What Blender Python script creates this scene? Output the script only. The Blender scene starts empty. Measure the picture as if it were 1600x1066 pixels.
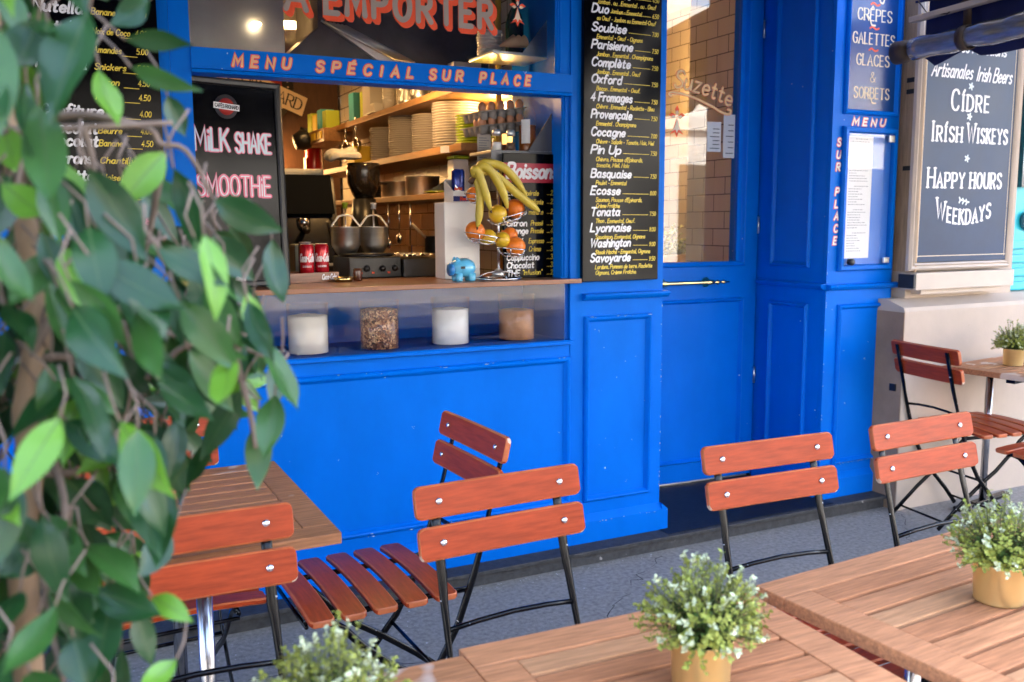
import bpy, bmesh, math, random
from mathutils import Vector, Matrix
R_ = math.radians
C = bpy.context.scene.collection
SC = bpy.context.scene

# ---------------------------------------------------------------- camera, sky, sun, exposure
CAMZ = 1.45
def cam_axes(yaw, pitch, roll):
    cy, sy, cp, sp = math.cos(yaw), math.sin(yaw), math.cos(pitch), math.sin(pitch)
    f = Vector((sy*cp, cy*cp, -sp)); r = Vector((cy, -sy, 0)); u = r.cross(f)
    c, s = math.cos(roll), math.sin(roll)
    return c*r + s*u, -s*r + c*u, f
_r, _u, _f = cam_axes(R_(26.2018), R_(7.4418), R_(-0.2665))
cam_d = bpy.data.cameras.new('camera'); cam = bpy.data.objects.new('camera', cam_d); C.objects.link(cam)
M3 = Matrix((_r, _u, -_f)).transposed()
cam.matrix_world = Matrix.Translation((0, 0, CAMZ)) @ M3.to_4x4()
cam_d.sensor_width = 36; cam_d.lens = 1434/1600*36; cam_d.clip_start = .05; cam_d.clip_end = 400
cam_d.dof.use_dof = True; cam_d.dof.focus_distance = 2.85; cam_d.dof.aperture_fstop = 4.5
SC.camera = cam

W = bpy.data.worlds.new('World'); SC.world = W; W.use_nodes = True
nt = W.node_tree; sky = nt.nodes.new('ShaderNodeTexSky'); sky.sky_type = 'NISHITA'; sky.sun_disc = False
SUN_EL, SUN_AZ = R_(52), R_(25)      # azimuth from +Y (behind the shop) towards +X: the terrace lies in the shade of its own building
sky.sun_elevation = SUN_EL; sky.sun_rotation = SUN_AZ; sky.air_density = .9; sky.dust_density = 4.5; sky.ozone_density = .4
nt.links.new(sky.outputs[0], nt.nodes['Background'].inputs[0]); nt.nodes['Background'].inputs[1].default_value = .15
sun_d = bpy.data.lights.new('sun', 'SUN'); sun_d.energy = 2.5; sun_d.angle = R_(.5); sun_d.color = (1, .94, .84)
sun = bpy.data.objects.new('sun', sun_d); C.objects.link(sun)
sd = Vector((math.sin(SUN_AZ)*math.cos(SUN_EL), math.cos(SUN_AZ)*math.cos(SUN_EL), math.sin(SUN_EL)))
sun.rotation_euler = sd.to_track_quat('Z', 'Y').to_euler(); sun.location = (0, 10, 30)
SC.view_settings.view_transform = 'Standard'; SC.view_settings.look = 'None'
SC.view_settings.exposure = 4.02; SC.view_settings.gamma = 1
SC.cycles.max_bounces = 8; SC.cycles.transparent_max_bounces = 16; SC.cycles.caustics_reflective = False; SC.cycles.caustics_refractive = False

# ---------------------------------------------------------------- materials
def srgb(r, g, b):
    f = lambda c: (c/255/12.92 if c/255 <= .04045 else ((c/255+.055)/1.055)**2.4)
    return (f(r), f(g), f(b), 1)
class NT:
    def __init__(s, m): s.t = m.node_tree; s.n = s.t.nodes
    def add(s, ty, **kw):
        n = s.n.new(ty)
        for k, v in kw.items():
            if k.startswith('i_'):
                k = k[2:]; n.inputs[int(k) if k.isdigit() else k.replace('_', ' ')].default_value = v
            else: setattr(n, k, v)
        return n
    def ln(s, a, b): s.t.links.new(a, b)
MATS = {}
def mat(name, col, rough=.5, metal=0, var=0, vscale=8, stretch=(1,1,1), bump=0, bscale=60, coat=0, spec=.5, chips=None, chipscale=60, chipthr=.72, col2=None, emit=None, sss=0, trans=0, coords='Object', roughvar=0):
    if name in MATS: return MATS[name]
    m = bpy.data.materials.new(name); m.use_nodes = True; N = NT(m); b = N.n['Principled BSDF']
    c = tuple(col[:3])+(1,)
    b.inputs['Base Color'].default_value = c; b.inputs['Roughness'].default_value = rough; b.inputs['Metallic'].default_value = metal
    b.inputs['Coat Weight'].default_value = coat; b.inputs['Coat Roughness'].default_value = .12; b.inputs['Specular IOR Level'].default_value = spec
    b.inputs['Transmission Weight'].default_value = trans
    if emit: b.inputs['Emission Color'].default_value = tuple(emit[:3])+(1,); b.inputs['Emission Strength'].default_value = emit[3]
    if sss: b.inputs['Subsurface Weight'].default_value = sss; b.inputs['Subsurface Radius'].default_value = (.01, .006, .003)
    if var or bump or chips or roughvar:
        tc = N.add('ShaderNodeTexCoord'); mp = N.add('ShaderNodeMapping'); N.ln(tc.outputs[coords], mp.inputs[0]); mp.inputs['Scale'].default_value = stretch
        out = None
        if var or roughvar:
            no = N.add('ShaderNodeTexNoise', i_Scale=vscale, i_Detail=6, i_Roughness=.62); N.ln(mp.outputs[0], no.inputs['Vector'])
        if var:
            mx = N.add('ShaderNodeMix', data_type='RGBA'); 
            c2 = tuple(col2[:3])+(1,) if col2 else tuple(min(1, x*(1+var)) for x in c[:3])+(1,)
            c1 = c if col2 else tuple(x*(1-var) for x in c[:3])+(1,)
            mx.inputs[6].default_value = c1; mx.inputs[7].default_value = c2
            mr = N.add('ShaderNodeMapRange', i_1=.3, i_2=.7); N.ln(no.outputs[0], mr.inputs[0]); N.ln(mr.outputs[0], mx.inputs[0]); out = mx.outputs[2]
        if roughvar:
            m2 = N.add('ShaderNodeMapRange', i_1=.3, i_2=.7, i_3=max(0, rough-roughvar), i_4=min(1, rough+roughvar)); N.ln(no.outputs[0], m2.inputs[0]); N.ln(m2.outputs[0], b.inputs['Roughness'])
        if chips:
            n2 = N.add('ShaderNodeTexNoise', i_Scale=chipscale, i_Detail=2); N.ln(tc.outputs[coords], n2.inputs['Vector'])
            th = N.add('ShaderNodeMapRange', i_1=chipthr, i_2=chipthr+.02); N.ln(n2.outputs[0], th.inputs[0])
            mx2 = N.add('ShaderNodeMix', data_type='RGBA'); mx2.inputs[7].default_value = tuple(chips[:3])+(1,)
            if out: N.ln(out, mx2.inputs[6])
            else: mx2.inputs[6].default_value = c
            N.ln(th.outputs[0], mx2.inputs[0]); out = mx2.outputs[2]
        if out: N.ln(out, b.inputs['Base Color'])
        if bump:
            n3 = N.add('ShaderNodeTexNoise', i_Scale=bscale, i_Detail=4); N.ln(mp.outputs[0], n3.inputs['Vector'])
            bp = N.add('ShaderNodeBump', i_Strength=bump, i_Distance=.01); N.ln(n3.outputs[0], bp.inputs['Height']); N.ln(bp.outputs[0], b.inputs['Normal'])
    MATS[name] = m; return m
def glass_mat(name, tint=(1,1,1), ior=1.5, boost=1.0, rough=0):
    if name in MATS: return MATS[name]
    m = bpy.data.materials.new(name); m.use_nodes = True; N = NT(m); N.n.remove(N.n['Principled BSDF']); o = N.n['Material Output']
    t = N.add('ShaderNodeBsdfTransparent'); t.inputs[0].default_value = tuple(tint)+(1,)
    g = N.add('ShaderNodeBsdfGlossy', i_Roughness=rough); f = N.add('ShaderNodeFresnel', i_IOR=ior); ge = N.add('ShaderNodeNewGeometry'); io = N.add('ShaderNodeMapRange', i_1=0, i_2=1, i_3=ior, i_4=1/ior); N.ln(ge.outputs['Backfacing'], io.inputs[0]); N.ln(io.outputs[0], f.inputs['IOR'])
    ml = N.add('ShaderNodeMath', operation='MULTIPLY', i_1=boost, use_clamp=True); N.ln(f.outputs[0], ml.inputs[0])
    x = N.add('ShaderNodeMixShader'); N.ln(ml.outputs[0], x.inputs[0]); N.ln(t.outputs[0], x.inputs[1]); N.ln(g.outputs[0], x.inputs[2]); N.ln(x.outputs[0], o.inputs[0])
    MATS[name] = m; return m

BLUE = mat('blue_paint', (.0, .138, .62), .33, var=.09, vscale=2.2, stretch=(1.6,1.6,.7), bump=.03, bscale=70, coat=0, spec=.07, chips=(.55,.6,.68), chipscale=46, chipthr=.775, roughvar=.03)
NAVY = mat('navy_panel', (.004, .050, .21), .24, coat=.08, spec=.35, var=.1, vscale=4)
BLACKBOARD = mat('black_lacquer', (.002, .002, .0028), .14, coat=0, spec=.16, var=.3, vscale=5, roughvar=.04)
WHITE = mat('white_lettering', (.82, .82, .86), .5)
YELLOW = mat('yellow_lettering', (.80, .60, .06), .5)
PEACH = mat('peach_lettering', (.78, .42, .22), .5)
REDLINE = mat('red_lettering', (.80, .075, .015), .5)
SHADEDWHITE = mat('shaded_white_lettering', (.33, .27, .235), .55)  # white paint with the shade on it mixed into the colour
PINK = mat('pink_lettering', (.80, .20, .30), .5)
CREAMLET = mat('cream_lettering', (.75, .62, .45), .5)
PALEBLUE = mat('pale_blue_lettering', (.62, .74, .80), .5)
BLACKMETAL = mat('black_metal', (.002, .002, .003), .24, metal=0, coat=0, spec=.25, var=.3, vscale=20, chips=(.5,.5,.5), chipscale=55, chipthr=.74)
CHROME = mat('chrome', (.72, .72, .74), .14, metal=1)
STEEL = mat('brushed_steel', (.72, .72, .72), .38, metal=1, var=.08, vscale=6, stretch=(1,1,14))
BRASS = mat('brass', (.85, .62, .26), .18, metal=1, var=.08, vscale=20)
GOLD = mat('gold_tin', (.98, .78, .36), .34, metal=.88, var=.05, vscale=14)
REDWOOD = mat('red_varnished_wood', (.36, .046, .011), .38, coat=.02, spec=.20, var=.28, vscale=9, stretch=(1.2, 12, 12), chips=(.72,.45,.28), chipscale=38, chipthr=.80)
TEAK = mat('teak_wood', (.52, .225, .10), .55, spec=.25, var=.30, vscale=10, stretch=(1.1, 14, 14), bump=.12, bscale=18, chips=(.48,.34,.24), chipscale=9, chipthr=.78)
TEAK2 = mat('teak_wood_dark_plank', (.46, .19, .082), .56, spec=.25, var=.30, vscale=11, stretch=(1.1, 14, 14), bump=.12, bscale=18)
TEAK3 = mat('teak_wood_pale_plank', (.51, .25, .115), .58, spec=.25, var=.26, vscale=9, stretch=(1.1, 14, 14), bump=.14, bscale=18, chips=(.62,.46,.34), chipscale=6, chipthr=.70)
TEAKWORN = mat('worn_teak_wood', (.42, .18, .078), .6, spec=.25, var=.34, vscale=9, stretch=(1.1, 14, 14), bump=.16, bscale=18, chips=(.60,.44,.34), chipscale=5, chipthr=.62)
COUNTERWOOD = mat('walnut_counter_wood', (.26, .10, .045), .35, coat=.2, var=.35, vscale=8, stretch=(1, 14, 14))
SHELFWOOD = mat('shelf_oak', (.30, .145, .05), .5, var=.25, vscale=6, stretch=(9, 1, 9))
PANELWOOD = mat('pine_panelling', (.36, .17, .055), .5, var=.25, vscale=5, stretch=(8, 8, .8))
ASPHALT = mat('asphalt', (.265, .245, .222), .92, spec=.15, var=.30, vscale=52, bump=.5, bscale=240, chips=(.36,.36,.36), chipscale=150, chipthr=.70, coords='Object')
GRANITE = mat('dark_granite', (.045, .045, .046), .6, spec=.25, var=.35, vscale=30, bump=.15, bscale=80, chips=(.3,.29,.27), chipscale=30, chipthr=.74)
SLATE = mat('slate_threshold', (.010, .012, .015), .5, spec=.2, var=.4, vscale=14, bump=.1, bscale=60)
SLATEDGE = mat('worn_slat_edge', (.52, .13, .04), .45, var=.25, vscale=14)
SLATCHIP = mat('bare_wood_chip', (.68, .50, .36), .7)
CREAM = mat('cream_render', (.48, .385, .305), .75, var=.09, vscale=3, bump=.08, bscale=120, chips=(.33,.26,.2), chipscale=9, chipthr=.76)
CREAMTRIM = mat('cream_painted_wood', (.52, .43, .35), .5, var=.07, vscale=6)
OAKTRIM = mat('weathered_oak', (.42, .28, .165), .6, var=.3, vscale=7, stretch=(10, 10, .8))
DARKNAVYCLOTH = mat('navy_canvas', (.004, .010, .085), .8, var=.2, vscale=12)
WHITEPAPER = mat('white_paper', (.80, .80, .80), .6)
WHITEPL = mat('white_card', (.82, .80, .78), .5)
INK = mat('dark_ink', (.03, .03, .035), .6)
CERAMIC = mat('grey_stoneware', (.48, .45, .43), .25, coat=.3)
LIMECER = mat('lime_green_stoneware', (.33, .45, .015), .25, coat=.4)
BLACKPL = mat('black_plastic', (.012, .012, .013), .35)
WHITECER = mat('white_porcelain', (.78, .77, .74), .2, coat=.4)
CARTON = mat('grey_egg_carton', (.30, .27, .245), .9, var=.15, vscale=30)
EGG = mat('brown_egg_shell', (.58, .27, .15), .45)
DARKWOOD = mat('dark_wood', (.07, .03, .014), .5, var=.3, vscale=8, stretch=(8,8,1))
GLASS = glass_mat('window_glass', (.995, .995, .995), 1.5, .75)
DOORGLASS = glass_mat('door_glass', (.97, .98, .98), 1.5, 1.35)
CLEARGL = glass_mat('clear_glassware', (.995, .995, .995), 1.4, .8)
def tile_mat(name, col, mortar, w=.2, h=.1, axis='YZ'):
    m = bpy.data.materials.new(name); m.use_nodes = True; N = NT(m); b = N.n['Principled BSDF']; b.inputs['Roughness'].default_value = .22; b.inputs['Coat Weight'].default_value = .3
    tc = N.add('ShaderNodeTexCoord'); sp = N.add('ShaderNodeSeparateXYZ'); cb = N.add('ShaderNodeCombineXYZ'); N.ln(tc.outputs['Object'], sp.inputs[0])
    N.ln(sp.outputs[1 if axis == 'YZ' else 0], cb.inputs[0]); N.ln(sp.outputs[2], cb.inputs[1])
    br = N.add('ShaderNodeTexBrick', i_Scale=1, i_Mortar_Size=.003, i_Brick_Width=w, i_Row_Height=h, i_Mortar_Smooth=.2); br.offset = .5
    br.inputs['Color1'].default_value = col+(1,); br.inputs['Color2'].default_value = tuple(x*.93 for x in col)+(1,); br.inputs['Mortar'].default_value = mortar+(1,)
    N.ln(cb.outputs[0], br.inputs[0]); N.ln(br.outputs['Color'], b.inputs['Base Color'])
    bp = N.add('ShaderNodeBump', i_Strength=.4, i_Distance=.004, invert=True); N.ln(br.outputs['Fac'], bp.inputs['Height']); N.ln(bp.outputs[0], b.inputs['Normal'])
    return m
TILE = tile_mat('cream_metro_tile', (.62, .56, .47), (.10, .08, .06))

# ---------------------------------------------------------------- mesh builder
class MB:
    def __init__(s): s.v = []; s.f = []; s.mi = []; s.sm = []; s.m = 0; s.smooth = False
    def raw(s, vs, fs, smooth=None):
        o = len(s.v); s.v += [tuple(v) for v in vs]
        sm = s.smooth if smooth is None else smooth
        for f in fs: s.f.append([i+o for i in f]); s.mi.append(s.m); s.sm.append(sm)
        return s
    def box(s, x0, x1, y0, y1, z0, z1, bev=0, X=None):
        if bev:
            bm = bmesh.new(); bmesh.ops.create_cube(bm, size=1, matrix=Matrix.Translation(((x0+x1)/2, (y0+y1)/2, (z0+z1)/2)) @ Matrix.Diagonal((abs(x1-x0), abs(y1-y0), abs(z1-z0), 1)))
            bmesh.ops.bevel(bm, geom=bm.edges[:], offset=bev, segments=2, affect='EDGES', profile=.6)
            return s.bm(bm, X)
        vs = [Vector((x, y, z)) for z in (z0, z1) for y in (y0, y1) for x in (x0, x1)]
        if X: vs = [X @ v for v in vs]
        return s.raw(vs, [(0,2,3,1),(4,5,7,6),(0,1,5,4),(2,6,7,3),(0,4,6,2),(1,3,7,5)])
    def bm(s, bm, X=None, smooth=None):
        if X: bm.transform(X)
        bm.verts.index_update(); s.raw([v.co[:] for v in bm.verts], [[v.index for v in f.verts] for f in bm.faces], smooth); bm.free(); return s
    def sphere(s, c, r, u=16, v=10, sc=(1,1,1), X=None):
        bm = bmesh.new(); bmesh.ops.create_uvsphere(bm, u_segments=u, v_segments=v, radius=r, matrix=Matrix.Translation(c) @ (X or Matrix()) @ Matrix.Diagonal(tuple(sc)+(1,)))
        return s.bm(bm, None, True)
    def lathe(s, prof, c=(0,0,0), seg=24, X=None, smooth=True, cap=True):
        vs = []; fs = []; n = len(prof); c = Vector(c)
        for i in range(seg):
            a = 2*math.pi*i/seg
            for r, z in prof:
                p = Vector((r*math.cos(a), r*math.sin(a), z)); p = X @ p if X else p; vs.append(p+c)
        for i in range(seg):
            j = (i+1) % seg
            for k in range(n-1): fs.append((i*n+k, j*n+k, j*n+k+1, i*n+k+1))
        if cap:
            if prof[0][0] > 1e-6: fs.append([i*n for i in range(seg)][::-1])
            if prof[-1][0] > 1e-6: fs.append([i*n+n-1 for i in range(seg)])
        return s.raw(vs, fs, smooth)
    def tube(s, pts, r, seg=8, closed=False, up=None, cap=True, smooth=True, flat=1.0):
        """sweep an ellipse (r, r*flat) along pts; r may be a list of radii or (a, b) pairs"""
        pts = [Vector(p) for p in pts]; n = len(pts); vs = []; fs = []
        rr = r if isinstance(r, (list, tuple)) else [r]*n
        prev = None
        for i, p in enumerate(pts):
            a = pts[(i-1) % n] if (closed or i > 0) else p; b = pts[(i+1) % n] if (closed or i < n-1) else p
            t = (b-a).normalized()
            if up is not None: x = Vector(up); x = (x - t*x.dot(t))
            elif prev is not None: x = prev - t*prev.dot(t)
            else: x = Vector((0,0,1)).cross(t) if abs(t.z) < .9 else Vector((1,0,0))
            x = x - t*x.dot(t); x.normalize(); prev = x; y = t.cross(x)
            q = rr[i]; qa, qb = q if isinstance(q, (tuple, list)) else (q, q*flat)
            for k in range(seg):
                an = 2*math.pi*(k+.5)/seg; vs.append(p + x*qa*math.cos(an) + y*qb*math.sin(an))
        m = n if closed else n-1
        for i in range(m):
            for k in range(seg):
                j = (i+1) % n; l = (k+1) % seg; fs.append((i*seg+k, i*seg+l, j*seg+l, j*seg+k))
        if cap and not closed: fs.append(list(range(seg))[::-1]); fs.append([(n-1)*seg+k for k in range(seg)])
        return s.raw(vs, fs, smooth)
    def prism(s, poly, axis, a, b, X=None):
        """extrude polygon (2-D) along axis from a to b"""
        mk = {'x': lambda p, t: (t, p[0], p[1]), 'y': lambda p, t: (p[0], t, p[1]), 'z': lambda p, t: (p[0], p[1], t)}[axis]
        n = len(poly); vs = [Vector(mk(p, a)) for p in poly] + [Vector(mk(p, b)) for p in poly]
        if X: vs = [X @ v for v in vs]
        return s.raw(vs, [list(range(n))[::-1], list(range(n, 2*n))] + [(i, (i+1) % n, n+(i+1) % n, n+i) for i in range(n)])
    def ring(s, x0, x1, z0, z1, w, prof, X=None):
        """mitred moulding round a rectangle in the XZ plane, -Y outwards; prof = [(t 0..1 across the width, proud)]"""
        vs = []; fs = []; n = len(prof)
        for (cx, cz, sx, sz) in ((x0, z0, 1, 1), (x1, z0, -1, 1), (x1, z1, -1, -1), (x0, z1, 1, -1)):
            for t, h in prof: 
                v = Vector((cx+sx*t*w, -h, cz+sz*t*w)); vs.append(X @ v if X else v)
        for c in range(4):
            d = (c+1) % 4
            for k in range(n-1): fs.append((c*n+k, d*n+k, d*n+k+1, c*n+k+1))
        return s.raw(vs, fs)
    def build(s, name, mats, parent=None, loc=None, rotz=0, autosmooth=False):
        me = bpy.data.meshes.new(name); me.from_pydata(s.v, [], s.f)
        for m in (mats if isinstance(mats, (list, tuple)) else [mats]): me.materials.append(m)
        me.polygons.foreach_set('material_index', s.mi); me.polygons.foreach_set('use_smooth', s.sm); me.update()
        bm = bmesh.new(); bm.from_mesh(me); bmesh.ops.recalc_face_normals(bm, faces=bm.faces); bm.to_mesh(me); bm.free()
        o = bpy.data.objects.new(name, me); C.objects.link(o)
        if parent: o.parent = parent
        if loc: o.location = loc
        o.rotation_euler.z = rotz
        return o
PROF = [(0, 0), (.0, .008), (.18, .016), (.42, .020), (.62, .017), (.82, .007), (1, .003), (1, 0)]
def tag(o, label=None, cat=None, group=None, kind=None):
    if label: o['label'] = label
    if cat: o['category'] = cat
    if group: o['group'] = group
    if kind: o['kind'] = kind
    return o
def thing(name, label, cat, loc=(0,0,0), rotz=0, group=None):
    o = bpy.data.objects.new(name, None); C.objects.link(o); o.location = loc; o.rotation_euler.z = rotz; o.empty_display_size = .05
    return tag(o, label, cat, group)
KIDS = {}
def copy_tree(o, parent=None):
    c = o.copy(); C.objects.link(c)
    if parent: c.parent = parent; c.matrix_parent_inverse = o.matrix_parent_inverse
    for ch in list(o.children): copy_tree(ch, c)
    return c
def Rz(a): return Matrix.Rotation(a, 4, 'Z')
def Rx(a): return Matrix.Rotation(a, 4, 'X')
def Ry(a): return Matrix.Rotation(a, 4, 'Y')
def Tr(*a): return Matrix.Translation(a)

# ---------------------------------------------------------------- brush lettering: a stroke alphabet
_bowl = '~4.9,4.6 3.6,5.9 2,6 .7,4.9 .3,3 .8,1 2.2,0 3.6,.4 4.9,2'
GL = {
'A':'0,0 3.5,10 7,0|1.2,3.6 5.8,3.6','B':'0,0 0,10|~0,10 4,10 5.6,8.8 5.4,6.5 4,5.4 .4,5.3|~.4,5.2 4.5,5.1 6.2,4 6.2,1.4 4.5,0 .2,0',
'C':'~6.5,8.2 5.2,9.7 3.2,10 1,8.6 .1,5 1,1.4 3.2,0 5.2,.3 6.5,1.9','D':'0,0 0,10|~0,10 3.5,9.8 6.2,8 6.9,5 6.2,2 3.5,.2 .2,0',
'E':'5.3,10 0,10 0,0 5.5,0|.4,5.2 4.6,5.2','F':'5.5,10 0,10 0,0|.4,5.2 4.6,5.2','G':'~6.5,8.2 5.2,9.7 3.2,10 1,8.6 .1,5 1,1.4 3.2,0 5.2,.3 6.5,1.9|6.5,1.6 6.5,4.6 4,4.6',
'H':'0,0 0,10|6.8,0 6.8,10|.4,5.2 6.4,5.2','I':'1.2,0 1.2,10','J':'~4,10 4,3 3.2,.6 1.5,0 0,1.2','K':'0,0 0,10|6,10 .4,4.6|2,6 6.4,0','L':'0,10 0,0 5.2,0',
'M':'0,0 .7,10 4.2,3 7.7,10 8.4,0','N':'0,0 0,10 6.6,0 6.6,10','O':'~3.7,10 1.1,8.6 .1,5 1.1,1.4 3.7,0 6.3,1.4 7.3,5 6.3,8.6 3.9,10',
'P':'0,0 0,10|~.2,10 4,10 5.8,8.8 5.8,6 4,4.8 .4,4.7','Q':'~3.7,10 1.1,8.6 .1,5 1.1,1.4 3.7,0 6.3,1.4 7.3,5 6.3,8.6 3.9,10|4.5,2.5 7.2,-.8','R':'0,0 0,10|~.2,10 4,10 5.8,8.8 5.8,6.2 4,5 .4,4.9|3,4.6 6.4,0',
'S':'~6,8.4 4.6,9.8 2.6,10 .8,8.9 .6,7 2,5.7 4.6,4.6 6,3 5.6,1.1 3.6,0 1.6,.2 .2,1.8','T':'0,10 7,10|3.5,9.6 3.5,0','U':'~0,10 0,3.5 1,.8 3.3,0 5.6,.8 6.6,3.5 6.6,10','V':'0,10 3.5,0 7,10',
'W':'0,10 2.6,0 5,8.4 7.4,0 10,10','X':'0,0 6.5,10|0,10 6.5,0','Y':'0,10 3.4,5 6.8,10|3.4,4.8 3.4,0','Z':'0,10 6.2,10 0,0 6.4,0',
'&':'~7,0 2.2,6.4 1.6,8.4 3,10 4.5,8.8 4,6.8 1,4.2 .2,2 1.4,.2 3.6,0 5.6,1.6 6.8,4.4',
'a':_bowl+'|~5,6 4.9,2 5.1,.5 5.9,.2','b':'0,10 0,.2|~.2,3.6 1.2,5.6 2.8,6 4.6,5 5,3 4.4,.8 2.6,0 .9,.4 .1,1.6','c':'~4.6,4.8 3.2,6 1.2,5.2 .2,3 1.2,.7 3,0 4.8,1.2','d':_bowl+'|5,10 5,.1',
'e':'~.5,3 4.6,3.3 4.3,5.2 2.7,6 1,5.1 .2,3 1,.7 2.8,0 4.8,1.2','f':'~4.4,9.4 3.2,10 2,8.8 1.8,6 1.8,0|.2,5.8 3.8,5.8','g':_bowl+'|~5,6 5,-.8 4.2,-2.6 2.4,-3.1 .7,-2.2','h':'0,10 0,0|~.2,3.4 1.4,5.6 3.2,6 4.4,4.8 4.6,3 4.6,0',
'i':'.3,6 .3,0|.3,8.2 .3,8.9','j':'~1.5,6 1.5,-1.6 .8,-3 -.6,-2.8','k':'0,10 0,0|4.2,6 .3,2.7|1.5,3.7 4.6,0','l':'~.3,10 .3,1 1.2,.1','m':'0,6 0,0|~.2,3.6 1.2,5.6 2.6,6 3.4,4.8 3.5,3 3.5,0|~3.7,3.6 4.7,5.6 6,6 6.9,4.8 7,3 7,0',
'n':'0,6 0,0|~.2,3.4 1.4,5.6 3,6 4.2,4.8 4.4,3 4.4,0','o':'~2.6,6 .9,5.1 .2,3 .9,.9 2.6,0 4.3,.9 5,3 4.3,5.1 2.8,6','p':'0,6 0,-3|~.2,3.6 1.2,5.6 2.8,6 4.6,5 5,3 4.4,.8 2.6,0 .9,.4 .2,1.6','q':_bowl+'|5,6 5,-3',
'r':'0,6 0,0|~.2,3.4 1,5.3 2.4,6 3.6,5.5','s':'~4,5 2.6,6 .9,5.3 .8,3.9 2.4,3.1 4,2.2 3.8,.6 2.2,0 .3,.9','t':'~1.6,8.8 1.6,1.5 2.4,.1 3.8,.6|.1,6 3.6,6','u':'~0,6 0,2 .7,.4 2.2,0 3.8,1 4.6,3|4.6,6 4.7,1 5.4,.1',
'v':'0,6 2.3,0 4.6,6','w':'0,6 1.8,0 3.5,5 5.2,0 7,6','x':'0,6 4.4,0|4.4,6 0,0','y':'0,6 2.5,.4|4.9,6 2.2,-2 .6,-3','z':'0,6 4.4,6 0,0 4.6,0',
'0':'~2.8,10 .8,8.4 .1,5 .8,1.6 2.8,0 4.8,1.6 5.5,5 4.8,8.4 3,10','1':'.2,7.8 2.2,10 2.2,0','2':'~.4,7.8 1.2,9.6 3,10 4.8,9 4.8,6.8 2.6,3.4 .1,.1|.3,0 5.4,0','3':'~.4,8.8 2.2,10 4.6,9.2 4.6,6.8 2.4,5.4 4.8,4.4 5.2,1.8 3.2,0 .8,.4 .1,1.6',
'4':'3.8,0 3.8,10 0,3 5.6,3','5':'4.8,10 .8,10 .5,5.6|~.5,5.5 2.8,6.2 4.9,4.8 4.8,1.6 2.8,0 .2,.8','6':'~4.6,9.6 2.4,8.4 .6,5 .4,2.2 2.2,0 4.4,.8 5,3.2 3.6,5.2 1.6,5 .6,3.4','7':'.1,10 5.4,10 1.8,0','8':'~2.8,5.4 .8,7 1,9 2.8,10 4.6,9 4.8,7 2.8,5.2 .5,3.4 .6,1.2 2.8,0 5,1.2 5.1,3.4 3,5.3','9':'~.8,.4 3,1.6 4.9,5 5.1,7.8 3.2,10 1,9.2 .5,6.8 1.9,4.8 3.9,5 4.9,6.6',
'.':'.4,0 .4,.7','·':'.4,3.4 .4,4.2',',':'.6,.7 .1,-1.2',"'":'.4,10 .2,8','-':'0,4 3,4','"':'.2,10 .1,8.4|1.4,10 1.3,8.4','~':'~0,4.4 1.8,5.6 4.2,4.2 6,5.4','/':'0,0 4,10','€':'~6,8.6 4.6,9.8 3,10 1.4,8 1,5 1.4,2 3,0 4.6,.2 6,1.4|0,6 4,6|0,4.2 4,4.2','*':'~2,8 3,9.4 4,8 5.4,7 4,6 3,4.6 2,6 .6,7 1.8,8','_':'0,3.4 10,3.4',
}
ACC = {'é':'e´','è':'e`','ê':'e^','à':'a`','ç':'c¸','î':'i^','É':'E´','Ê':'E^','Í':'I´','í':'i´','û':'u^','ô':'o^','È':'E`'}
def _marks(k, w, top):
    m = w/2
    return {'´':[[(m-.3,top+1),(m+1.4,top+3)]], '`':[[(m-1.2,top+3),(m+.4,top+1)]], '^':[[(m-1.5,top+1),(m,top+2.8),(m+1.5,top+1)]], '¸':[[(m+.2,-.2),(m+.8,-1.4),(m-.6,-2.4)]]}[k]
def _crom(p, sub):
    out = []
    n = len(p)
    for i in range(n-1):
        a, b, c, d = p[max(i-1,0)], p[i], p[i+1], p[min(i+2,n-1)]
        for k in range(sub):
            t = k/sub; t2 = t*t; t3 = t2*t
            out.append(tuple(.5*(2*b[q]+(c[q]-a[q])*t+(2*a[q]-5*b[q]+4*c[q]-d[q])*t2+(3*b[q]-a[q]-3*c[q]+d[q])*t3) for q in (0,1)))
    out.append(p[-1]); return out
_cache = {}
def glyph(ch, sub):
    if (ch, sub) in _cache: return _cache[ch, sub]
    base, mk = (ACC[ch][0], ACC[ch][1]) if ch in ACC else (ch, None)
    src = GL.get(base, '0,0 4,0'); st = []
    for s in src.split('|'):
        sm = s[0] == '~'; p = [tuple(float(x) for x in q.split(',')) for q in s.lstrip('~').split()]
        st.append((_crom(p, sub) if sm else p, sm))
    if mk in ('´','^','`') and base == 'i': st = st[:1]
    w = max(q[0] for s, _ in st for q in s)
    if base == 'I': w = 2.4
    if mk: st += [(m, False) for m in _marks(mk, w, 10 if base.isupper() or base == 'I' else 6)]
    _cache[ch, sub] = (st, w); return st, w
class Plane:
    """a flat place to paint on: origin, right, up, outward normal"""
    def __init__(s, o, r=(1,0,0), u=(0,0,1), n=(0,-1,0)): s.o, s.r, s.u, s.n = Vector(o), Vector(r), Vector(u), Vector(n)
    def __call__(s, a, b, d=0): return s.o + s.r*a + s.u*b + s.n*d
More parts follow.
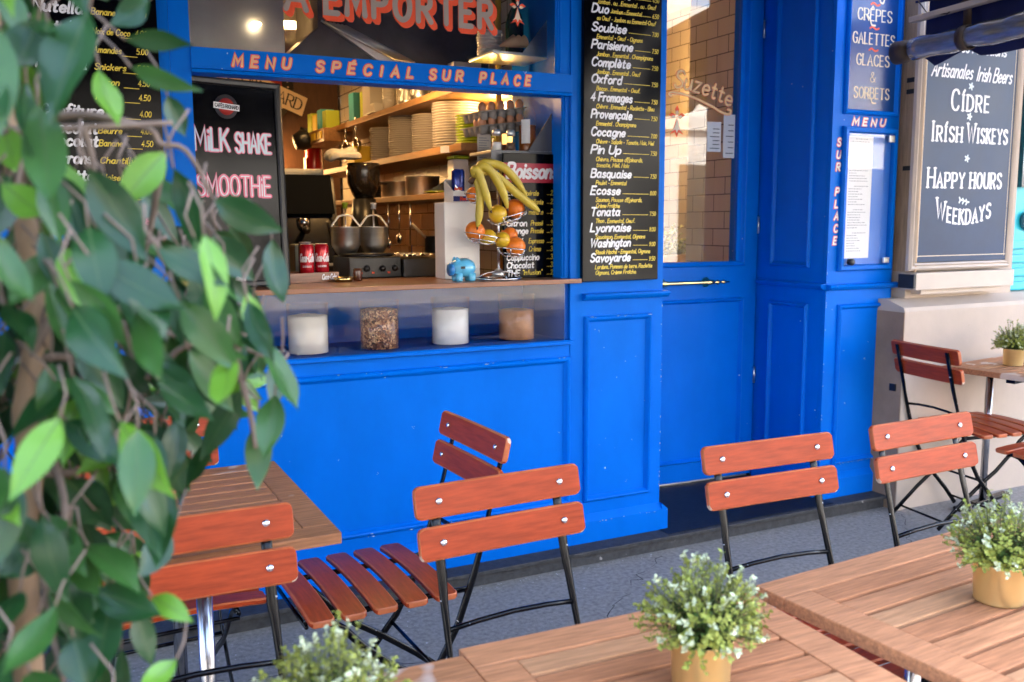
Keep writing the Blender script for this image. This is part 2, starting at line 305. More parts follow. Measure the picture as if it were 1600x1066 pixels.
def ribbon(mb, put, pts, hw, d0, nib=0, taper=True):
    n = len(pts)
    if n < 2: return
    closed = False
    P2 = [Vector((p[0], p[1])) for p in pts]
    dirs = [(P2[min(i+1,n-1)]-P2[max(i-1,0)]) for i in range(n)]
    t0 = (P2[1]-P2[0]).normalized(); t1 = (P2[-1]-P2[-2]).normalized()
    row = []
    def half(t): return hw*((1-nib) + nib*abs(t.y)) if nib else hw
    if taper: row.append((P2[0]-t0*half(t0)*.8, Vector((-t0.y, t0.x)), half(t0)*.55))
    for i, p in enumerate(P2):
        a = (P2[i]-P2[i-1]).normalized() if i else t0; b = (P2[i+1]-P2[i]).normalized() if i < n-1 else t1
        t = a+b
        t = t.normalized() if t.length > 1e-4 else Vector((-a.y, a.x))
        cs = max(.55, abs(t.dot(a))); nn = Vector((-t.y, t.x)); row.append((p, nn, max(half(a), half(b))/cs if nib == 0 else half(t)/cs))
    if taper: row.append((P2[-1]+t1*half(t1)*.8, Vector((-t1.y, t1.x)), half(t1)*.55))
    vs = []
    for i, (p, nn, h) in enumerate(row):
        d = d0 + i*.000015
        vs.append(put(p.x+nn.x*h, p.y+nn.y*h, d)); vs.append(put(p.x-nn.x*h, p.y-nn.y*h, d))
    mb.raw(vs, [(2*i, 2*i+1, 2*i+3, 2*i+2) for i in range(len(row)-1)])
def text(mb, put, s, u, v, h, w, slant=0, track=1.9, nib=0, serif=False, small=0, sub=3, fit=None, align='l', bend=None, d=.0012, jit=0, seed=0, space=4.2):
    """letters of cap height h and stroke width w from (u, v); fit = total width; small = small-caps ratio"""
    rs = random.Random(seed+len(s)); k = h/10
    items = []; x = 0
    for ch in s:
        if ch == ' ': x += space; continue
        sc = 1; g = ch
        if small and ch.islower() : g = ch.upper() if ch not in 'íéê' else {'í':'Í','é':'É','ê':'Ê'}[ch]; sc = small
        st, gw = glyph(g, sub); items.append((x, st, sc, g, gw)); x += gw*sc + track
    total = max(.1, x - track); fx = (fit/(total*k)) if fit else 1
    off = {'l': 0, 'c': -total*k*fx/2, 'r': -total*k*fx}[align]
    zi = 0
    for gx, st, sc, g, gw in items:
        dy = rs.uniform(-jit, jit)*h; sl = slant + rs.uniform(-jit, jit)*.4
        for sti, (pts, sm) in enumerate(st):
            q = []
            for px, py in pts:
                a = (gx + px*sc + py*sc*sl)*k*fx + off; b = py*sc*k + dy
                if bend: b += bend(u+a)
                q.append((u+a, v+b))
            ribbon(mb, put, q, w/2, d + sti*.0003 + (zi % 2)*.00015, nib)
            if serif and not sm:
                for e in (0, -1):
                    p0 = pts[e]; p1 = pts[1 if e == 0 else -2]
                    if abs(p1[1]-p0[1]) > 2.2*abs(p1[0]-p0[0])*.8 and (p0[1] > 9.5 or p0[1] < .5) and len(pts) < 6:
                        cx, cy = q[e]; sw = h*.13
                        ribbon(mb, put, [(cx-sw, cy), (cx+sw, cy)], w*.22, d+.0006, 0, False)
        zi += 1
# ================================================================ ground and street
def sheet(name, x0, x1, y0, y1, z, m, kind='structure', n=1):
    b = MB(); b.raw([(x0,y0,z),(x1,y0,z),(x1,y1,z),(x0,y1,z)], [(0,1,2,3)]); o = b.build(name, m); tag(o, kind=kind); return o
ROADM = mat('road_asphalt', (.06, .06, .065), .9, var=.3, vscale=60)
sheet('ground', -150, 150, -150, 150, -.16, mat('far_ground', (.2,.19,.17), .9))
sheet('road', -60, 60, -6.6, -2.4, -.125, ROADM)
def slab(name, x0, x1, y0, y1, z0, z1, m): b = MB(); b.box(x0,x1,y0,y1,z0,z1); return tag(b.build(name, m), kind='structure')
slab('pavement', -30, 30, -2.2, 3.5, -.2, 0, ASPHALT)
slab('kerb', -30, 30, -2.4, -2.2, -.2, -.004, GRANITE)
slab('opposite_pavement', -30, 30, -9, -6.6, -.2, 0, ASPHALT)
b = MB()
for i in range(5): b.box(-1.6+i*.9, -1.1+i*.9, -6.4, -2.6, -.1215, -.1205)
tag(b.build('zebra_crossing', mat('road_paint', (.7,.7,.68), .7)), kind='structure')

# gum spots and pale grit trodden into the asphalt
rr = random.Random(31); b = MB()
for k in range(260):
    if k < 150: x, y = rr.uniform(.1, 1.1), 3.2-abs(rr.gauss(0, .28))
    elif k < 215: x, y = rr.uniform(1.1, 2.3), 3.20-abs(rr.gauss(0, .02))
    else: x, y = rr.uniform(.2, 3.6), rr.uniform(1.6, 3.2)
    q = rr.uniform(.0012, .0042)*(1.5 if k >= 250 else 1)
    b.raw([(x+q*math.cos(a)*rr.uniform(.5,1.2), y+q*math.sin(a)*rr.uniform(.5,1.2), .0018) for a in [i*1.047 for i in range(6)]], [range(6)])
tag(b.build('pavement_grit', mat('pale_grit', (.55,.54,.52), .8)), kind='stuff')
b = MB()
for x, y, q in ((1.62, 2.62, .022), (2.3, 2.2, .016), (1.3, 2.2, .018), (2.9, 2.7, .02), (2.6, 1.9, .014), (3.2, 2.3, .015), (.7, 2.9, .017)):
    b.raw([(x+q*math.cos(a)*rr.uniform(.8,1.1), y+q*math.sin(a)*rr.uniform(.8,1.1), .0022) for a in [i*.5236 for i in range(12)]], [range(12)])
tag(b.build('chewing_gum_marks', mat('gum_grey', (.24,.24,.25), .8)), kind='stuff')
b = MB()
for k, (x0, y0, x1, y1) in enumerate(((.2, 2.95, 1.5, 2.55), (1.5, 2.55, 2.3, 3.19), (2.2, 2.1, 3.5, 2.75), (3.2, 2.62, 3.68, 3.1))):
    n = 26; pts = [(x0+(x1-x0)*i/n+rr.gauss(0, .012), y0+(y1-y0)*i/n+rr.gauss(0, .012)) for i in range(n+1)]
    for i in range(n): 
        if rr.random() < .15: continue
        (ax, ay), (bx_, by_) = pts[i], pts[i+1]; d = Vector((bx_-ax, by_-ay)).normalized(); q = rr.uniform(.0008, .0022)
        b.raw([(ax-d.y*q, ay+d.x*q, .0012+k*.0003), (ax+d.y*q, ay-d.x*q, .0012+k*.0003), (bx_+d.y*q, by_-d.x*q, .0012+k*.0003), (bx_-d.y*q, by_+d.x*q, .0012+k*.0003)], [(0,1,2,3)])
tag(b.build('pavement_cracks', mat('crack_dark', (.03,.03,.03), .95)), kind='stuff')
# granite step under the shopfront, with its overhanging nosing
b = MB(); b.box(-3, 3.885, 3.222, 3.6, 0, .047); b.box(-3, 3.89, 3.205, 3.6, .0475, .064, .003)
tag(b.build('step', GRANITE), kind='structure')
b = MB(); b.box(2.36, 3.345, 3.226, 4.0, .0645, .0665)
tag(b.build('threshold', SLATE), kind='structure')

# ================================================================ the blue shopfront
FY = 3.32
shop = thing('shopfront', 'bright blue painted crêperie shopfront with panelled pilasters and a take-away window', 'shopfront', (1.6, FY, 0))
shop_inv = Matrix.Translation((-1.6, -FY, 0))
def part(mb, name, m, parent=None):
    """mesh in world coordinates, parented to the shopfront"""
    o = mb.build(name, m); o.parent = parent or shop
    o.matrix_parent_inverse = (parent or shop).matrix_world.inverted() if False else Matrix.Translation((-1.6, -FY, 0))
    return o
def sub(mb, name, m, parent):
    o = mb.build(name, m); o.parent = parent
    return o
def skirting(b, x0, x1, yf=3.297, wrap=0):
    b.prism([(yf, .0645), (FY+.02, .0645), (FY+.02, .188), (FY-.0015, .186), (yf, .158)], 'x', x0, x1)
# left pilaster with the far menu board
b = MB(); b.box(-2.6, .372, FY, 3.42, .0645, 3.2); b.box(.3735, .4395, FY+.006, 3.42, .0645, 3.2)
lp = part(b, 'pilaster', BLUE)
# counter front
b = MB(); b.box(.44, 1.9045, FY+.002, 3.40, .0645, .942)
cf = part(b, 'counter_front', BLUE)
b = MB(); b.ring(-.40, 1.903, .245, .886, .03, [(t, h-FY-.002+.0) for t, h in PROF]); sub(b, 'panel_moulding', BLUE, cf)
b = MB(); skirting(b, -2.6, 1.9045); sub(b, 'skirting', BLUE, cf)
b = MB(); b.prism([(3.283, .942), (FY+.004, .934), (FY+.004, .956), (3.29, .9585), (3.283, .953)], 'x', .44, 1.9); sub(b, 'sill', BLUE, cf)
# middle pilaster
b = MB(); b.box(1.906, 2.372, FY, 3.86, .0645, 3.2)
mp = part(b, 'pilaster', BLUE)
b = MB(); b.ring(1.972, 2.312, .241, 1.05, .026, [(t, h-FY) for t, h in PROF]); sub(b, 'panel_moulding', BLUE, mp)
b = MB(); skirting(b, 1.9055, 2.372)
b.prism([(2.372, .0645), (2.404, .0645), (2.404, .158), (2.3725, .186)], 'y', 3.297, 3.86); sub(b, 'skirting', BLUE, mp)
def rail(b, x0, x1, y, z, X=None):
    b.prism([(y, z-.012), (y-.016, z-.010), (y-.030, z+.002), (y-.034, z+.010), (y-.028, z+.016), (y, z+.019)], 'x', x0, x1, X)
b = MB(); rail(b, 1.962, 2.392, FY, 1.128); sub(b, 'rail_moulding', BLUE, mp)
# the opening's right post with its two fine beads
b = MB(); b.box(1.868, 1.9045, FY+.014, 3.40, 1.2135, 1.952); b.box(1.838, 1.9045, FY+.008, 3.40, 2.0385, 3.0)
for x in (1.8385, 1.848, 1.858): b.tube([(x, FY+.008, 2.042), (x, FY+.008, 3.0)], .0042, 6)
for x in (1.872, 1.8835): b.tube([(x, FY+.013, 1.2165), (x, FY+.013, 1.950)], .0036, 6)
part(b, 'window_post', BLUE)
# display case under the counter
CASEBLUE = mat('case_blue', (.003, .085, .42), .5, spec=.05)
b = MB()
b.box(.44, 1.904, 3.40, 3.72, .925, .945); b.box(.44, 1.904, 3.72, 3.74, .925, 1.19); b.box(.42, .4395, 3.36, 3.74, .925, 1.19); b.box(1.886, 1.9045, 3.335, 3.74, .944, 1.19)
dc = part(b, 'display_case', CASEBLUE)
b = MB(); b.box(.4405, 1.8855, 3.327, 3.331, .9595, 1.1925); sub(b, 'display_glass', GLASS, dc)
b = MB(); b.box(.4405, 1.8855, 3.34, 3.72, .9455, .9525); sub(b, 'case_floor', CASEBLUE, dc)
# counter top
b = MB(); b.box(.4402, 1.942, 3.286, 3.3185, 1.1935, 1.2125, .0025); b.box(.4405, 1.9365, 3.3187, 3.86, 1.1935, 1.2123)
part(b, 'counter_top', COUNTERWOOD)
# transom beam with painted words
b = MB(); b.box(.44, 1.9045, FY-.002, 3.40, 1.9655, 2.0355); b.prism([(FY-.014, 1.951), (3.40, 1.951), (3.40, 1.965), (FY-.0022, 1.965), (FY-.012, 1.961)], 'x', .44, 1.9045)
tb = part(b, 'transom_beam', BLUE)
pb = Plane((0, FY-.002, 0))
def outlined(words, put, v, h, w, slant, ow, parent, fillm, linem, **kw):
    a = MB(); c = MB()
    for s, u, fit in words:
        text(a, put, s, u, v, h, w+ow, slant, fit=fit, d=.0008, **kw); text(c, put, s, u, v, h, w, slant, fit=fit, d=.0022, **kw)
    sub(a, 'red_outline', linem, parent); sub(c, 'lettering', fillm, parent)
outlined([('MENU', .575, .192), ('SPÉCIAL', .862, .362), ('SUR', 1.292, .132), ('PLACE', 1.50, .215)], pb, 1.982, .034, .0088, .18, .006, tb, PEACH, REDLINE, sub=4, jit=.05, track=9.0)
# transom window glass with the big painted words
b = MB(); b.box(.446, 1.8375, 3.336, 3.340, 2.0365, 3.0); tw = part(b, 'transom_glass', DOORGLASS)
pg = Plane((0, 3.336, 0))
a = MB(); c = MB()
for s, u, fit in (('A', .766, .072), ('EMPORTER', .908, .650)):
    for dx, dz in ((.003, -.004), (.008, -.009), (.013, -.014)): text(a, pg, s, u+dx, 2.190+dz, .098, .029, .0, fit=fit, d=.0012+dx*.05, track=4.2, sub=6)
    text(c, pg, s, u, 2.190, .098, .0205, 0, fit=fit, d=.0032, track=4.2, sub=6)
sub(a, 'red_shadow', REDLINE, tw); sub(c, 'lettering', SHADEDWHITE, tw)
def ermine(put, u, v, s, mbf, mbo):
    for mb, g, d in ((mbo, 1.18, .001), (mbf, .86, .002)):
        def poly(pts, dd): mb.raw([put(u+x*s*g, v+y*s*g, d+dd) for x, y in pts], [list(range(len(pts)))])
        for cx, cy in ((0, .62), (-.28, .34), (.28, .34)):
            r = .16
            if cx == 0: poly([(cx, cy-r*1.3), (cx+r*.75, cy), (cx, cy+r*1.3), (cx-r*.75, cy)], .0002)
            else: poly([(cx-r*1.3, cy), (cx, cy-r*.75), (cx+r*1.3, cy), (cx, cy+r*.75)], .0002)
        poly([(0, .26), (.2, -.4), (.42, -.62), (.12, -.5), (0, -.75), (-.12, -.5), (-.42, -.62), (-.2, -.4)], .0002)
f1 = MB(); o1 = MB(); ermine(pg, 1.672, 2.262, .062, f1, o1)
# the compass star at the upper left of the window (its lower points show)
for mb, g, d in ((o1, 1.0, .001), (f1, .78, .002)):
    pts = []
    for i in range(32):
        a_ = math.pi*2*i/32; r = .085*g if i % 4 == 0 else (.052*g if i % 2 == 0 else .034*g); pts.append(pg(.655+r*math.sin(a_), 2.378+r*math.cos(a_), d))
    mb.raw(pts, [list(range(32))])
sub(o1, 'red_outline', REDLINE, tw); sub(f1, 'emblem', CREAMLET, tw)
# head panel above the windows
b = MB(); b.box(.44, 1.9045, FY, 3.40, 3.0, 3.2); b.box(2.3725, 3.334, FY, 3.42, 2.85, 3.2)
part(b, 'head_panel', BLUE)
# right jamb of the doorway
b = MB(); b.box(3.335, 3.42, 3.345, 4.05, .0645, 3.2)
jb = part(b, 'door_jamb', BLUE)
XJ = Matrix.Translation((3.335, 0, 0)) @ Rz(R_(-90))      # local -Y (outwards) -> world -X ; local +X -> world -Y
b = MB(); b.ring(-3.71, -3.43, .23, 1.035, .024, PROF, XJ); b.ring(-3.71, -3.43, 1.215, 2.75, .024, PROF, XJ); sub(b, 'panel_moulding', BLUE, jb)
b = MB(); rail(b, -3.79, -3.3215, 0, 1.122, XJ); sub(b, 'rail_moulding', BLUE, jb)
b = MB(); b.box(3.318, 3.3345, 3.345, 3.80, .0665, .170, .002); sub(b, 'skirting', BLUE, jb)
# right pilaster, round nosed on its far corner
def rounded_front(x0, x1, y, r, back, n=6):
    p = [(x0, back), (x0, y)] + [(x1-r+r*math.sin(i*math.pi/2/n), y+r-r*math.cos(i*math.pi/2/n)) for i in range(n+1)] + [(x1, back)]
    return p
b = MB(); b.prism(rounded_front(3.335, 3.80, FY, .035, 3.343), 'z', .0645, 3.2); rp = part(b, 'pilaster', BLUE)
b = MB(); b.prism(rounded_front(3.335, 3.815, 3.297, .04, 3.345), 'z', .0645, .158); b.prism([(3.297, .1585), (FY-.001, .186), (FY+.01, .186), (FY+.01, .1585)], 'x', 3.336, 3.80); sub(b, 'skirting', BLUE, rp)
b = MB(); b.ring(3.412, 3.745, .232, 1.036, .026, [(t, h-FY) for t, h in PROF]); sub(b, 'panel_moulding', BLUE, rp)
b = MB(); rail(b, 3.335, 3.815, FY, 1.118)
b.prism([(-3.335+.0, 0)], 'x', 0, 0) if False else None
sub(b, 'rail_moulding', BLUE, rp)
# sign panel with gilded words
b = MB(); b.box(3.418, 3.742, FY-.004, FY-.0008, 1.975, 2.9); sp = sub(b, 'sign_panel', NAVY, rp)
b = MB(); b.ring(3.396, 3.752, 1.950, 2.92, .024, [(t, h-FY) for t, h in PROF]); sub(b, 'sign_moulding', BLUE, rp)
ps = Plane((0, FY-.004, 0)); a = MB(); c = MB(); e = MB()
def sgn(s, v, h, fit, swash=None):
    text(a, ps, s, 3.575, v, h, .0088, 0, nib=.55, serif=True, fit=fit, align='c', d=.0008, sub=5, track=2.6)
    if swash is not None:
        x = 3.575+swash; ribbon(a, ps, _crom([(x, v+h*.45), (x+.022, v+h*.1), (x+.034, v-h*.38), (x+.058, v-h*.42)], 5), .0042, .0025)
sgn('CRÊPES', 2.392, .052, .222, -.055); sgn('GALETTES', 2.283, .050, .272); sgn('GLACES', 2.184, .050, .214); sgn('SORBETS', 2.030, .050, .232, -.03)
text(a, ps, '&', 3.562, 2.108, .046, .006, 0, nib=.5, sub=5, d=.001)
ribbon(a, ps, _crom([(3.60, 2.52), (3.605, 2.484), (3.625, 2.478), (3.632, 2.50)], 5), .0045, .001)
for v in (2.468, 2.358, 2.257): ribbon(e, ps, _crom([(3.546, v-.002), (3.562, v+.006), (3.585, v-.004), (3.604, v+.001)], 5), .0042, .001)
sub(a, 'lettering', CREAMLET, rp); sub(e, 'red_flourish', REDLINE, rp)
# MENU / SUR PLACE round the menu case
pm = Plane((0, FY, 0))
outlined([('MENU', 3.462, .212)], pm, 1.902, .032, .0095, .18, .0055, rp, mat('pale_lettering', (.85,.78,.72), .5), REDLINE, sub=4, jit=.05, track=7)
for i, ch in enumerate('SUR PLACE'):
    if ch != ' ': outlined([(ch, 3.368, None)], pm, 1.800-i*.0585, .034, .0085, .16, .0055, rp, MATS['pale_lettering'], REDLINE, sub=4)
# glazed menu case
b = MB(); b.ring(3.396, 3.752, 1.200, 1.893, .030, [(0, -FY), (0, .014-FY), (.25, .026-FY), (.8, .024-FY), (1, .008-FY), (1, -FY)]); mc = sub(b, 'menu_case', BLUE, rp)
b = MB(); b.box(3.426, 3.722, FY-.004, FY-.001, 1.231, 1.862); sub(b, 'case_back', mat('case_back_blue', (.02,.16,.62), .4), rp)
b = MB(); b.box(3.428, 3.720, FY-.023, FY-.020, 1.233, 1.860); sub(b, 'case_glass', GLASS, rp)
b = MB(); b.box(3.430, 3.596, FY-.009, FY-.006, 1.262, 1.848); sub(b, 'menu_sheet', WHITEPAPER, rp)
b = MB(); rr = random.Random(3); ppz = Plane((0, FY-.009, 0))
for i in range(44):
    v = 1.835-i*.0125
    if i % 9 == 8: continue
    x = 3.445 if i % 9 else 3.48; n = rr.randint(4, 8)
    for k in range(n):
        l = rr.uniform(.006, .018)
        if x+l > 3.585: break
        ribbon(b, ppz, [(x, v), (x+l, v)], .0016, .0008, taper=False); x += l+.004
sub(b, 'printed_lines', mat('pale_ink', (.25,.25,.28), .6), rp)
b = MB(); b.box(3.685, 3.722, FY-.029, FY-.017, 1.825, 1.858, .002); b.box(3.685, 3.722, FY-.029, FY-.017, 1.236, 1.262, .002); sub(b, 'hinge', STEEL, rp)
b = MB(); b.lathe([(.0, 0), (.017, 0), (.017, .02), (.012, .026), (0, .026)], (3.455, FY-.024, 1.245), 16, Rx(R_(90))); sub(b, 'lock', BLACKPL, rp)

# flaked paint along the worn arrises
FLAKE = mat('bare_primer', (.34,.42,.54), .7)
def flakes(name, par, path, n, seed, nrm=(0,-1,0), sp=.004, big=1.0):
    rr = random.Random(seed); b = MB(); nv = Vector(nrm)
    for _ in range(n):
        i = rr.randrange(len(path)-1); p = Vector(path[i]).lerp(Vector(path[i+1]), rr.random()); t = (Vector(path[i+1])-Vector(path[i])).normalized(); s_ = nv.cross(t)
        c = p + s_*rr.gauss(0, sp) + nv*.0009; L = rr.uniform(.0015, .007)*big*(2.2 if rr.random() < .12 else 1); w_ = rr.uniform(.0008, .0022)*big
        b.raw([c+t*L*math.cos(a)*rr.uniform(.7,1.2)+s_*w_*math.sin(a)*rr.uniform(.7,1.2) for a in [k*1.2566 for k in range(5)]], [(0,1,2,3,4)])
    return sub(b, name, FLAKE, par)
flakes('bare_patches', mp, [(2.370, FY-.0005, .19), (2.370, FY-.0005, 1.25)], 20, 1, sp=.0012); flakes('bare_patches', rp, [(3.338, FY-.0005, .19), (3.338, FY-.0005, 1.3)], 22, 2, sp=.0014)
flakes('bare_patches', cf, [(.46, 3.296, .156), (1.9, 3.296, .156)], 22, 3, sp=.003); flakes('bare_patches', mp, [(1.91, 3.296, .156), (2.40, 3.296, .156)], 12, 4, sp=.002)
flakes('bare_patches', cf, [(.5, 3.300, .884), (1.90, 3.300, .884)], 12, 5, sp=.002); flakes('bare_patches', cf, [(.5, 3.300, .250), (1.90, 3.300, .250)], 14, 6, sp=.003, big=1.3)
flakes('bare_patches', mp, [(1.98, 3.3015, 1.046), (2.31, 3.3015, 1.046)], 8, 7, sp=.002); flakes('bare_patches', rp, [(3.42, 3.3015, .236), (3.74, 3.3015, .236)], 18, 8, sp=.003)
rr = random.Random(12)
for par, x0, x1, z0, z1, n in ((cf, .6, 1.85, .3, .85, 26), (mp, 2.0, 2.29, .27, 1.0, 12), (rp, 3.44, 3.72, .27, 1.0, 10)):
    for _ in range(n//4): 
        x, z = rr.uniform(x0, x1), rr.uniform(z0, z1); yy = FY+.002 if par is cf else FY
        flakes('scuff', par, [(x, yy-.0004, z), (x+rr.uniform(-.02,.03), yy-.0004, z+rr.uniform(-.012,.006))], 3, rr.randint(0, 999), sp=.003, big=.8)

# ================================================================ the door, standing slightly ajar
door = thing('door', 'half glazed blue entrance door with a brass bar handle, slightly ajar', 'door', (3.328, 3.812, .079))
door.rotation_euler.z = R_(180-3.0)      # local +X runs from the hinge towards the handle side
DX = Rz(R_(180))
def dpart(mb, name, m): o = mb.build(name, m); o.parent = door; return o
# door-local: x 0..0.93 from the hinge, outward face at y=+0 (faces the street through +Y local), z from the sill
b = MB()
b.box(.001, .135, -.04, 0, 0, 2.75); b.box(.79, .93, -.04, 0, 0, 2.75); b.box(.135, .79, -.04, 0, 0, 1.135); b.box(.135, .79, -.04, 0, 2.6, 2.75)
b.ring(.085, .83, .10, .965, .022, PROF, DX @ Tr(-.915, 0, 0)); b.ring(.085, .83, 1.132, 2.63, .026, PROF, DX @ Tr(-.915, 0, 0))
dpart(b, 'door_leaf', BLUE)
b = MB(); b.box(.1355, .7895, -.022, -.018, 1.136, 2.599); dg = dpart(b, 'door_glass', DOORGLASS)
pdz = Plane((.93, -.018, 0), (-1,0,0), (0,0,1), (0,1,0))      # u runs left to right as seen from the street
def suz(u): return -.05*(u-.39) - .5*(u-.39)**2
a = MB(); c = MB()
for mb, w, d in ((a, .0140, .001), (c, .0108, .0022)):
    text(mb, pdz, 'Suzette', .40, 2.030, .085, w, .32, fit=.345, sub=6, d=d, bend=suz)
    ribbon(mb, pdz, _crom([(.387, 1.985), (.374, 1.996), (.40, 2.004), (.50, 1.990), (.62, 1.950), (.70, 1.916), (.742, 1.912), (.748, 1.930), (.73, 1.934)], 6), w/2, d)
f1 = MB(); o1 = MB(); ermine(pdz, .425, 1.86, .085, f1, o1)
for n_, m_, mm in (('red_outline', a, REDLINE), ('lettering', c, mat('gilt_lettering', (.80,.56,.27), .45)), ('red_outline', o1, REDLINE), ('emblem', f1, CREAMLET)):
    o = m_.build(n_, mm); o.parent = dg
# notices taped inside the glass
for x, z, w_, h_ in ((.655, 1.795, .085, .15), (.748, 1.80, .07, .22)):
    b = MB(); b.box(.93-x-w_/2, .93-x+w_/2, -.0245, -.0228, z-h_/2, z+h_/2); q = b.build('notice', WHITEPAPER); q.parent = dg
    b = MB()
    for k in range(6): b.box(.93-x-w_*.38, .93-x+w_*(.1 if k % 3 else .3), -.0222, -.0216, z-h_*.4+k*h_*.13, z-h_*.4+k*h_*.13+.004)
    q = b.build('notice_print', INK); q.parent = dg
b = MB()
for x in (.325, .595): b.lathe([(0, 0), (.024, 0), (.026, .005), (.014, .010), (.009, .030), (.012, .040), (0, .042)], (x, 0, 1.053), 18, Rx(R_(-90)))
pr_ = []
for i, (t, r) in enumerate(((.20, .004), (.225, .0055), (.235, .011), (.245, .0055), (.262, .0075), (.272, .012), (.285, .006), (.30, .011), (.325, .014), (.345, .0095), (.36, .0095), (.46, .0095), (.56, .0095), (.575, .012), (.595, .014), (.61, .007), (.625, .011), (.64, .005), (.66, .010), (.68, .006), (.70, .004))): pr_.append((r, t))
b.lathe(pr_, (0, .034, 1.053), 16, Ry(R_(90)))
dpart(b, 'handle', BRASS)
b = MB(); b.box(.02, .91, -.03, -.012, -.012, -.001); dpart(b, 'draught_strip', STEEL)
# black door frame edge seen as a pale slit by the hinge
b = MB()
for z in (.5, 1.3, 2.3): b.tube([(.0, .004, z), (.0, .004, z+.09)], .006, 8)
dpart(b, 'hinge', STEEL)

# ================================================================ black menu boards with hand lettering
def menu_board(name, label, x0, x1, y, z0, z1, t=.022):
    o = MB().box(x0-(x0+x1)/2, x1-(x0+x1)/2, -t/2, t/2, 0, z1-z0, .003).build(name, BLACKBOARD, None, ((x0+x1)/2, y, z0)); return tag(o, label, 'menu board')
mbd = menu_board('menu_board', 'tall black board of savoury galettes from Duo to Savoyarde beside the door', 1.950, 2.328, 3.3065, 1.197, 2.72)
pw = Plane((1.950-2.139, -.011, -1.197))        # board-local plane, u measured from the board's left edge
rows = [('Complète', 2.345, 'Jambon . ou . Emmental . ou . Oeuf', '4.50', 0), ('Duo', 2.281, 'ou Oeuf - Jambon ou Emmental-Oeuf', '6.50', 0), ('Soubise', 2.208, 'Emmental - Oeuf - Oignons', '7.00', 0), ('Parisienne', 2.140, 'Jambon . Emmental . Champignons', '7.50', 0), ('Complète', 2.071, 'Jambon . Emmental . Oeuf', '7.50', 0),
 ('Oxford', 2.004, 'Bacon . Emmental - Oeuf.', '7.50', 0), ('4 Fromages', 1.933, 'Chèvre . Emmental - Raclette - Bleu', '7.50', 0), ('Provençale', 1.864, 'Emmental . Champignons', '7.50', 0), ('Cocagne', 1.792, 'Chèvre - Salade - Tomate, Noix, Miel', '7.00', 0), ('Pin Up', 1.720, "Chèvre, Pousse d'Epinards,", '7.50', 'tomate, Miel, Noix'),
 ('Basquaise', 1.624, 'Poulet - Emmental', '7.50', 0), ('Ecosse', 1.554, "Saumon, Pousse d'Epinards,", '8.00', 'Crème Fraîche'), ('Tonata', 1.467, 'Thon . Emmental, Oeuf.', '7.50', 0), ('Lyonnaise', 1.401, 'Saucisson, Emmental, Oignons', '8.00', 0), ('Washington', 1.338, 'Steak Haché - Emmental, Oignons', '9.00', 0), ('Savoyarde', 1.276, 'Lardons, Pommes de terre, Raclette', '9.50', 'Oignons, Crème Fraîche.')]
a = MB(); c = MB()
for i, (nm, z, de, pc, de2) in enumerate(rows):
    wd = min(.195, .0215*len(nm)+.012)
    text(a, pw, nm, .036, z+.004, .033, .0072, .22, fit=wd, sub=3, jit=.03, seed=i)
    text(c, pw, pc, .345, z+.003, .017, .0024, .15, fit=.03, align='c', sub=2)
    ribbon(c, pw, [(.036+wd+.016, z+.008), (.322, z+.007)], .0011, .001)
    if nm == 'Duo': text(c, pw, 'Jambon - Emmental', .125, z+.006, .016, .0028, .25, fit=.15, sub=2, jit=.04)
    text(c, pw, de, .060, z-.026, .0165, .0030, .25, fit=min(.285, .0088*len(de)), sub=2, jit=.05, seed=i)
    if de2: text(c, pw, de2, .062, z-.050, .0165, .0030, .25, fit=min(.27, .0088*len(de2)), sub=2, jit=.05, seed=i)
for n_, m_, mm in (('white_lettering', a, WHITE), ('yellow_lettering', c, YELLOW)): o = m_.build(n_, mm); o.parent = mbd
lbd = menu_board('menu_board', 'black board of sweet crêpes half hidden behind the ficus leaves', -.075, .336, 3.3065, 1.415, 2.72)
pw = Plane((-.075-.1305, -.011, -1.415)); a = MB(); c = MB(); e = MB()
sweet = [('Nutella', 2.105, 'Banane', '4.50'), ('Nutella', 2.045, 'Noix de Coco', '4.00'), ('Nutella', 1.988, 'Amandes', '5.00'), ('Nutella', 1.935, 'Snickers', '5.00'), ('Miel', 1.888, 'Citron', '4.50'), ('Miel', 1.842, 'Noix', '4.50'), ('Confiture', 1.79, '', '4.00'), ('Chocolat', 1.735, 'Beurre', '4.00'), ('Chocolat', 1.695, 'Banane', '4.50'), ('Marrons', 1.64, 'Chantilly', '4.50'), ('Suzette', 1.585, 'Noisettes', '5.50'), ('Normande', 1.53, '', '5.00'), ('Flambée', 1.487, 'Calva . ou . Rhum', '6.00')]
for i, (nm, z, de, pc) in enumerate(sweet):
    text(a, pw, nm, .05, z, .034, .0075, .22, fit=.02*len(nm), sub=3, seed=i); text(c, pw, pc, .36, z+.004, .018, .0028, .15, fit=.034, align='c', sub=2)
    if de: text(c, pw, de, .215, z+.002, .019, .0034, .25, fit=min(.11, .0115*len(de)), sub=2)
    ribbon(c, pw, [(.30, z-.004), (.345, z-.005)], .0011, .001)
text(e, pw, '3.80', .345, 1.445, .02, .0042, .15, fit=.05, align='c', sub=2); text(a, pw, 'Cidre', .22, 1.445, .026, .0055, .2, fit=.09, sub=2)
for n_, m_, mm in (('white_lettering', a, WHITE), ('yellow_lettering', c, YELLOW), ('red_lettering', e, PINK)): o = m_.build(n_, mm); o.parent = lbd

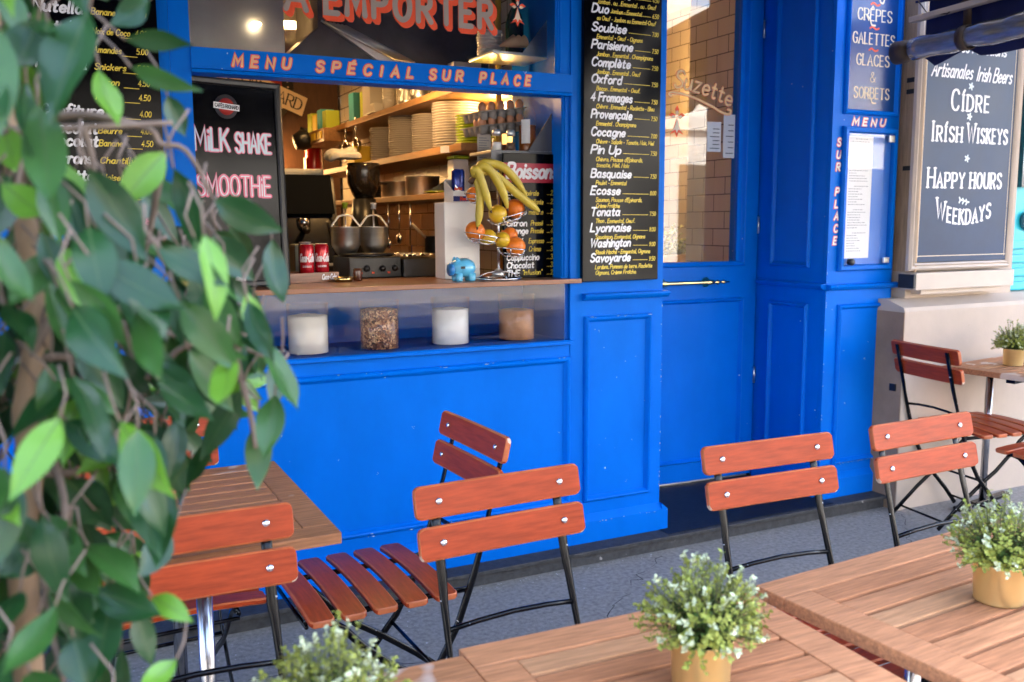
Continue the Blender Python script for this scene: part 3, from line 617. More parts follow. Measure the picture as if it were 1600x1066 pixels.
# ================================================================ the neighbouring building
nb = thing('neighbouring_building', 'cream rendered pub front next door with a timber pier and a stone plinth', 'building', (4.4, 3.3, 0))
def npart(mb, name, m): o = mb.build(name, m); o.parent = nb; o.matrix_parent_inverse = Matrix.Translation((-4.4, -3.3, 0)); return o
b = MB(); b.prism([(3.148, -.01), (3.48, -.01), (3.48, 1.055), (3.262, 1.055), (3.162, 1.02), (3.152, 1.0)], 'x', 3.690, 9); npart(b, 'plinth', CREAM)
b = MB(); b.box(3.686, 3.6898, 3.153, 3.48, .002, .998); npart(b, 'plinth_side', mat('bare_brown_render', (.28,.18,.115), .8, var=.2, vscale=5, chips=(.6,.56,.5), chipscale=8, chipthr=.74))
b = MB(); b.box(3.81, 4.615, 3.262, 3.6, 1.0555, 3.2); b.box(4.615, 9, 3.40, 3.6, 1.0555, 3.2); npart(b, 'wall', CREAM)
b = MB(); b.box(3.80, 3.8095, 3.20, 3.45, 1.19, 3.0)
b.box(3.805, 3.815, 3.215, 3.24, 1.19, 3.0)
npart(b, 'timber_cheek', OAKTRIM)
b = MB(); b.box(3.770, 4.50, 3.165, 3.2615, 1.103, 1.187, .003); b.box(3.85, 4.44, 3.20, 3.2615, 1.0775, 1.1025); npart(b, 'ledge', CREAMTRIM)
b = MB()
for z in (1.115,): b.box(3.755, 3.7695, 3.166, 3.26, 1.112, 1.180)
for z in (1.69, 2.06, 2.115): b.box(3.7935, 3.7995, 3.215, 3.30, z, z+.022)
npart(b, 'strap', mat('black_tape', (.012,.012,.014), .55))
b = MB(); b.box(3.678, 3.6858, 3.18, 3.215, .605, .640); npart(b, 'junction_cover', BLACKPL)
# turquoise door further along
TURQ = mat('turquoise_paint', (.02, .48, .58), .4, var=.06)
b = MB(); b.box(4.62, 5.9, 3.33, 3.3995, 1.0558, 3.1)
for k in range(4): b.box(4.62, 5.9, 3.30, 3.3295, 1.06+k*.075, 1.105+k*.075, .008)
npart(b, 'turquoise_panelling', TURQ)
b = MB(); b.box(4.70, 5.8, 3.295, 3.3298, 1.62, 2.6); npart(b, 'window_pane', mat('dark_pane', (.02,.05,.07), .1, coat=.5))
b = MB(); b.lathe([(0, 0), (.05, 0), (.055, .02), (.03, .04), (0, .045)], (4.80, 3.33, 1.44), 20, Rx(R_(90))); npart(b, 'roundel', mat('dark_roundel', (.05,.12,.16), .3))
# pub sign board
psb = MB().box(-.34, .34, -.012, .012, 0, 1.45).build('pub_sign_board', mat('slate_blue_board', (.020, .046, .105), .36, coat=0, spec=.2, var=.2, vscale=4, roughvar=.06), None, (4.135, 3.214, 1.238))
tag(psb, 'dark slate sign board lettered Cidre, Irish Wiskeys and Happy Hours on the cream pub front', 'sign board')
b = MB(); b.ring(-.375, .375, -.042, 1.5, .038, [(0, -.012), (0, .006), (.3, .018), (.6, .012), (.8, .02), (1, .014), (1, -.012)]); o = b.build('board_frame', CREAMTRIM); o.parent = psb
pp = Plane((-4.135, -.012, -1.238)); a = MB(); c = MB(); g = MB()
text(a, pp, 'Bières Pressions', 4.155, 2.265, .05, .0085, .3, fit=.44, align='c', sub=5); text(a, pp, 'Artisanales', 3.846, 2.140, .068, .0085, .42, fit=.285, sub=5); text(a, pp, 'Irish Beers', 4.165, 2.135, .068, .0085, .42, fit=.262, sub=5)
text(a, pp, 'Cídre', 4.135, 1.985, .098, .0145, 0, nib=.4, serif=True, small=.78, fit=.275, align='c', sub=6, track=3.2)
text(a, pp, 'Irísh', 3.868, 1.832, .092, .0140, 0, nib=.4, serif=True, small=.76, track=2.9, fit=.215, sub=6); text(a, pp, 'Wiskeys', 4.125, 1.832, .092, .0140, 0, nib=.4, serif=True, small=.76, track=2.9, fit=.30, sub=6)
text(a, pp, 'Happy', 3.858, 1.606, .094, .0140, 0, nib=.4, serif=True, small=.76, track=2.9, fit=.262, sub=6); text(a, pp, 'hours', 4.165, 1.606, .094, .0140, 0, nib=.4, serif=True, small=.8, track=2.9, fit=.235, sub=6)
text(a, pp, 'Weekdays', 3.93, 1.425, .094, .0140, 0, nib=.4, serif=True, small=.76, track=2.9, fit=.40, sub=6, bend=lambda u: .9*(u-4.13)**2)
for z in (2.105, 1.958, 1.752):
    for q in range(5):
        an = q*1.2566; ribbon(c, pp, [(4.132, z), (4.132+.016*math.cos(an), z+.016*math.sin(an))], .005, .0008+q*.0002)
for x, z in ((4.10, 1.545), (4.125, 1.54), (4.15, 1.535)):
    for q in range(3): ribbon(c, pp, [(x, z), (x+.015*math.cos(q*2.1), z+.015*math.sin(q*2.1))], .0045, .0008+q*.0002)
for l in ([(3.812, 2.68), (3.812, 1.262)], [(4.458, 1.262), (4.458, 2.68)], [(3.80, 1.268), (4.47, 1.268)]): ribbon(g, pp, l, .0018, .0006)
for n_, m_, mm in (('lettering', a, WHITE), ('flower_ornament', c, PALEBLUE), ('gilt_line', g, CREAMLET)): o = m_.build(n_, mm); o.parent = psb

# terrace awning next door: navy canvas, rolled clear side curtain, strap, rail
aw = thing('terrace_awning', 'navy canvas pub awning with its clear side curtain rolled up in a strap', 'awning', (3.6, 2.6, 2.2))
def apart(mb, name, m): o = mb.build(name, m); o.parent = aw; o.matrix_parent_inverse = Matrix.Translation((-3.6, -2.6, -2.2)); return o
# side runs from the wall (y 3.1) out over the pavement (y 1.2), at x ~ 3.5
def sidept(t, dz=0, dx=0): return Vector((3.50+.10*t+dx, 3.02-1.9*t, 2.205+.06*t+dz))
rr = random.Random(8); pts = []; rad = []
for i in range(40):
    t = i/39; pts.append(sidept(t, .003*math.sin(i*1.3), .002*math.sin(i*.9))); rad.append(.0485+.012*t*1.2+.002*math.sin(i*1.9)+(-.004 if 5 <= i <= 6 else 0))
CURT = mat('clear_plastic_roll', (.30, .27, .25), .12, metal=.55, coat=.5, var=.3, vscale=14, stretch=(6, 1, 6), bump=.22, bscale=9)
b = MB(); b.tube(pts, rad, 14); apart(b, 'rolled_curtain', CURT)
STRAP = mat('brown_strap', (.05, .028, .014), .6)
b = MB(); q = [sidept(.137, .050*math.sin(a_), .052*math.cos(a_)) for a_ in [i*math.pi*2/20 for i in range(20)]]
b.tube(q, [(.022, .004)]*20, 6, closed=True, up=(0, 1, 0)); b.tube([sidept(.137, .052), sidept(.135, .20), sidept(.13, .34)], [(.022, .004)]*3, 6, up=(0, 1, 0)); apart(b, 'strap', STRAP)
b = MB(); b.lathe([(0, -.03), (.04, -.028), (.050, 0), (.052, .05)], sidept(-.02), 16, Rx(R_(-90))); apart(b, 'curtain_end', STRAP)
# valance behind the roll, with notched flap
val = [(0, .16), (0, -.03), (.03, -.075), (.11, -.030), (.145, -.070), (.18, -.078), (1, -.066), (1, .16)]
b = MB(); vs = [sidept(t, z, .075) for t, z in val] + [sidept(t, z, .079) for t, z in val]; n = len(val)
b.raw(vs, [list(range(n)), list(range(n, 2*n))] + [(i, (i+1) % n, n+(i+1) % n, n+i) for i in range(n)]); apart(b, 'valance', DARKNAVYCLOTH)
b = MB(); b.box(-.02, .02, 0, 2.0, -.012, .012, .003, Matrix.Translation(sidept(0, .125, -.02)) @ Rz(R_(183)) @ Rx(R_(2.5))); apart(b, 'frame_rail', CREAMTRIM)
b = MB(); vs = [sidept(0, .20, .0), sidept(1, .16, .0), sidept(1, .5, 2.6), sidept(0, .75, 2.6)]; vs += [v+Vector((0, 0, .01)) for v in vs]
b.raw(vs, [(0,1,2,3), (4,5,6,7), (0,1,5,4), (1,2,6,5), (2,3,7,6), (3,0,4,7)])
vs = [sidept(0, .13, .09), sidept(1, .13, .09), sidept(1, .42, .09), sidept(0, .55, .09)]; vs += [v+Vector((.01, 0, 0)) for v in vs]
b.raw(vs, [(0,1,2,3), (4,5,6,7), (0,1,5,4), (1,2,6,5), (2,3,7,6), (3,0,4,7)])
apart(b, 'canopy', DARKNAVYCLOTH)
b = MB(); b.tube(_crom3 if False else [sidept(.02, .20, -.03), sidept(.05, .13, -.035), sidept(.1, .11, -.035), sidept(.16, .17, -.03), sidept(.2, .24, -.03), sidept(.12, .26, -.03)], .003, 6); apart(b, 'cable', STRAP)

# ================================================================ what the street side holds: an unseen awning for shade, upper storeys, houses opposite, a parked car
sa = thing('shade_awning', 'unseen navy awning shaped to shade the upper part of the blue shopfront', 'awning', (.6, 3.3, 2.9))  # out of view; its reach and drop are set to darken the upper facade
b = MB(); b.prism([(3.30, 3.05), (.95, 2.40), (.95, 2.38), (3.30, 3.03)], 'x', -4, 3.34); o = b.build('canopy', DARKNAVYCLOTH); o.parent = sa; o.matrix_parent_inverse = Matrix.Translation((-.6, -3.3, -2.9))
b = MB(); b.box(-4, 3.34, .935, .949, 2.12, 2.40); o = b.build('valance', DARKNAVYCLOTH); o.parent = sa; o.matrix_parent_inverse = Matrix.Translation((-.6, -3.3, -2.9))
ub = MB().box(-14, 14, 3.42, 12, 3.2, 17).build('apartment_building', CREAM); tag(ub, 'cream apartment storeys rising above the blue shopfront', 'building')
ob = thing('opposite_building', 'sunlit cream stone building across the street with tall windows', 'building', (0, -9, 0))
STONE = mat('sunlit_limestone', (.36, .34, .31), .8, var=.1, vscale=2)
def opart(mb, name, m, par=None): o = mb.build(name, m); o.parent = par or ob; o.matrix_parent_inverse = Matrix.Translation((0, 9, 0)); return o
b = MB(); b.box(-22, 9.2, -16, -9, 0, 5.3)
for z in (3.4, 4.9): b.box(-22, 9.2, -9, -8.86, z, z+.18)
opart(b, 'wall', STONE)
DP = mat('dark_window_glass', (.02,.025,.03), .06, coat=.6)
wf = MB(); 
for i in range(-8, 9):
    for z in (.5,):
        m_ = MB(); m_.box(i*2.5-.55, i*2.5+.55, -9, -8.95, z, z+2.1); m_.m = 1; m_.box(i*2.5-.47, i*2.5-.03, -8.9498, -8.94, z+.08, z+2.02); m_.box(i*2.5+.03, i*2.5+.47, -8.9498, -8.94, z+.08, z+2.02)
        if i <= 3: opart(m_, 'window', [mat('white_frame', (.7,.7,.68), .5), DP])
wb_ = thing('white_building', 'bright white plastered building farther along the opposite pavement', 'building', (20, -9, 0))
b = MB(); b.box(9.25, 34, -16, -9, 0, 5.8); b.box(9.25, 34, -9, -8.9, 3.3, 3.6); o = b.build('wall', mat('white_plaster', (.55,.54,.52), .8, var=.08, vscale=2)); o.parent = wb_; o.matrix_parent_inverse = Matrix.Translation((-20, 9, 0))
for i in range(8):
    for z in (.3,):
        m_ = MB(); m_.box(10.4+i*2.8, 11.7+i*2.8, -9, -8.97, z, z+2.3); o = m_.build('window', DP); o.parent = wb_; o.matrix_parent_inverse = Matrix.Translation((-20, 9, 0))
# parked car mirrored in the display glass
car = thing('parked_car', 'silver grey car parked at the kerb across from the terrace', 'car', (-.9, -3.5, -.125))
CARP = mat('silver_car_paint', (.30,.32,.35), .3, metal=.6, coat=.8); TYRE = mat('tyre_rubber', (.015,.015,.016), .8); CARGL = mat('car_glass', (.02,.025,.03), .05, coat=.5)
def cpart(mb, name, m, par=None): o = mb.build(name, m); o.parent = par or car; return o
b = MB(); bm = bmesh.new(); prof = [(-2.1,.35),(-2.12,.7),(-1.95,.92),(-1.1,1.0),(-.45,1.44),(.9,1.48),(1.7,1.05),(2.05,.95),(2.1,.6),(2.05,.33)]
b.prism(prof, 'y', -.86, .86); cpart(b, 'body', CARP)
b = MB()
for y in (-.868, .868): b.prism([(-.98,1.02),(-.42,1.38),(.15,1.41),(.15,1.02)], 'y', y-.004, y+.004); b.prism([(.22,1.02),(.22,1.41),(.85,1.41),(1.4,1.06)], 'y', y-.004, y+.004)
cpart(b, 'side_window', CARGL)
for x in (-1.32, 1.3):
    for y in (-.80, .80):
        w_ = cpart(MB().lathe([(.2,-.09),(.30,-.1),(.325,-.07),(.325,.07),(.30,.1),(.2,.09)], (x, y, .325), 28, Rx(R_(90))), 'wheel', TYRE)
        m_ = MB(); m_.lathe([(0,-.06),(.05,-.07),(.05,.07),(0,.06)], (x, y, .325), 16, Rx(R_(90)))
        for k in range(5): 
            an = k*1.2566; m_.box(-.025, .025, -.075, .075, .03, .2, 0, Tr(x, y, .325) @ Ry(an))
        m_.lathe([(.185,-.095),(.21,-.095),(.21,.095),(.185,.095)], (x, y, .325), 28, Rx(R_(90)), cap=False); m_.build('rim', STEEL).parent = w_
LEAVES = """
.034 .822 1.617 .002 .812 1.526 .054 d
.044 .939 1.589 .056 .906 1.535 .032 l
.067 .933 1.616 .127 .929 1.614 .026 d
.071 .937 1.592 .127 .889 1.568 .023 m
.095 .923 1.515 .051 .921 1.464 .038 l
.027 .858 1.495 .067 .836 1.417 .046 d
.106 .963 1.503 .115 .917 1.421 .038 d
.140 .939 1.472 .202 .919 1.441 .040 d
.010 .956 1.287 -.008 .897 1.233 .039 l
.040 .990 1.316 .030 .960 1.231 .049 d
.005 .941 1.318 -.055 .884 1.262 .040 d
-.027 1.002 1.262 -.035 .948 1.215 .050 d
.083 .959 1.330 .102 .928 1.252 .051 d
.121 .985 1.328 .145 .986 1.253 .046 d
.183 .945 1.329 .203 .889 1.266 .041 m
.190 .935 1.275 .168 .893 1.219 .035 m
.174 .943 1.247 .167 .927 1.179 .033 m
.160 .952 1.280 .118 .969 1.206 .034 d
.100 .976 1.254 .081 .956 1.183 .031 d
.067 .997 1.247 .053 .965 1.188 .043 d
-.009 .950 1.211 .031 .961 1.147 .057 d
.052 .914 1.198 .066 .850 1.150 .033 d
-.006 .890 1.180 -.028 .890 1.123 .031 d
.045 .974 1.228 .002 .944 1.213 .028 l
.011 .921 1.146 .043 .878 1.140 .023 l
.011 .889 1.116 .062 .838 1.103 .041 d
.059 .883 1.104 .091 .846 1.087 .025 l
.045 .898 1.085 .056 .891 1.033 .030 d
.075 .858 1.050 .041 .820 1.048 .025 l
-.009 .876 1.082 -.001 .853 1.040 .040 d
.120 .971 1.401 .147 .963 1.335 .041 d
.078 .995 1.391 .117 .968 1.350 .046 d
.167 .943 1.382 .179 .928 1.322 .029 l
-.000 .949 1.401 .048 .897 1.343 .026 l
-.044 .916 1.380 -.024 .868 1.342 .033 d
.202 .979 1.432 .205 .941 1.367 .035 d
.154 .987 1.406 .153 .984 1.319 .046 d
-.008 .996 1.538 -.006 .984 1.484 .033 l
-.039 .945 1.537 -.030 .924 1.495 .032 l
.112 1.036 1.581 .128 1.035 1.539 .029 d
-.032 .905 1.163 -.063 .882 1.144 .040 d
-.048 .873 1.133 -.063 .835 1.108 .040 d
.039 1.049 1.482 -.015 1.063 1.462 .044 d
.043 .943 1.119 .016 .928 1.062 .039 d
.086 .948 1.143 .049 .908 1.114 .035 d
.136 1.014 1.215 .106 1.003 1.172 .032 d
.184 1.000 1.367 .165 .986 1.294 .040 d
.150 1.039 1.435 .197 1.050 1.384 .044 d
.094 .973 1.662 .057 .989 1.638 .035 d
-.003 .884 1.618 -.024 .864 1.573 .044 d
.049 1.049 1.436 .010 1.077 1.389 .047 d
.084 1.011 1.222 .068 .959 1.176 .033 d
.209 .988 1.305 .192 .965 1.254 .033 d
.119 1.010 1.287 .097 1.010 1.220 .043 d
.154 1.038 1.302 .134 .993 1.248 .041 d
-.111 1.004 1.465 -.190 .998 1.436 .038 d
-.253 .912 1.597 -.320 .880 1.546 .038 d
-.183 1.026 1.040 -.202 1.021 .982 .028 d
-.081 1.171 1.226 -.108 1.185 1.143 .039 m
-.315 1.020 1.152 -.349 1.028 1.103 .029 d
-.322 .979 1.471 -.356 .936 1.443 .031 d
-.133 1.052 1.438 -.135 1.077 1.382 .027 m
-.145 .932 1.144 -.165 .922 1.077 .036 d
-.145 1.008 1.029 -.200 1.043 1.001 .031 l
-.004 .805 1.802 -.030 .746 1.773 .037 d
-.253 .982 .972 -.280 .991 .918 .030 d
.013 1.115 1.431 -.007 1.172 1.365 .043 m
-.325 1.153 1.508 -.330 1.175 1.447 .033 m
-.197 1.161 1.051 -.246 1.161 1.016 .029 d
-.197 .929 1.273 -.204 .894 1.219 .030 d
-.343 1.124 1.336 -.356 1.130 1.261 .036 m
.005 .893 1.315 .024 .853 1.244 .039 d
-.331 .911 1.982 -.373 .881 1.929 .035 d
-.283 .961 1.675 -.329 .896 1.653 .037 d
.031 .916 1.044 .022 .884 .977 .032 d
-.275 1.081 1.208 -.315 1.122 1.174 .028 d
-.047 1.053 1.550 -.021 1.088 1.496 .035 m
.164 1.209 1.389 .183 1.211 1.309 .040 m
.020 1.144 1.185 .059 1.188 1.124 .037 m
-.040 1.033 1.514 -.010 1.076 1.457 .040 l
.059 .839 1.418 .073 .779 1.357 .042 d
.110 .803 1.440 .113 .786 1.369 .032 l
-.030 1.146 1.304 -.026 1.176 1.246 .034 d
-.028 1.265 1.188 .008 1.287 1.131 .033 m
-.065 .999 1.107 -.079 1.002 1.045 .027 m
-.265 .899 1.528 -.308 .837 1.501 .037 d
.141 1.185 1.445 .139 1.243 1.425 .030 d
.127 1.150 1.338 .134 1.229 1.304 .041 d
-.100 .879 .974 -.111 .864 .913 .032 d
-.248 .841 1.411 -.258 .789 1.382 .028 d
-.106 1.188 1.308 -.071 1.250 1.284 .033 d
.047 1.254 1.112 .094 1.286 1.057 .041 d
-.379 .986 1.492 -.409 .951 1.442 .028 l
-.281 1.009 1.158 -.313 1.021 1.103 .033 l
-.196 .992 1.254 -.252 .931 1.217 .044 d
-.331 .930 .988 -.403 .915 .948 .040 m
.075 .957 1.314 .115 .910 1.279 .037 d
-.124 1.191 1.254 -.115 1.216 1.194 .033 m
-.099 1.068 1.073 -.142 1.117 1.050 .034 d
-.258 .975 1.210 -.316 .992 1.196 .027 d
-.039 1.089 1.069 -.065 1.158 1.048 .038 d
-.298 1.053 .980 -.354 1.112 .956 .041 m
-.043 1.215 1.488 -.009 1.246 1.444 .030 m
-.070 .984 1.182 -.071 .923 1.138 .038 m
-.033 1.265 1.701 .007 1.292 1.651 .034 m
-.057 .809 1.108 -.093 .733 1.071 .040 d
-.138 1.253 1.332 -.127 1.293 1.280 .032 m
-.170 1.077 2.065 -.170 1.093 2.002 .030 d
-.114 1.102 1.671 -.085 1.165 1.623 .038 d
-.031 1.013 1.165 -.039 1.033 1.098 .037 d
.010 .972 1.266 .029 .970 1.182 .036 l
-.015 1.185 2.042 -.002 1.224 1.961 .042 d
-.132 1.147 1.552 -.122 1.201 1.523 .028 l
-.050 1.078 1.024 -.074 1.121 .967 .034 d
-.104 .919 1.597 -.120 .882 1.541 .034 m
-.036 1.106 1.631 -.018 1.150 1.568 .041 m
-.074 1.090 1.006 -.111 1.169 .980 .042 d
-.060 1.238 1.678 -.072 1.286 1.640 .028 m
.012 1.131 1.412 .023 1.140 1.332 .037 m
-.102 1.113 1.562 -.091 1.132 1.488 .036 d
.082 1.059 1.485 .120 1.064 1.423 .033 d
-.330 1.126 2.095 -.356 1.182 2.059 .032 l
-.017 1.028 1.375 -.023 1.049 1.297 .039 d
.077 1.114 1.351 .138 1.122 1.286 .045 m
-.301 1.166 1.587 -.315 1.242 1.549 .038 d
.088 1.094 1.508 .154 1.084 1.449 .038 m
-.256 .883 1.433 -.304 .859 1.388 .032 d
-.091 1.016 1.427 -.132 1.069 1.391 .038 m
-.156 1.015 .923 -.182 1.054 .867 .035 l
-.108 .941 1.515 -.120 .926 1.432 .040 d
.044 .971 1.220 .078 .899 1.193 .038 m
-.385 .996 1.031 -.421 .995 .973 .029 m
-.322 .959 1.227 -.386 .939 1.170 .045 l
-.231 .924 1.539 -.295 .935 1.503 .032 m
-.144 .871 .951 -.190 .855 .914 .028 d
-.146 1.100 1.399 -.151 1.162 1.352 .037 d
-.034 1.104 1.024 -.081 1.159 .988 .037 m
-.206 .840 1.223 -.260 .784 1.201 .040 d
-.328 .991 1.576 -.359 1.002 1.520 .028 d
-.046 .979 1.600 -.067 .909 1.559 .039 m
-.032 1.053 1.203 -.054 1.128 1.171 .041 d
-.334 1.094 1.353 -.400 1.102 1.336 .030 m
-.051 1.131 1.523 -.077 1.172 1.446 .046 m
-.099 1.116 1.591 -.118 1.124 1.532 .026 l
-.240 .832 1.517 -.259 .802 1.466 .031 d
-.066 1.083 .882 -.051 1.125 .810 .039 l
-.048 1.143 1.501 -.026 1.210 1.484 .034 d
-.203 .970 1.614 -.218 .953 1.555 .026 d
-.016 .998 1.328 .010 1.010 1.258 .036 d
-.063 1.262 1.133 -.084 1.303 1.085 .029 m
-.189 .884 1.259 -.189 .864 1.189 .037 l
-.295 1.048 1.531 -.341 1.046 1.461 .038 d
-.203 .802 .979 -.203 .746 .931 .032 d
-.028 1.118 1.182 -.045 1.141 1.105 .036 d
-.183 .985 1.203 -.209 .934 1.169 .028 m
-.307 1.178 1.562 -.328 1.203 1.485 .040 l
.021 1.162 .976 .002 1.220 .937 .034 d
.136 1.163 1.296 .129 1.216 1.232 .040 d
.001 1.227 1.628 -.020 1.303 1.596 .041 d
-.150 1.197 1.025 -.202 1.233 .987 .035 d
-.313 1.059 1.265 -.339 1.042 1.190 .040 d
-.395 1.017 .979 -.446 1.064 .945 .040 m
-.276 .910 1.718 -.328 .863 1.688 .036 d
.034 1.216 1.252 .104 1.260 1.234 .038 l
-.075 1.169 .960 -.074 1.231 .921 .033 m
.023 1.237 1.252 .071 1.272 1.222 .033 d
-.198 .951 2.051 -.249 .911 2.022 .036 m
-.162 .971 1.592 -.180 .943 1.529 .033 d
-.033 1.013 1.506 -.005 1.034 1.446 .032 d
-.157 .863 1.665 -.237 .854 1.631 .045 m
-.040 1.086 .943 -.060 1.118 .886 .029 d
.128 1.222 1.418 .142 1.301 1.391 .042 m
-.132 .816 1.521 -.111 .765 1.472 .033 m
-.127 1.003 1.310 -.172 1.006 1.263 .031 m
.093 .845 1.383 .138 .830 1.317 .038 m
-.227 .837 .789 -.253 .765 .766 .036 d
-.379 1.025 .976 -.424 1.018 .907 .042 d
-.352 .962 1.112 -.407 .962 1.063 .037 d
-.250 1.109 1.159 -.309 1.088 1.115 .038 d
-.124 1.197 1.439 -.082 1.257 1.396 .043 m
-.049 1.020 1.006 -.086 1.083 .955 .045 d
-.252 .857 1.486 -.267 .828 1.414 .038 d
-.262 1.180 1.556 -.272 1.218 1.488 .036 d
-.105 .978 .910 -.174 .933 .885 .040 l
-.250 1.135 1.672 -.291 1.174 1.600 .039 m
-.249 .836 1.372 -.332 .808 1.350 .044 l
.128 1.216 1.324 .162 1.249 1.284 .029 m
.024 .844 1.447 .030 .797 1.382 .040 d
-.218 .940 .997 -.274 .879 .961 .041 d
-.151 .808 1.640 -.162 .798 1.555 .038 d
-.209 .938 1.605 -.265 .878 1.580 .039 l
-.343 .920 1.021 -.357 .886 .945 .040 d
.009 1.131 1.528 .017 1.153 1.446 .042 d
.005 1.046 1.718 .062 1.054 1.675 .036 d
-.186 1.161 .778 -.243 1.161 .756 .029 m
.003 .827 1.679 .063 .771 1.658 .038 l
.006 1.109 1.014 .017 1.166 .993 .029 d
-.305 .915 1.686 -.357 .905 1.625 .036 d
-.027 1.052 1.095 -.067 1.107 1.073 .036 l
-.124 1.198 1.534 -.122 1.227 1.477 .027 m
-.030 1.102 1.472 -.039 1.124 1.416 .026 m
.267 .899 1.950 .283 .890 1.888 .033 d
-.241 1.046 1.584 -.266 1.048 1.513 .033 l
-.101 .804 1.061 -.135 .763 .992 .038 d
-.115 1.095 1.328 -.135 1.100 1.261 .036 l
.025 1.155 2.088 .011 1.178 2.000 .041 m
-.069 .855 1.704 -.054 .826 1.653 .026 l
-.161 .957 1.089 -.182 .931 1.011 .036 l
-.237 .880 1.161 -.272 .835 1.126 .033 m
-.209 1.213 1.616 -.178 1.279 1.593 .035 m
.088 1.227 1.233 .119 1.267 1.191 .027 d
-.165 .991 1.500 -.195 .957 1.427 .042 d
-.090 .991 2.056 -.108 .999 1.992 .030 m
-.339 .968 1.029 -.355 .957 .944 .038 d
-.063 1.093 1.262 -.085 1.149 1.239 .028 d
-.264 .973 2.021 -.301 .979 1.945 .038 d
.008 .949 1.348 .049 .945 1.268 .042 d
-.133 .986 1.283 -.151 1.004 1.212 .039 d
-.257 .820 1.631 -.328 .826 1.579 .039 m
-.374 .932 1.589 -.415 .919 1.536 .035 d
-.115 .925 1.408 -.140 .890 1.328 .042 m
.053 1.069 1.176 .083 1.080 1.111 .031 d
-.250 .870 1.451 -.269 .831 1.401 .032 d
-.106 1.123 1.121 -.114 1.181 1.072 .032 d
-.021 1.201 1.413 -.048 1.222 1.354 .034 m
-.218 1.177 1.425 -.277 1.195 1.363 .043 d
-.355 1.037 1.496 -.407 1.103 1.465 .038 d
-.393 1.004 1.522 -.452 .967 1.497 .035 d
-.335 1.060 1.176 -.378 1.067 1.117 .033 d
-.280 1.001 1.092 -.320 1.035 1.046 .033 l
-.347 1.115 .958 -.388 1.129 .914 .031 d
-.217 .910 1.680 -.235 .896 1.602 .037 d
-.342 .886 1.693 -.398 .866 1.647 .039 d
-.165 1.051 1.141 -.191 1.065 1.071 .033 d
-.257 1.215 1.440 -.282 1.264 1.413 .028 m
-.151 1.233 1.401 -.136 1.288 1.343 .039 d
-.392 .947 1.392 -.414 .961 1.324 .036 l
.080 1.066 1.352 .132 1.125 1.316 .037 l
-.014 .848 1.716 -.031 .819 1.653 .031 d
-.181 1.147 1.247 -.227 1.155 1.207 .032 d
-.040 1.057 1.667 -.009 1.134 1.639 .044 d
-.004 1.148 1.624 -.018 1.179 1.556 .033 m
-.116 1.039 1.045 -.139 1.070 .968 .038 m
-.081 1.245 1.048 -.129 1.292 1.017 .032 d
-.292 1.185 1.110 -.320 1.212 1.029 .042 d
-.063 1.256 1.543 -.039 1.306 1.499 .032 m
-.304 .984 1.158 -.373 .994 1.110 .040 d
-.240 .938 1.335 -.272 .955 1.276 .031 l
-.080 .860 1.261 -.052 .781 1.231 .045 m
-.096 .872 1.602 -.098 .845 1.536 .031 d
.155 1.037 1.442 .185 1.076 1.398 .032 d
-.125 .854 .951 -.119 .812 .875 .037 d
-.040 .921 1.485 -.009 .862 1.456 .033 l
-.208 .869 .992 -.254 .833 .934 .042 l
-.034 .944 1.491 -.059 .886 1.433 .044 d
-.040 1.066 1.233 -.018 1.097 1.170 .032 d
-.027 1.132 1.347 -.056 1.161 1.285 .033 m
-.232 .940 1.578 -.249 .917 1.506 .038 d
-.093 1.157 1.109 -.088 1.181 1.052 .030 m
-.151 1.165 1.240 -.147 1.176 1.176 .034 m
.155 1.119 1.284 .164 1.128 1.219 .034 d
.073 1.198 1.892 .143 1.237 1.852 .045 d
.091 1.225 1.197 .103 1.264 1.138 .036 m
-.301 .913 1.581 -.327 .838 1.559 .039 m
-.124 1.196 1.012 -.105 1.245 .949 .042 l
-.224 1.075 1.288 -.301 1.063 1.263 .035 d
-.236 .938 1.100 -.277 .936 1.053 .032 d
-.192 .907 1.390 -.250 .862 1.337 .041 d
-.230 1.148 1.271 -.267 1.177 1.209 .033 d
-.155 .973 1.614 -.198 .997 1.567 .030 d
-.000 1.202 1.037 -.001 1.222 .963 .035 l
-.351 1.093 1.374 -.376 1.090 1.295 .043 m
-.178 .930 1.181 -.248 .897 1.154 .040 d
-.256 1.166 2.030 -.247 1.230 1.978 .036 d
.066 1.185 1.173 .083 1.207 1.096 .042 d
-.117 1.088 1.427 -.134 1.095 1.341 .039 d
-.234 1.116 1.072 -.285 1.180 1.042 .042 l
-.120 1.110 1.638 -.108 1.137 1.565 .036 d
-.203 1.104 .955 -.211 1.117 .878 .037 m
-.277 .918 2.042 -.338 .950 1.981 .046 d
-.232 .840 1.229 -.241 .776 1.206 .035 d
-.181 .880 1.374 -.220 .881 1.313 .033 d
-.159 1.099 1.131 -.159 1.111 1.061 .036 d
-.220 .938 .978 -.252 .937 .925 .031 d
-.226 1.218 1.399 -.222 1.266 1.359 .032 d
-.342 1.110 1.002 -.376 1.097 .936 .034 l
-.368 .942 1.443 -.413 .958 1.367 .044 d
-.130 .858 .994 -.187 .846 .950 .033 d
-.051 1.184 .960 -.066 1.270 .941 .038 d
-.093 1.073 1.070 -.108 1.082 1.008 .032 d
-.268 .894 1.637 -.335 .879 1.599 .035 d
-.007 .852 1.545 -.004 .808 1.465 .043 m
.003 1.233 1.019 .014 1.242 .960 .029 m
-.008 1.039 1.800 -.027 1.082 1.752 .033 d
-.238 1.038 1.646 -.254 1.035 1.584 .031 d
-.011 1.134 1.152 .008 1.156 1.084 .037 m
.127 .996 1.389 .174 1.034 1.366 .029 d
-.082 1.152 1.405 -.048 1.218 1.357 .042 d
-.006 .996 1.652 .012 1.001 1.590 .028 m
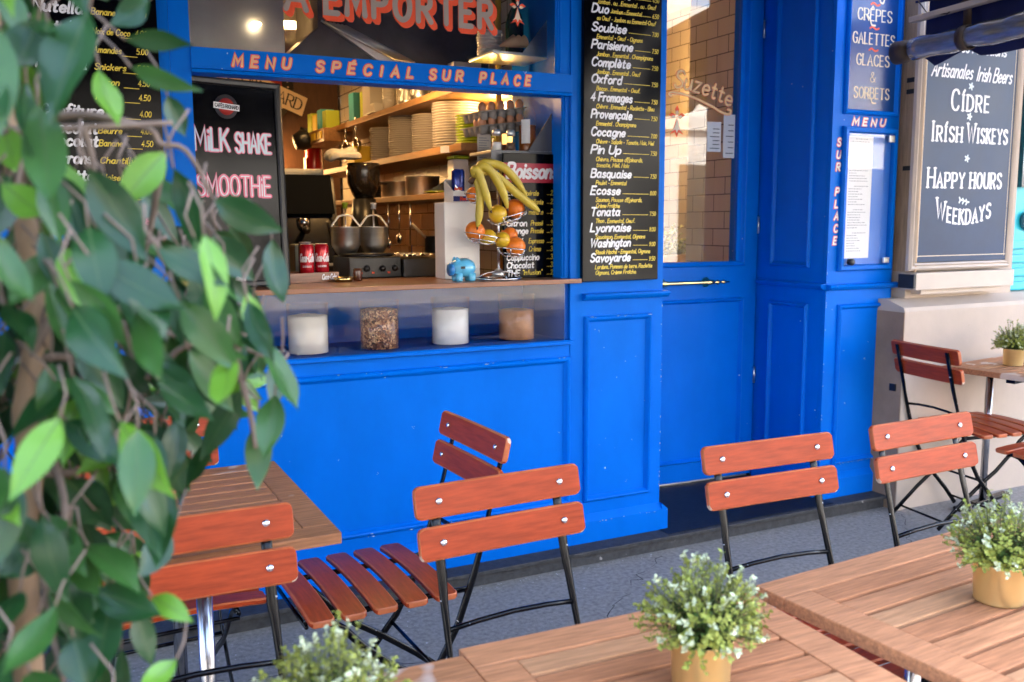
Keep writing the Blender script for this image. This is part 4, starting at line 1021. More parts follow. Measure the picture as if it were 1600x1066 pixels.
-.224 1.219 1.502 -.242 1.220 1.415 .039 d
-.177 1.050 1.478 -.222 1.048 1.431 .028 d
-.062 1.112 1.154 -.031 1.144 1.110 .029 d
-.031 1.120 1.039 -.071 1.192 1.013 .037 d
-.202 .841 1.176 -.281 .847 1.132 .046 d
-.245 1.121 1.422 -.279 1.177 1.373 .039 d
-.072 1.256 1.314 -.080 1.312 1.253 .037 d
-.296 .965 1.356 -.326 .976 1.276 .043 d
-.041 1.087 1.225 -.044 1.143 1.160 .037 d
-.122 .830 1.318 -.117 .801 1.238 .042 d
-.023 1.164 1.212 .002 1.178 1.146 .034 l
-.202 .889 .984 -.258 .860 .945 .033 d
.040 .851 1.247 .069 .841 1.174 .041 d
-.145 .866 1.005 -.187 .823 .946 .040 d
-.375 1.042 1.289 -.444 1.052 1.258 .037 d
-.279 1.102 2.097 -.308 1.095 2.016 .039 m
-.282 .934 1.274 -.339 .936 1.252 .031 m
-.016 1.059 1.363 .002 1.105 1.311 .034 d
.066 1.246 1.378 .094 1.281 1.336 .028 d
-.087 1.238 1.144 -.131 1.285 1.091 .039 d
.022 .955 1.284 .015 .880 1.255 .034 m
-.086 1.119 1.595 -.110 1.131 1.536 .028 l
-.139 .885 1.973 -.157 .879 1.893 .040 l
-.146 .977 1.308 -.214 .966 1.262 .036 m
.278 .875 2.018 .305 .842 1.954 .038 d
-.328 .846 1.215 -.340 .829 1.127 .041 m
-.047 .886 1.557 -.088 .854 1.510 .030 d
-.242 .896 .796 -.302 .909 .751 .033 d
-.247 1.156 1.076 -.282 1.152 1.021 .033 d
-.183 1.022 1.362 -.210 1.036 1.292 .035 m
-.019 1.252 1.336 .055 1.295 1.313 .041 d
-.105 .880 1.763 -.115 .871 1.699 .030 m
.041 .950 1.395 .094 .921 1.366 .033 l
-.033 1.209 1.707 -.043 1.259 1.674 .031 d
-.376 1.062 .958 -.426 1.084 .887 .039 d
-.101 .905 1.215 -.124 .892 1.157 .029 d
.024 .819 1.421 .090 .784 1.381 .041 d
-.147 1.252 1.468 -.108 1.331 1.446 .045 d
-.022 1.119 1.303 -.014 1.183 1.282 .033 d
-.188 1.176 1.594 -.164 1.229 1.532 .036 l
-.313 1.078 1.571 -.327 1.078 1.509 .032 m
-.240 1.118 1.686 -.269 1.108 1.616 .038 d
.111 1.000 2.026 .138 1.020 1.959 .034 l
-.356 .919 1.346 -.382 .855 1.323 .035 l
-.211 .874 1.688 -.237 .822 1.645 .033 d
-.149 .816 1.295 -.123 .748 1.253 .042 l
-.101 1.089 2.037 -.085 1.155 1.980 .042 l
-.283 1.146 1.444 -.316 1.151 1.384 .033 d
-.232 .805 1.471 -.214 .746 1.433 .035 m
-.331 .888 1.561 -.380 .901 1.511 .036 d
-.150 1.034 1.150 -.207 1.074 1.133 .032 d
-.353 1.076 1.441 -.376 1.095 1.361 .042 d
-.264 1.196 1.358 -.291 1.215 1.296 .034 l
.113 1.096 1.446 .156 1.159 1.397 .045 d
-.050 .842 1.252 -.061 .811 1.173 .044 d
-.089 1.059 1.308 -.149 1.078 1.265 .036 d
-.089 1.245 1.557 -.052 1.307 1.509 .043 d
-.055 1.069 1.415 -.044 1.103 1.336 .038 l
-.231 1.174 1.006 -.237 1.188 .920 .042 m
.091 1.082 1.435 .141 1.101 1.388 .031 m
-.250 .832 1.400 -.287 .791 1.354 .032 d
.056 .994 1.318 .109 .984 1.283 .032 d
.044 1.159 1.168 .040 1.206 1.121 .031 d
.021 1.131 1.506 -.021 1.191 1.467 .042 d
-.059 1.160 1.076 -.095 1.180 1.007 .034 d
.002 .817 1.713 .044 .774 1.647 .045 l
.169 1.128 1.436 .182 1.130 1.370 .034 d
-.013 1.023 1.115 -.001 1.031 1.037 .040 d
-.126 1.059 1.548 -.136 1.100 1.500 .031 d
-.127 1.026 1.508 -.161 1.042 1.459 .030 m
-.217 .819 1.313 -.207 .769 1.273 .028 d
-.010 1.168 1.557 -.020 1.242 1.515 .037 l
.016 1.217 2.006 -.007 1.247 1.935 .035 l
-.035 .913 1.699 -.076 .850 1.665 .036 m
-.307 .865 1.010 -.330 .845 .956 .028 l
-.042 .958 1.870 -.045 .931 1.788 .042 d
-.173 1.110 1.537 -.225 1.146 1.523 .032 l
-.262 .860 1.987 -.284 .784 1.962 .042 m
-.106 1.151 1.200 -.119 1.212 1.186 .031 d
-.067 1.133 1.307 -.046 1.186 1.287 .031 d
-.154 .983 1.586 -.190 .965 1.528 .033 m
-.325 .958 1.365 -.411 .957 1.338 .044 m
-.316 1.085 1.682 -.354 1.081 1.608 .037 l
-.100 .885 1.150 -.105 .815 1.092 .044 d
-.070 1.064 1.002 -.071 1.085 .945 .026 d
-.112 .870 1.542 -.143 .857 1.486 .030 d
-.055 .918 1.668 -.048 .905 1.598 .036 d
-.121 .903 1.061 -.106 .868 1.010 .031 m
.000 1.013 1.606 .009 1.049 1.554 .032 d
-.042 1.163 1.353 -.015 1.214 1.325 .029 d
-.014 1.117 1.046 .010 1.170 1.003 .034 m
.157 1.067 1.311 .177 1.079 1.224 .040 d
.202 .807 1.908 .248 .810 1.864 .028 d
-.016 1.076 1.154 .008 1.149 1.110 .038 d
.041 1.211 1.228 .014 1.245 1.181 .028 l
-.188 .841 .969 -.195 .787 .917 .033 d
-.120 .916 1.569 -.132 .833 1.536 .041 m
.000 1.207 1.967 .009 1.217 1.906 .029 m
-.282 1.129 .960 -.307 1.184 .893 .043 d
-.205 1.035 1.690 -.240 1.052 1.631 .034 l
-.142 1.077 1.868 -.165 1.092 1.815 .028 d
-.312 .971 1.633 -.333 .980 1.575 .030 d
-.108 1.034 1.654 -.109 1.065 1.599 .028 d
-.270 1.095 1.896 -.329 1.106 1.835 .037 d
-.316 .875 1.642 -.339 .877 1.554 .046 m
-.105 .872 1.132 -.123 .816 1.092 .031 d
-.330 1.039 1.566 -.379 1.050 1.532 .030 m
-.337 1.143 1.965 -.375 1.147 1.910 .033 m
-.011 1.123 1.155 .018 1.147 1.106 .028 l
-.344 .870 1.394 -.371 .834 1.339 .031 m
-.105 .903 1.235 -.099 .820 1.200 .044 d
-.307 .852 1.931 -.322 .852 1.854 .037 m
-.018 1.008 1.083 .013 .989 1.009 .037 d
-.242 .979 1.271 -.258 .985 1.198 .032 m
-.254 .842 1.152 -.269 .797 1.081 .040 d
-.116 .977 .958 -.185 .967 .916 .036 d
-.027 1.082 1.461 -.004 1.102 1.389 .037 l
-.158 .901 1.149 -.197 .851 1.112 .031 m
-.113 1.209 1.482 -.141 1.225 1.409 .036 m
.054 1.107 1.791 .067 1.190 1.770 .043 d
-.055 .937 1.419 -.095 .916 1.375 .027 d
-.195 1.029 1.042 -.238 1.037 .979 .037 d
.035 1.044 1.248 .096 1.055 1.206 .033 d
-.368 1.085 2.011 -.390 1.133 1.951 .039 m
.035 1.045 1.076 .042 1.072 1.005 .034 d
-.106 1.081 1.078 -.097 1.122 .997 .045 d
-.387 1.045 1.415 -.445 1.059 1.379 .034 l
-.048 1.185 1.713 -.071 1.210 1.658 .028 d
-.187 1.123 1.222 -.185 1.154 1.157 .037 d
-.046 1.219 1.243 -.004 1.267 1.184 .039 d
.038 1.174 1.292 .013 1.211 1.219 .041 d
-.320 .872 1.349 -.385 .845 1.324 .037 d
-.270 1.200 1.486 -.284 1.201 1.423 .031 d
-.139 1.035 1.353 -.187 1.029 1.282 .038 d
.025 1.249 2.090 .052 1.306 2.051 .038 d
-.187 1.203 1.094 -.217 1.259 1.050 .034 d
-.338 .910 1.091 -.407 .873 1.049 .045 d
-.025 1.040 1.337 -.069 1.114 1.315 .042 d
-.078 1.173 1.443 -.070 1.183 1.369 .034 d
-.025 1.136 1.348 -.033 1.198 1.328 .029 d
-.087 1.245 1.662 -.121 1.265 1.615 .026 l
-.319 1.054 2.097 -.349 1.045 2.034 .031 d
-.186 .899 1.075 -.212 .902 1.013 .030 m
-.277 1.023 1.699 -.314 .988 1.643 .033 m
-.219 1.180 1.252 -.267 1.190 1.209 .027 d
-.214 1.170 1.992 -.233 1.202 1.929 .035 d
-.133 .859 1.678 -.151 .835 1.606 .033 d
-.194 1.159 1.666 -.218 1.196 1.598 .037 d
-.055 1.164 1.273 -.095 1.197 1.224 .032 d
-.185 1.048 1.526 -.204 1.062 1.442 .044 d
-.123 .934 1.075 -.150 .887 1.038 .034 d
-.246 1.068 1.145 -.303 1.034 1.131 .033 m
-.337 1.089 1.393 -.391 1.067 1.347 .034 d
-.049 .983 1.568 -.054 .969 1.484 .043 d
-.318 .902 1.265 -.337 .817 1.239 .044 d
-.081 1.255 1.560 -.138 1.315 1.542 .042 d
-.062 1.210 1.072 -.064 1.252 .995 .045 l
-.241 .909 1.669 -.250 .892 1.609 .028 l
-.277 1.188 1.676 -.317 1.245 1.616 .046 d
.109 .871 2.033 .106 .805 1.996 .033 m
-.038 1.244 .976 .014 1.291 .948 .038 l
-.280 1.041 1.503 -.349 1.082 1.480 .037 d
.073 1.080 1.335 .141 1.085 1.315 .033 m
.104 .934 1.974 .170 .961 1.937 .038 d
-.146 1.029 1.654 -.221 1.029 1.612 .038 d
.026 1.087 1.312 .062 1.111 1.250 .036 d
.138 1.216 1.233 .126 1.244 1.148 .043 d
-.233 .956 .789 -.262 .970 .731 .032 d
-.125 .851 1.681 -.149 .779 1.652 .039 d
-.150 1.253 1.138 -.141 1.267 1.048 .043 d
.184 1.054 2.058 .195 1.059 1.989 .032 d
-.021 .972 1.106 -.004 .964 1.043 .034 d
-.244 .985 1.694 -.260 .976 1.623 .037 m
-.044 .860 1.064 -.024 .793 1.046 .035 m
-.080 .802 1.226 -.098 .778 1.143 .039 d
.005 .897 1.429 .026 .854 1.367 .037 l
-.034 1.082 1.318 -.010 1.142 1.284 .032 d
-.284 1.056 1.661 -.296 1.072 1.584 .034 m
-.179 .859 1.188 -.171 .825 1.119 .033 d
-.099 1.074 1.522 -.115 1.100 1.444 .040 d
-.001 1.168 1.679 .013 1.181 1.608 .035 d
.167 1.112 1.326 .193 1.150 1.278 .033 d
-.129 .806 1.702 -.123 .750 1.676 .027 m
-.305 .886 1.218 -.373 .868 1.175 .037 d
-.248 1.017 1.254 -.280 1.015 1.185 .034 d
-.296 1.107 1.093 -.335 1.164 1.057 .038 d
-.038 1.260 1.343 -.020 1.300 1.286 .035 d
-.060 .876 1.298 -.079 .841 1.239 .035 m
-.008 1.238 1.454 -.019 1.306 1.410 .037 l
-.081 1.037 2.049 -.146 1.075 2.030 .038 d
-.343 1.018 1.639 -.387 .984 1.573 .040 d
.018 1.098 1.166 .005 1.144 1.091 .045 d
.072 1.222 1.238 .055 1.259 1.190 .029 m
-.188 1.193 1.431 -.165 1.243 1.394 .032 m
-.274 .895 1.198 -.323 .885 1.162 .029 m
.007 1.147 1.271 -.005 1.165 1.202 .037 d
-.029 1.207 1.259 -.058 1.254 1.234 .027 d
.044 .995 1.243 .103 1.005 1.213 .034 d
-.004 .917 1.150 .011 .836 1.133 .036 m
-.114 1.219 1.347 -.088 1.278 1.283 .043 d
.045 1.245 1.233 .046 1.298 1.186 .032 l
-.197 1.219 1.211 -.238 1.225 1.150 .034 d
-.163 .845 1.263 -.161 .800 1.212 .034 d
-.198 1.021 .984 -.234 1.013 .912 .039 d
.081 1.170 1.192 .131 1.188 1.135 .037 d
-.155 .820 1.425 -.166 .786 1.348 .039 d
-.090 .968 1.669 -.107 .929 1.589 .046 d
-.085 .996 1.952 -.129 .951 1.912 .035 m
-.129 .934 1.073 -.192 .912 1.053 .035 d
-.339 1.088 1.166 -.414 1.070 1.122 .040 l
-.351 1.054 1.366 -.376 1.033 1.308 .033 m
-.117 .840 1.123 -.096 .808 1.068 .032 m
-.143 1.097 1.218 -.185 1.125 1.152 .039 d
-.292 1.034 1.556 -.328 1.024 1.501 .033 l
-.087 1.212 1.401 -.096 1.241 1.336 .033 l
.146 1.102 1.342 .207 1.107 1.320 .030 m
-.179 .945 1.391 -.229 .926 1.336 .039 l
.024 1.234 1.186 .067 1.280 1.131 .040 d
-.042 1.079 1.411 -.025 1.121 1.360 .031 d
-.183 .829 1.305 -.234 .801 1.253 .040 l
-.270 1.186 1.703 -.310 1.212 1.667 .030 m
-.134 1.217 1.511 -.165 1.262 1.473 .032 l
-.232 1.055 1.410 -.258 1.108 1.370 .032 d
-.350 .931 .906 -.418 .975 .883 .035 d
.057 1.153 1.336 .106 1.173 1.285 .033 d
-.198 1.051 1.696 -.262 1.058 1.669 .032 m
.017 1.035 1.296 .073 1.041 1.228 .044 m
-.273 .979 1.673 -.334 1.005 1.614 .041 l
-.364 1.089 1.159 -.383 1.087 1.082 .040 l
-.137 1.217 .965 -.117 1.261 .912 .030 m
-.197 1.068 1.136 -.207 1.143 1.093 .037 d
-.313 .856 1.027 -.339 .815 .988 .031 d
.052 1.165 1.130 .079 1.191 1.061 .038 l
-.082 .838 1.267 -.134 .769 1.248 .045 d
-.055 1.243 1.421 -.101 1.271 1.382 .033 m
-.065 .919 1.642 -.079 .869 1.605 .031 l
.088 1.247 1.251 .124 1.297 1.212 .036 d
-.274 .918 1.095 -.291 .839 1.054 .047 d
-.022 1.232 1.501 -.070 1.302 1.470 .040 d
-.124 1.151 1.565 -.187 1.185 1.516 .038 d
.009 1.152 .888 .004 1.179 .830 .033 d
-.100 1.132 1.254 -.108 1.167 1.205 .025 d
-.109 .801 1.338 -.150 .749 1.322 .031 d
-.349 .925 .958 -.395 .932 .897 .034 d
.052 1.072 1.330 .043 1.140 1.315 .033 d
-.269 1.021 1.685 -.324 .985 1.652 .035 d
-.266 1.009 1.447 -.321 1.033 1.400 .040 d
-.061 1.212 1.000 -.051 1.265 .944 .036 l
-.036 1.205 1.242 -.062 1.253 1.199 .031 d
-.354 .895 1.386 -.407 .925 1.317 .044 d
-.218 .869 1.438 -.246 .800 1.418 .032 d
-.166 1.087 1.701 -.201 1.108 1.636 .037 d
.131 .960 1.347 .185 .922 1.317 .032 d
.005 .985 1.158 .029 .998 1.088 .038 d
.042 .970 1.204 .055 .939 1.148 .032 m
-.194 1.218 1.659 -.239 1.256 1.621 .035 m
-.043 1.199 1.054 -.070 1.226 .976 .043 m
-.243 1.098 .974 -.273 1.154 .943 .035 d
-.080 .909 1.246 -.122 .864 1.212 .031 m
-.298 1.063 1.614 -.311 1.077 1.549 .032 m
-.367 1.111 1.321 -.433 1.093 1.297 .033 l
-.243 .824 1.661 -.294 .798 1.604 .036 d
.213 .897 1.928 .226 .904 1.856 .037 d
-.249 .910 1.706 -.293 .900 1.649 .032 d
-.266 .953 1.088 -.311 .942 1.034 .036 m
.096 1.036 1.216 .112 1.069 1.140 .042 d
-.113 .989 1.001 -.152 .962 .935 .042 d
.020 1.106 1.851 .019 1.147 1.789 .037 d
-.251 1.126 1.097 -.313 1.148 1.034 .044 l
-.127 1.112 1.599 -.151 1.164 1.578 .030 d
-.006 1.225 1.180 .023 1.293 1.141 .040 d
-.298 1.185 .958 -.290 1.249 .898 .040 d
.043 1.231 1.493 .048 1.248 1.411 .037 m
-.057 1.220 1.538 -.053 1.290 1.498 .039 d
-.291 .867 1.102 -.310 .861 1.035 .032 d
-.043 1.194 1.158 -.076 1.221 1.081 .044 d
-.051 1.263 2.041 -.041 1.293 1.990 .027 d
-.011 1.090 1.233 .011 1.108 1.176 .030 d
-.353 .961 1.508 -.387 .908 1.477 .034 d
.185 1.190 1.418 .178 1.249 1.398 .027 m
-.361 .945 1.223 -.386 .930 1.153 .037 d
-.188 .980 1.562 -.242 .956 1.539 .027 d
-.382 1.048 1.210 -.411 1.022 1.150 .038 m
-.375 .926 1.040 -.426 .869 .999 .042 l
-.304 1.125 .983 -.361 1.183 .945 .042 d
-.095 .988 1.327 -.123 .944 1.292 .029 d
.060 .979 1.492 .075 .978 1.410 .039 d
-.050 1.046 1.661 -.034 1.062 1.596 .036 m
-.021 .995 1.273 -.006 1.006 1.214 .031 m
-.125 .821 1.328 -.143 .766 1.301 .028 d
-.058 1.131 1.304 -.076 1.205 1.278 .038 d
-.030 1.034 1.203 .006 1.059 1.148 .030 d
.033 1.194 1.408 .071 1.221 1.338 .043 d
.008 .809 1.383 .042 .745 1.332 .043 d
-.156 .957 1.278 -.208 .940 1.229 .034 d
-.285 1.192 .872 -.319 1.205 .824 .028 d
-.037 1.033 1.623 -.008 1.086 1.556 .041 l
-.260 1.032 1.130 -.329 .991 1.099 .037 d
-.093 .821 1.062 -.089 .806 1.002 .031 d
-.039 1.260 1.512 -.021 1.290 1.459 .030 d
-.134 .944 1.266 -.160 .909 1.199 .034 l
-.178 .959 1.186 -.200 .906 1.129 .036 m
-.011 .896 1.104 .011 .882 1.035 .033 m
-.152 1.148 1.535 -.172 1.187 1.477 .036 d
-.058 1.098 1.632 -.082 1.139 1.578 .034 m
-.193 1.191 1.368 -.225 1.213 1.322 .026 m
-.222 1.197 1.557 -.288 1.211 1.510 .036 l
.054 1.118 1.357 .073 1.169 1.290 .038 d
-.082 1.049 1.706 -.102 1.055 1.641 .033 d
-.073 1.082 1.103 -.139 1.104 1.053 .042 m
-.360 1.102 1.141 -.413 1.110 1.103 .031 d
-.014 .905 1.147 -.000 .883 1.064 .043 d
.124 1.182 1.196 .161 1.193 1.145 .028 d
-.257 .945 1.566 -.317 .946 1.549 .032 d
-.351 .947 1.391 -.369 .951 1.330 .032 d
-.151 .980 1.493 -.205 .920 1.465 .039 d
-.117 .846 1.213 -.104 .805 1.165 .033 d
-.350 .981 1.630 -.389 .961 1.573 .036 d
-.162 1.107 1.631 -.170 1.129 1.549 .038 m
.056 .817 1.377 .068 .761 1.325 .033 m
.150 1.170 1.443 .175 1.248 1.419 .036 l
-.014 1.237 .956 -.026 1.262 .884 .036 d
-.240 1.112 1.164 -.315 1.117 1.114 .041 d
-.199 1.194 1.584 -.258 1.196 1.542 .031 l
-.243 1.219 1.686 -.264 1.225 1.606 .036 m
-.356 1.125 1.593 -.375 1.159 1.510 .038 m
-.234 .974 1.469 -.271 .960 1.402 .038 d
-.281 1.033 1.136 -.328 1.045 1.098 .027 d
.119 1.237 1.404 .181 1.252 1.345 .043 d
.135 1.100 2.098 .135 1.135 2.030 .033 m
-.241 .940 1.395 -.265 .859 1.364 .040 m
-.343 1.132 1.146 -.372 1.143 1.082 .035 m
.044 .965 1.486 .051 .948 1.418 .036 d
-.266 1.109 1.604 -.279 1.107 1.538 .031 m
.069 1.002 1.499 .121 .975 1.472 .033 m
-.131 1.135 1.316 -.146 1.189 1.281 .029 m
-.146 .856 1.049 -.145 .803 .990 .037 d
-.178 1.054 1.376 -.250 1.031 1.360 .037 m
-.251 .830 1.141 -.239 .783 1.075 .042 d
.069 .909 1.216 .062 .863 1.137 .043 d
-.125 1.201 1.573 -.154 1.225 1.522 .030 d
-.213 .987 1.610 -.224 .989 1.547 .033 d
.047 .805 2.082 .123 .773 2.062 .036 m
-.135 1.141 1.711 -.142 1.159 1.652 .032 d
-.353 .970 1.209 -.404 .934 1.170 .037 d
-.131 .969 1.025 -.146 .975 .957 .034 d
.044 1.221 1.865 .088 1.261 1.812 .037 m
.144 1.054 1.366 .166 1.107 1.317 .036 d
-.046 1.005 1.705 -.046 1.031 1.624 .038 m
-.062 1.033 1.595 -.069 1.046 1.512 .037 d
-.159 1.192 1.469 -.189 1.229 1.404 .034 l
.129 .946 1.392 .157 .908 1.326 .035 m
.085 1.107 1.443 .131 1.166 1.413 .040 d
.046 1.116 1.063 .088 1.157 1.043 .030 l
-.257 .925 1.128 -.329 .935 1.084 .040 d
.095 1.048 1.292 .141 1.070 1.243 .033 m
-.370 .903 1.167 -.432 .902 1.132 .033 m
.070 1.091 1.248 .128 1.131 1.231 .034 d
-.214 .838 1.588 -.283 .840 1.570 .033 m
-.047 .835 1.445 -.018 .807 1.389 .031 m
-.073 1.187 1.705 -.048 1.239 1.678 .027 d
-.047 1.105 1.332 -.013 1.152 1.311 .029 m
-.285 1.023 1.033 -.329 .984 .998 .032 d
.128 1.147 1.399 .145 1.164 1.328 .037 d
.054 .993 1.249 .108 .958 1.213 .038 d
-.039 .824 1.663 -.019 .803 1.602 .029 l
.159 1.077 2.062 .168 1.089 1.992 .034 m
-.251 .913 1.202 -.268 .893 1.120 .037 l
-.064 1.215 1.696 -.085 1.234 1.609 .045 d
-.277 .824 .958 -.273 .796 .905 .027 m
-.061 .987 1.417 -.081 .934 1.361 .034 d
-.291 1.082 1.710 -.321 1.135 1.658 .036 d
-.173 .894 1.147 -.193 .869 1.078 .038 d
-.048 1.247 1.645 -.037 1.267 1.557 .043 l
-.251 1.180 1.474 -.249 1.212 1.403 .035 l
-.214 .843 1.998 -.206 .791 1.940 .037 d
-.288 .989 1.664 -.300 1.001 1.581 .041 d
-.108 1.000 1.298 -.127 .996 1.213 .038 d
-.049 .978 .999 -.013 .928 .951 .034 m
-.108 1.091 1.307 -.145 1.125 1.271 .031 m
.126 1.237 1.365 .148 1.279 1.290 .043 d
-.077 1.173 1.715 -.054 1.213 1.666 .033 l
-.088 1.264 1.156 -.082 1.286 1.074 .040 d
.083 1.206 1.049 .068 1.256 1.003 .033 d
-.240 1.134 .967 -.234 1.203 .953 .036 m
.078 .887 1.836 .131 .841 1.797 .036 d
-.223 1.086 1.009 -.283 1.098 .945 .042 m
-.227 1.174 1.362 -.233 1.206 1.293 .037 d
.188 1.086 2.042 .227 1.094 1.968 .043 l
-.095 .939 1.008 -.141 .901 .943 .046 d
-.095 .805 1.585 -.092 .734 1.537 .038 d
-.087 1.066 1.681 -.104 1.130 1.655 .034 d
-.381 1.065 1.124 -.406 1.073 1.052 .033 d
-.120 1.027 1.670 -.133 1.022 1.607 .031 m
-.316 1.111 1.285 -.356 1.144 1.234 .033 m
-.268 1.196 1.181 -.287 1.246 1.130 .033 d
-.091 .859 1.366 -.080 .797 1.321 .036 l
-.199 .936 1.574 -.259 .914 1.523 .040 m
-.271 1.198 1.238 -.263 1.269 1.201 .041 d
-.220 .989 1.033 -.261 .969 .988 .033 d
-.252 .859 1.286 -.306 .858 1.236 .033 l
.040 .892 1.449 .043 .872 1.374 .036 d
.005 1.111 1.162 .056 1.158 1.111 .036 l
-.106 .816 1.037 -.080 .780 .977 .036 d
-.206 1.019 1.263 -.232 1.019 1.206 .031 d
-.265 .847 1.682 -.283 .809 1.626 .035 d
-.189 .919 1.649 -.191 .869 1.573 .046 d
.038 .828 1.284 .075 .777 1.225 .043 l
-.019 1.098 1.530 .001 1.157 1.479 .039 d
-.277 .955 1.267 -.337 .990 1.223 .042 d
-.108 1.067 1.021 -.179 1.079 .994 .034 d
-.371 1.031 1.002 -.432 1.037 .966 .033 d
-.221 1.110 1.122 -.263 1.121 1.060 .037 m
.148 .966 1.370 .163 .950 1.282 .040 d
-.113 .994 1.159 -.147 1.014 1.094 .039 m
-.139 .948 1.350 -.197 .960 1.296 .036 d
-.202 .888 1.315 -.215 .863 1.243 .039 d
.027 .984 2.040 .046 .929 2.009 .029 m
-.393 1.012 1.600 -.437 .968 1.579 .031 m
-.113 1.114 1.101 -.120 1.185 1.064 .038 m
.107 .842 1.437 .142 .820 1.383 .033 m
-.138 1.222 .772 -.165 1.285 .730 .036 d
-.001 1.254 1.230 -.015 1.293 1.152 .042 l
-.124 1.250 1.429 -.170 1.287 1.409 .028 d
.030 .952 1.880 .087 .944 1.843 .032 d
-.297 1.001 1.116 -.346 .962 1.090 .033 d
-.303 .902 .956 -.309 .873 .888 .035 l
-.050 1.245 .975 -.097 1.310 .945 .038 d
-.374 1.081 1.485 -.381 1.094 1.405 .037 l
.041 .879 1.687 .030 .810 1.645 .037 m
-.116 .853 1.048 -.111 .801 1.002 .031 d
.036 1.005 1.296 .049 1.021 1.235 .032 d
-.386 .930 1.583 -.398 .898 1.519 .037 d
-.157 1.200 1.629 -.139 1.278 1.612 .040 d
-.225 1.019 1.418 -.277 1.031 1.368 .035 m
-.064 1.115 1.037 -.087 1.130 .954 .040 d
.140 1.013 1.314 .162 .999 1.236 .037 l
-.155 .880 1.581 -.215 .877 1.566 .028 d
.066 1.024 1.448 .109 1.056 1.412 .029 m
.007 .810 1.405 .043 .767 1.352 .034 m
-.277 .897 1.304 -.322 .841 1.279 .036 d
.094 1.094 1.191 .120 1.118 1.130 .037 d
-.283 .808 1.239 -.290 .762 1.164 .038 d
-.184 1.149 1.511 -.263 1.157 1.470 .039 m
.024 1.150 1.086 .077 1.181 1.043 .035 d
-.066 1.037 1.596 -.106 1.050 1.523 .038 m
.096 .988 1.406 .133 1.028 1.376 .031 m
-.036 1.053 1.375 -.022 1.072 1.316 .032 m
-.026 .880 1.127 .014 .840 1.092 .029 m
-.219 1.029 1.539 -.251 1.023 1.463 .035 d
-.261 .949 1.208 -.298 .959 1.146 .036 d
.032 .921 1.446 .078 .901 1.379 .037 d
-.161 .870 1.037 -.214 .818 1.012 .038 d
-.038 .901 1.717 -.031 .871 1.645 .034 d
-.131 .882 1.325 -.150 .804 1.299 .036 m
-.226 .860 1.007 -.256 .798 .981 .031 d
.213 1.171 2.017 .236 1.175 1.951 .031 d
-.087 1.020 1.052 -.100 1.062 .978 .041 m
.188 1.142 1.262 .217 1.164 1.210 .033 l
.002 1.067 1.374 -.001 1.094 1.288 .043 d
-.281 1.076 1.242 -.298 1.122 1.181 .040 d
-.263 1.155 1.104 -.259 1.185 1.030 .035 d
-.317 .970 1.479 -.379 .952 1.464 .029 d
-.151 .842 1.272 -.170 .835 1.200 .034 d
-.258 1.192 1.384 -.334 1.198 1.337 .041 d
-.164 1.228 .808 -.167 1.278 .745 .038 d
-.260 1.206 1.686 -.282 1.228 1.615 .038 d
-.195 1.157 1.208 -.222 1.238 1.174 .046 d
-.371 1.001 1.041 -.397 1.039 .992 .031 d
-.251 1.106 1.031 -.277 1.122 .953 .043 l
.005 .984 1.071 .024 .989 1.004 .034 d
-.012 .943 1.322 -.024 .916 1.262 .029 m
-.044 1.118 1.434 -.049 1.188 1.398 .037 d
.036 .981 1.324 .077 .988 1.275 .032 d
-.284 .900 2.065 -.308 .896 1.983 .044 l
-.180 .928 1.011 -.203 .915 .931 .040 m
-.236 1.067 1.550 -.287 1.123 1.504 .039 l
-.064 1.064 1.436 -.095 1.103 1.370 .042 l
-.006 1.027 1.377 .047 1.041 1.324 .032 l
-.242 1.124 1.553 -.280 1.150 1.512 .030 d
-.059 .834 1.475 -.081 .774 1.413 .042 m
-.091 1.165 1.631 -.133 1.182 1.584 .032 m
-.245 1.134 1.020 -.296 1.166 .951 .039 d
-.129 .909 1.323 -.156 .858 1.286 .032 d
.212 1.110 1.323 .220 1.156 1.253 .043 d
-.114 1.198 1.237 -.141 1.207 1.151 .040 d
-.103 1.217 1.632 -.090 1.231 1.572 .028 d
-.241 1.174 1.695 -.280 1.237 1.641 .040 d
.025 1.265 1.279 .059 1.319 1.242 .038 d
-.230 1.103 1.568 -.307 1.112 1.520 .046 d
-.260 .967 .759 -.273 .968 .684 .040 d
-.288 1.007 1.323 -.329 .987 1.253 .042 d
-.285 1.178 1.674 -.310 1.218 1.604 .039 m
-.373 .927 .837 -.452 .891 .819 .044 d
-.149 1.044 1.608 -.186 1.046 1.528 .041 d
-.283 1.012 1.705 -.331 .953 1.681 .035 d
-.261 .884 1.520 -.284 .851 1.463 .035 d
-.181 1.117 1.267 -.168 1.202 1.249 .043 d
-.137 1.225 1.623 -.146 1.254 1.557 .032 d
-.312 1.070 1.093 -.350 1.097 1.053 .026 d
-.064 1.232 1.237 -.091 1.272 1.169 .035 d
-.301 .892 1.372 -.378 .932 1.351 .043 d
-.069 1.195 1.674 -.058 1.231 1.620 .032 d
-.262 .903 1.455 -.329 .880 1.426 .034 d
-.002 .887 1.395 .023 .830 1.363 .030 m
-.220 .823 1.120 -.251 .805 1.063 .034 d
-.231 1.113 1.105 -.251 1.108 1.033 .034 d
-.120 1.179 .990 -.145 1.249 .955 .040 m
-.042 1.209 .988 -.068 1.265 .923 .041 l
-.338 .920 .909 -.370 .893 .862 .032 d
.102 .890 1.363 .147 .834 1.331 .039 m
-.305 .994 1.399 -.337 .970 1.353 .026 d
.033 .967 1.207 .060 .960 1.147 .028 m
-.275 .954 1.377 -.302 .946 1.323 .026 l
-.030 .813 1.636 -.001 .758 1.616 .033 d
-.371 .982 1.242 -.389 1.003 1.180 .030 d
-.253 1.213 1.683 -.247 1.255 1.622 .033 d
-.198 .919 1.592 -.199 .864 1.543 .038 d
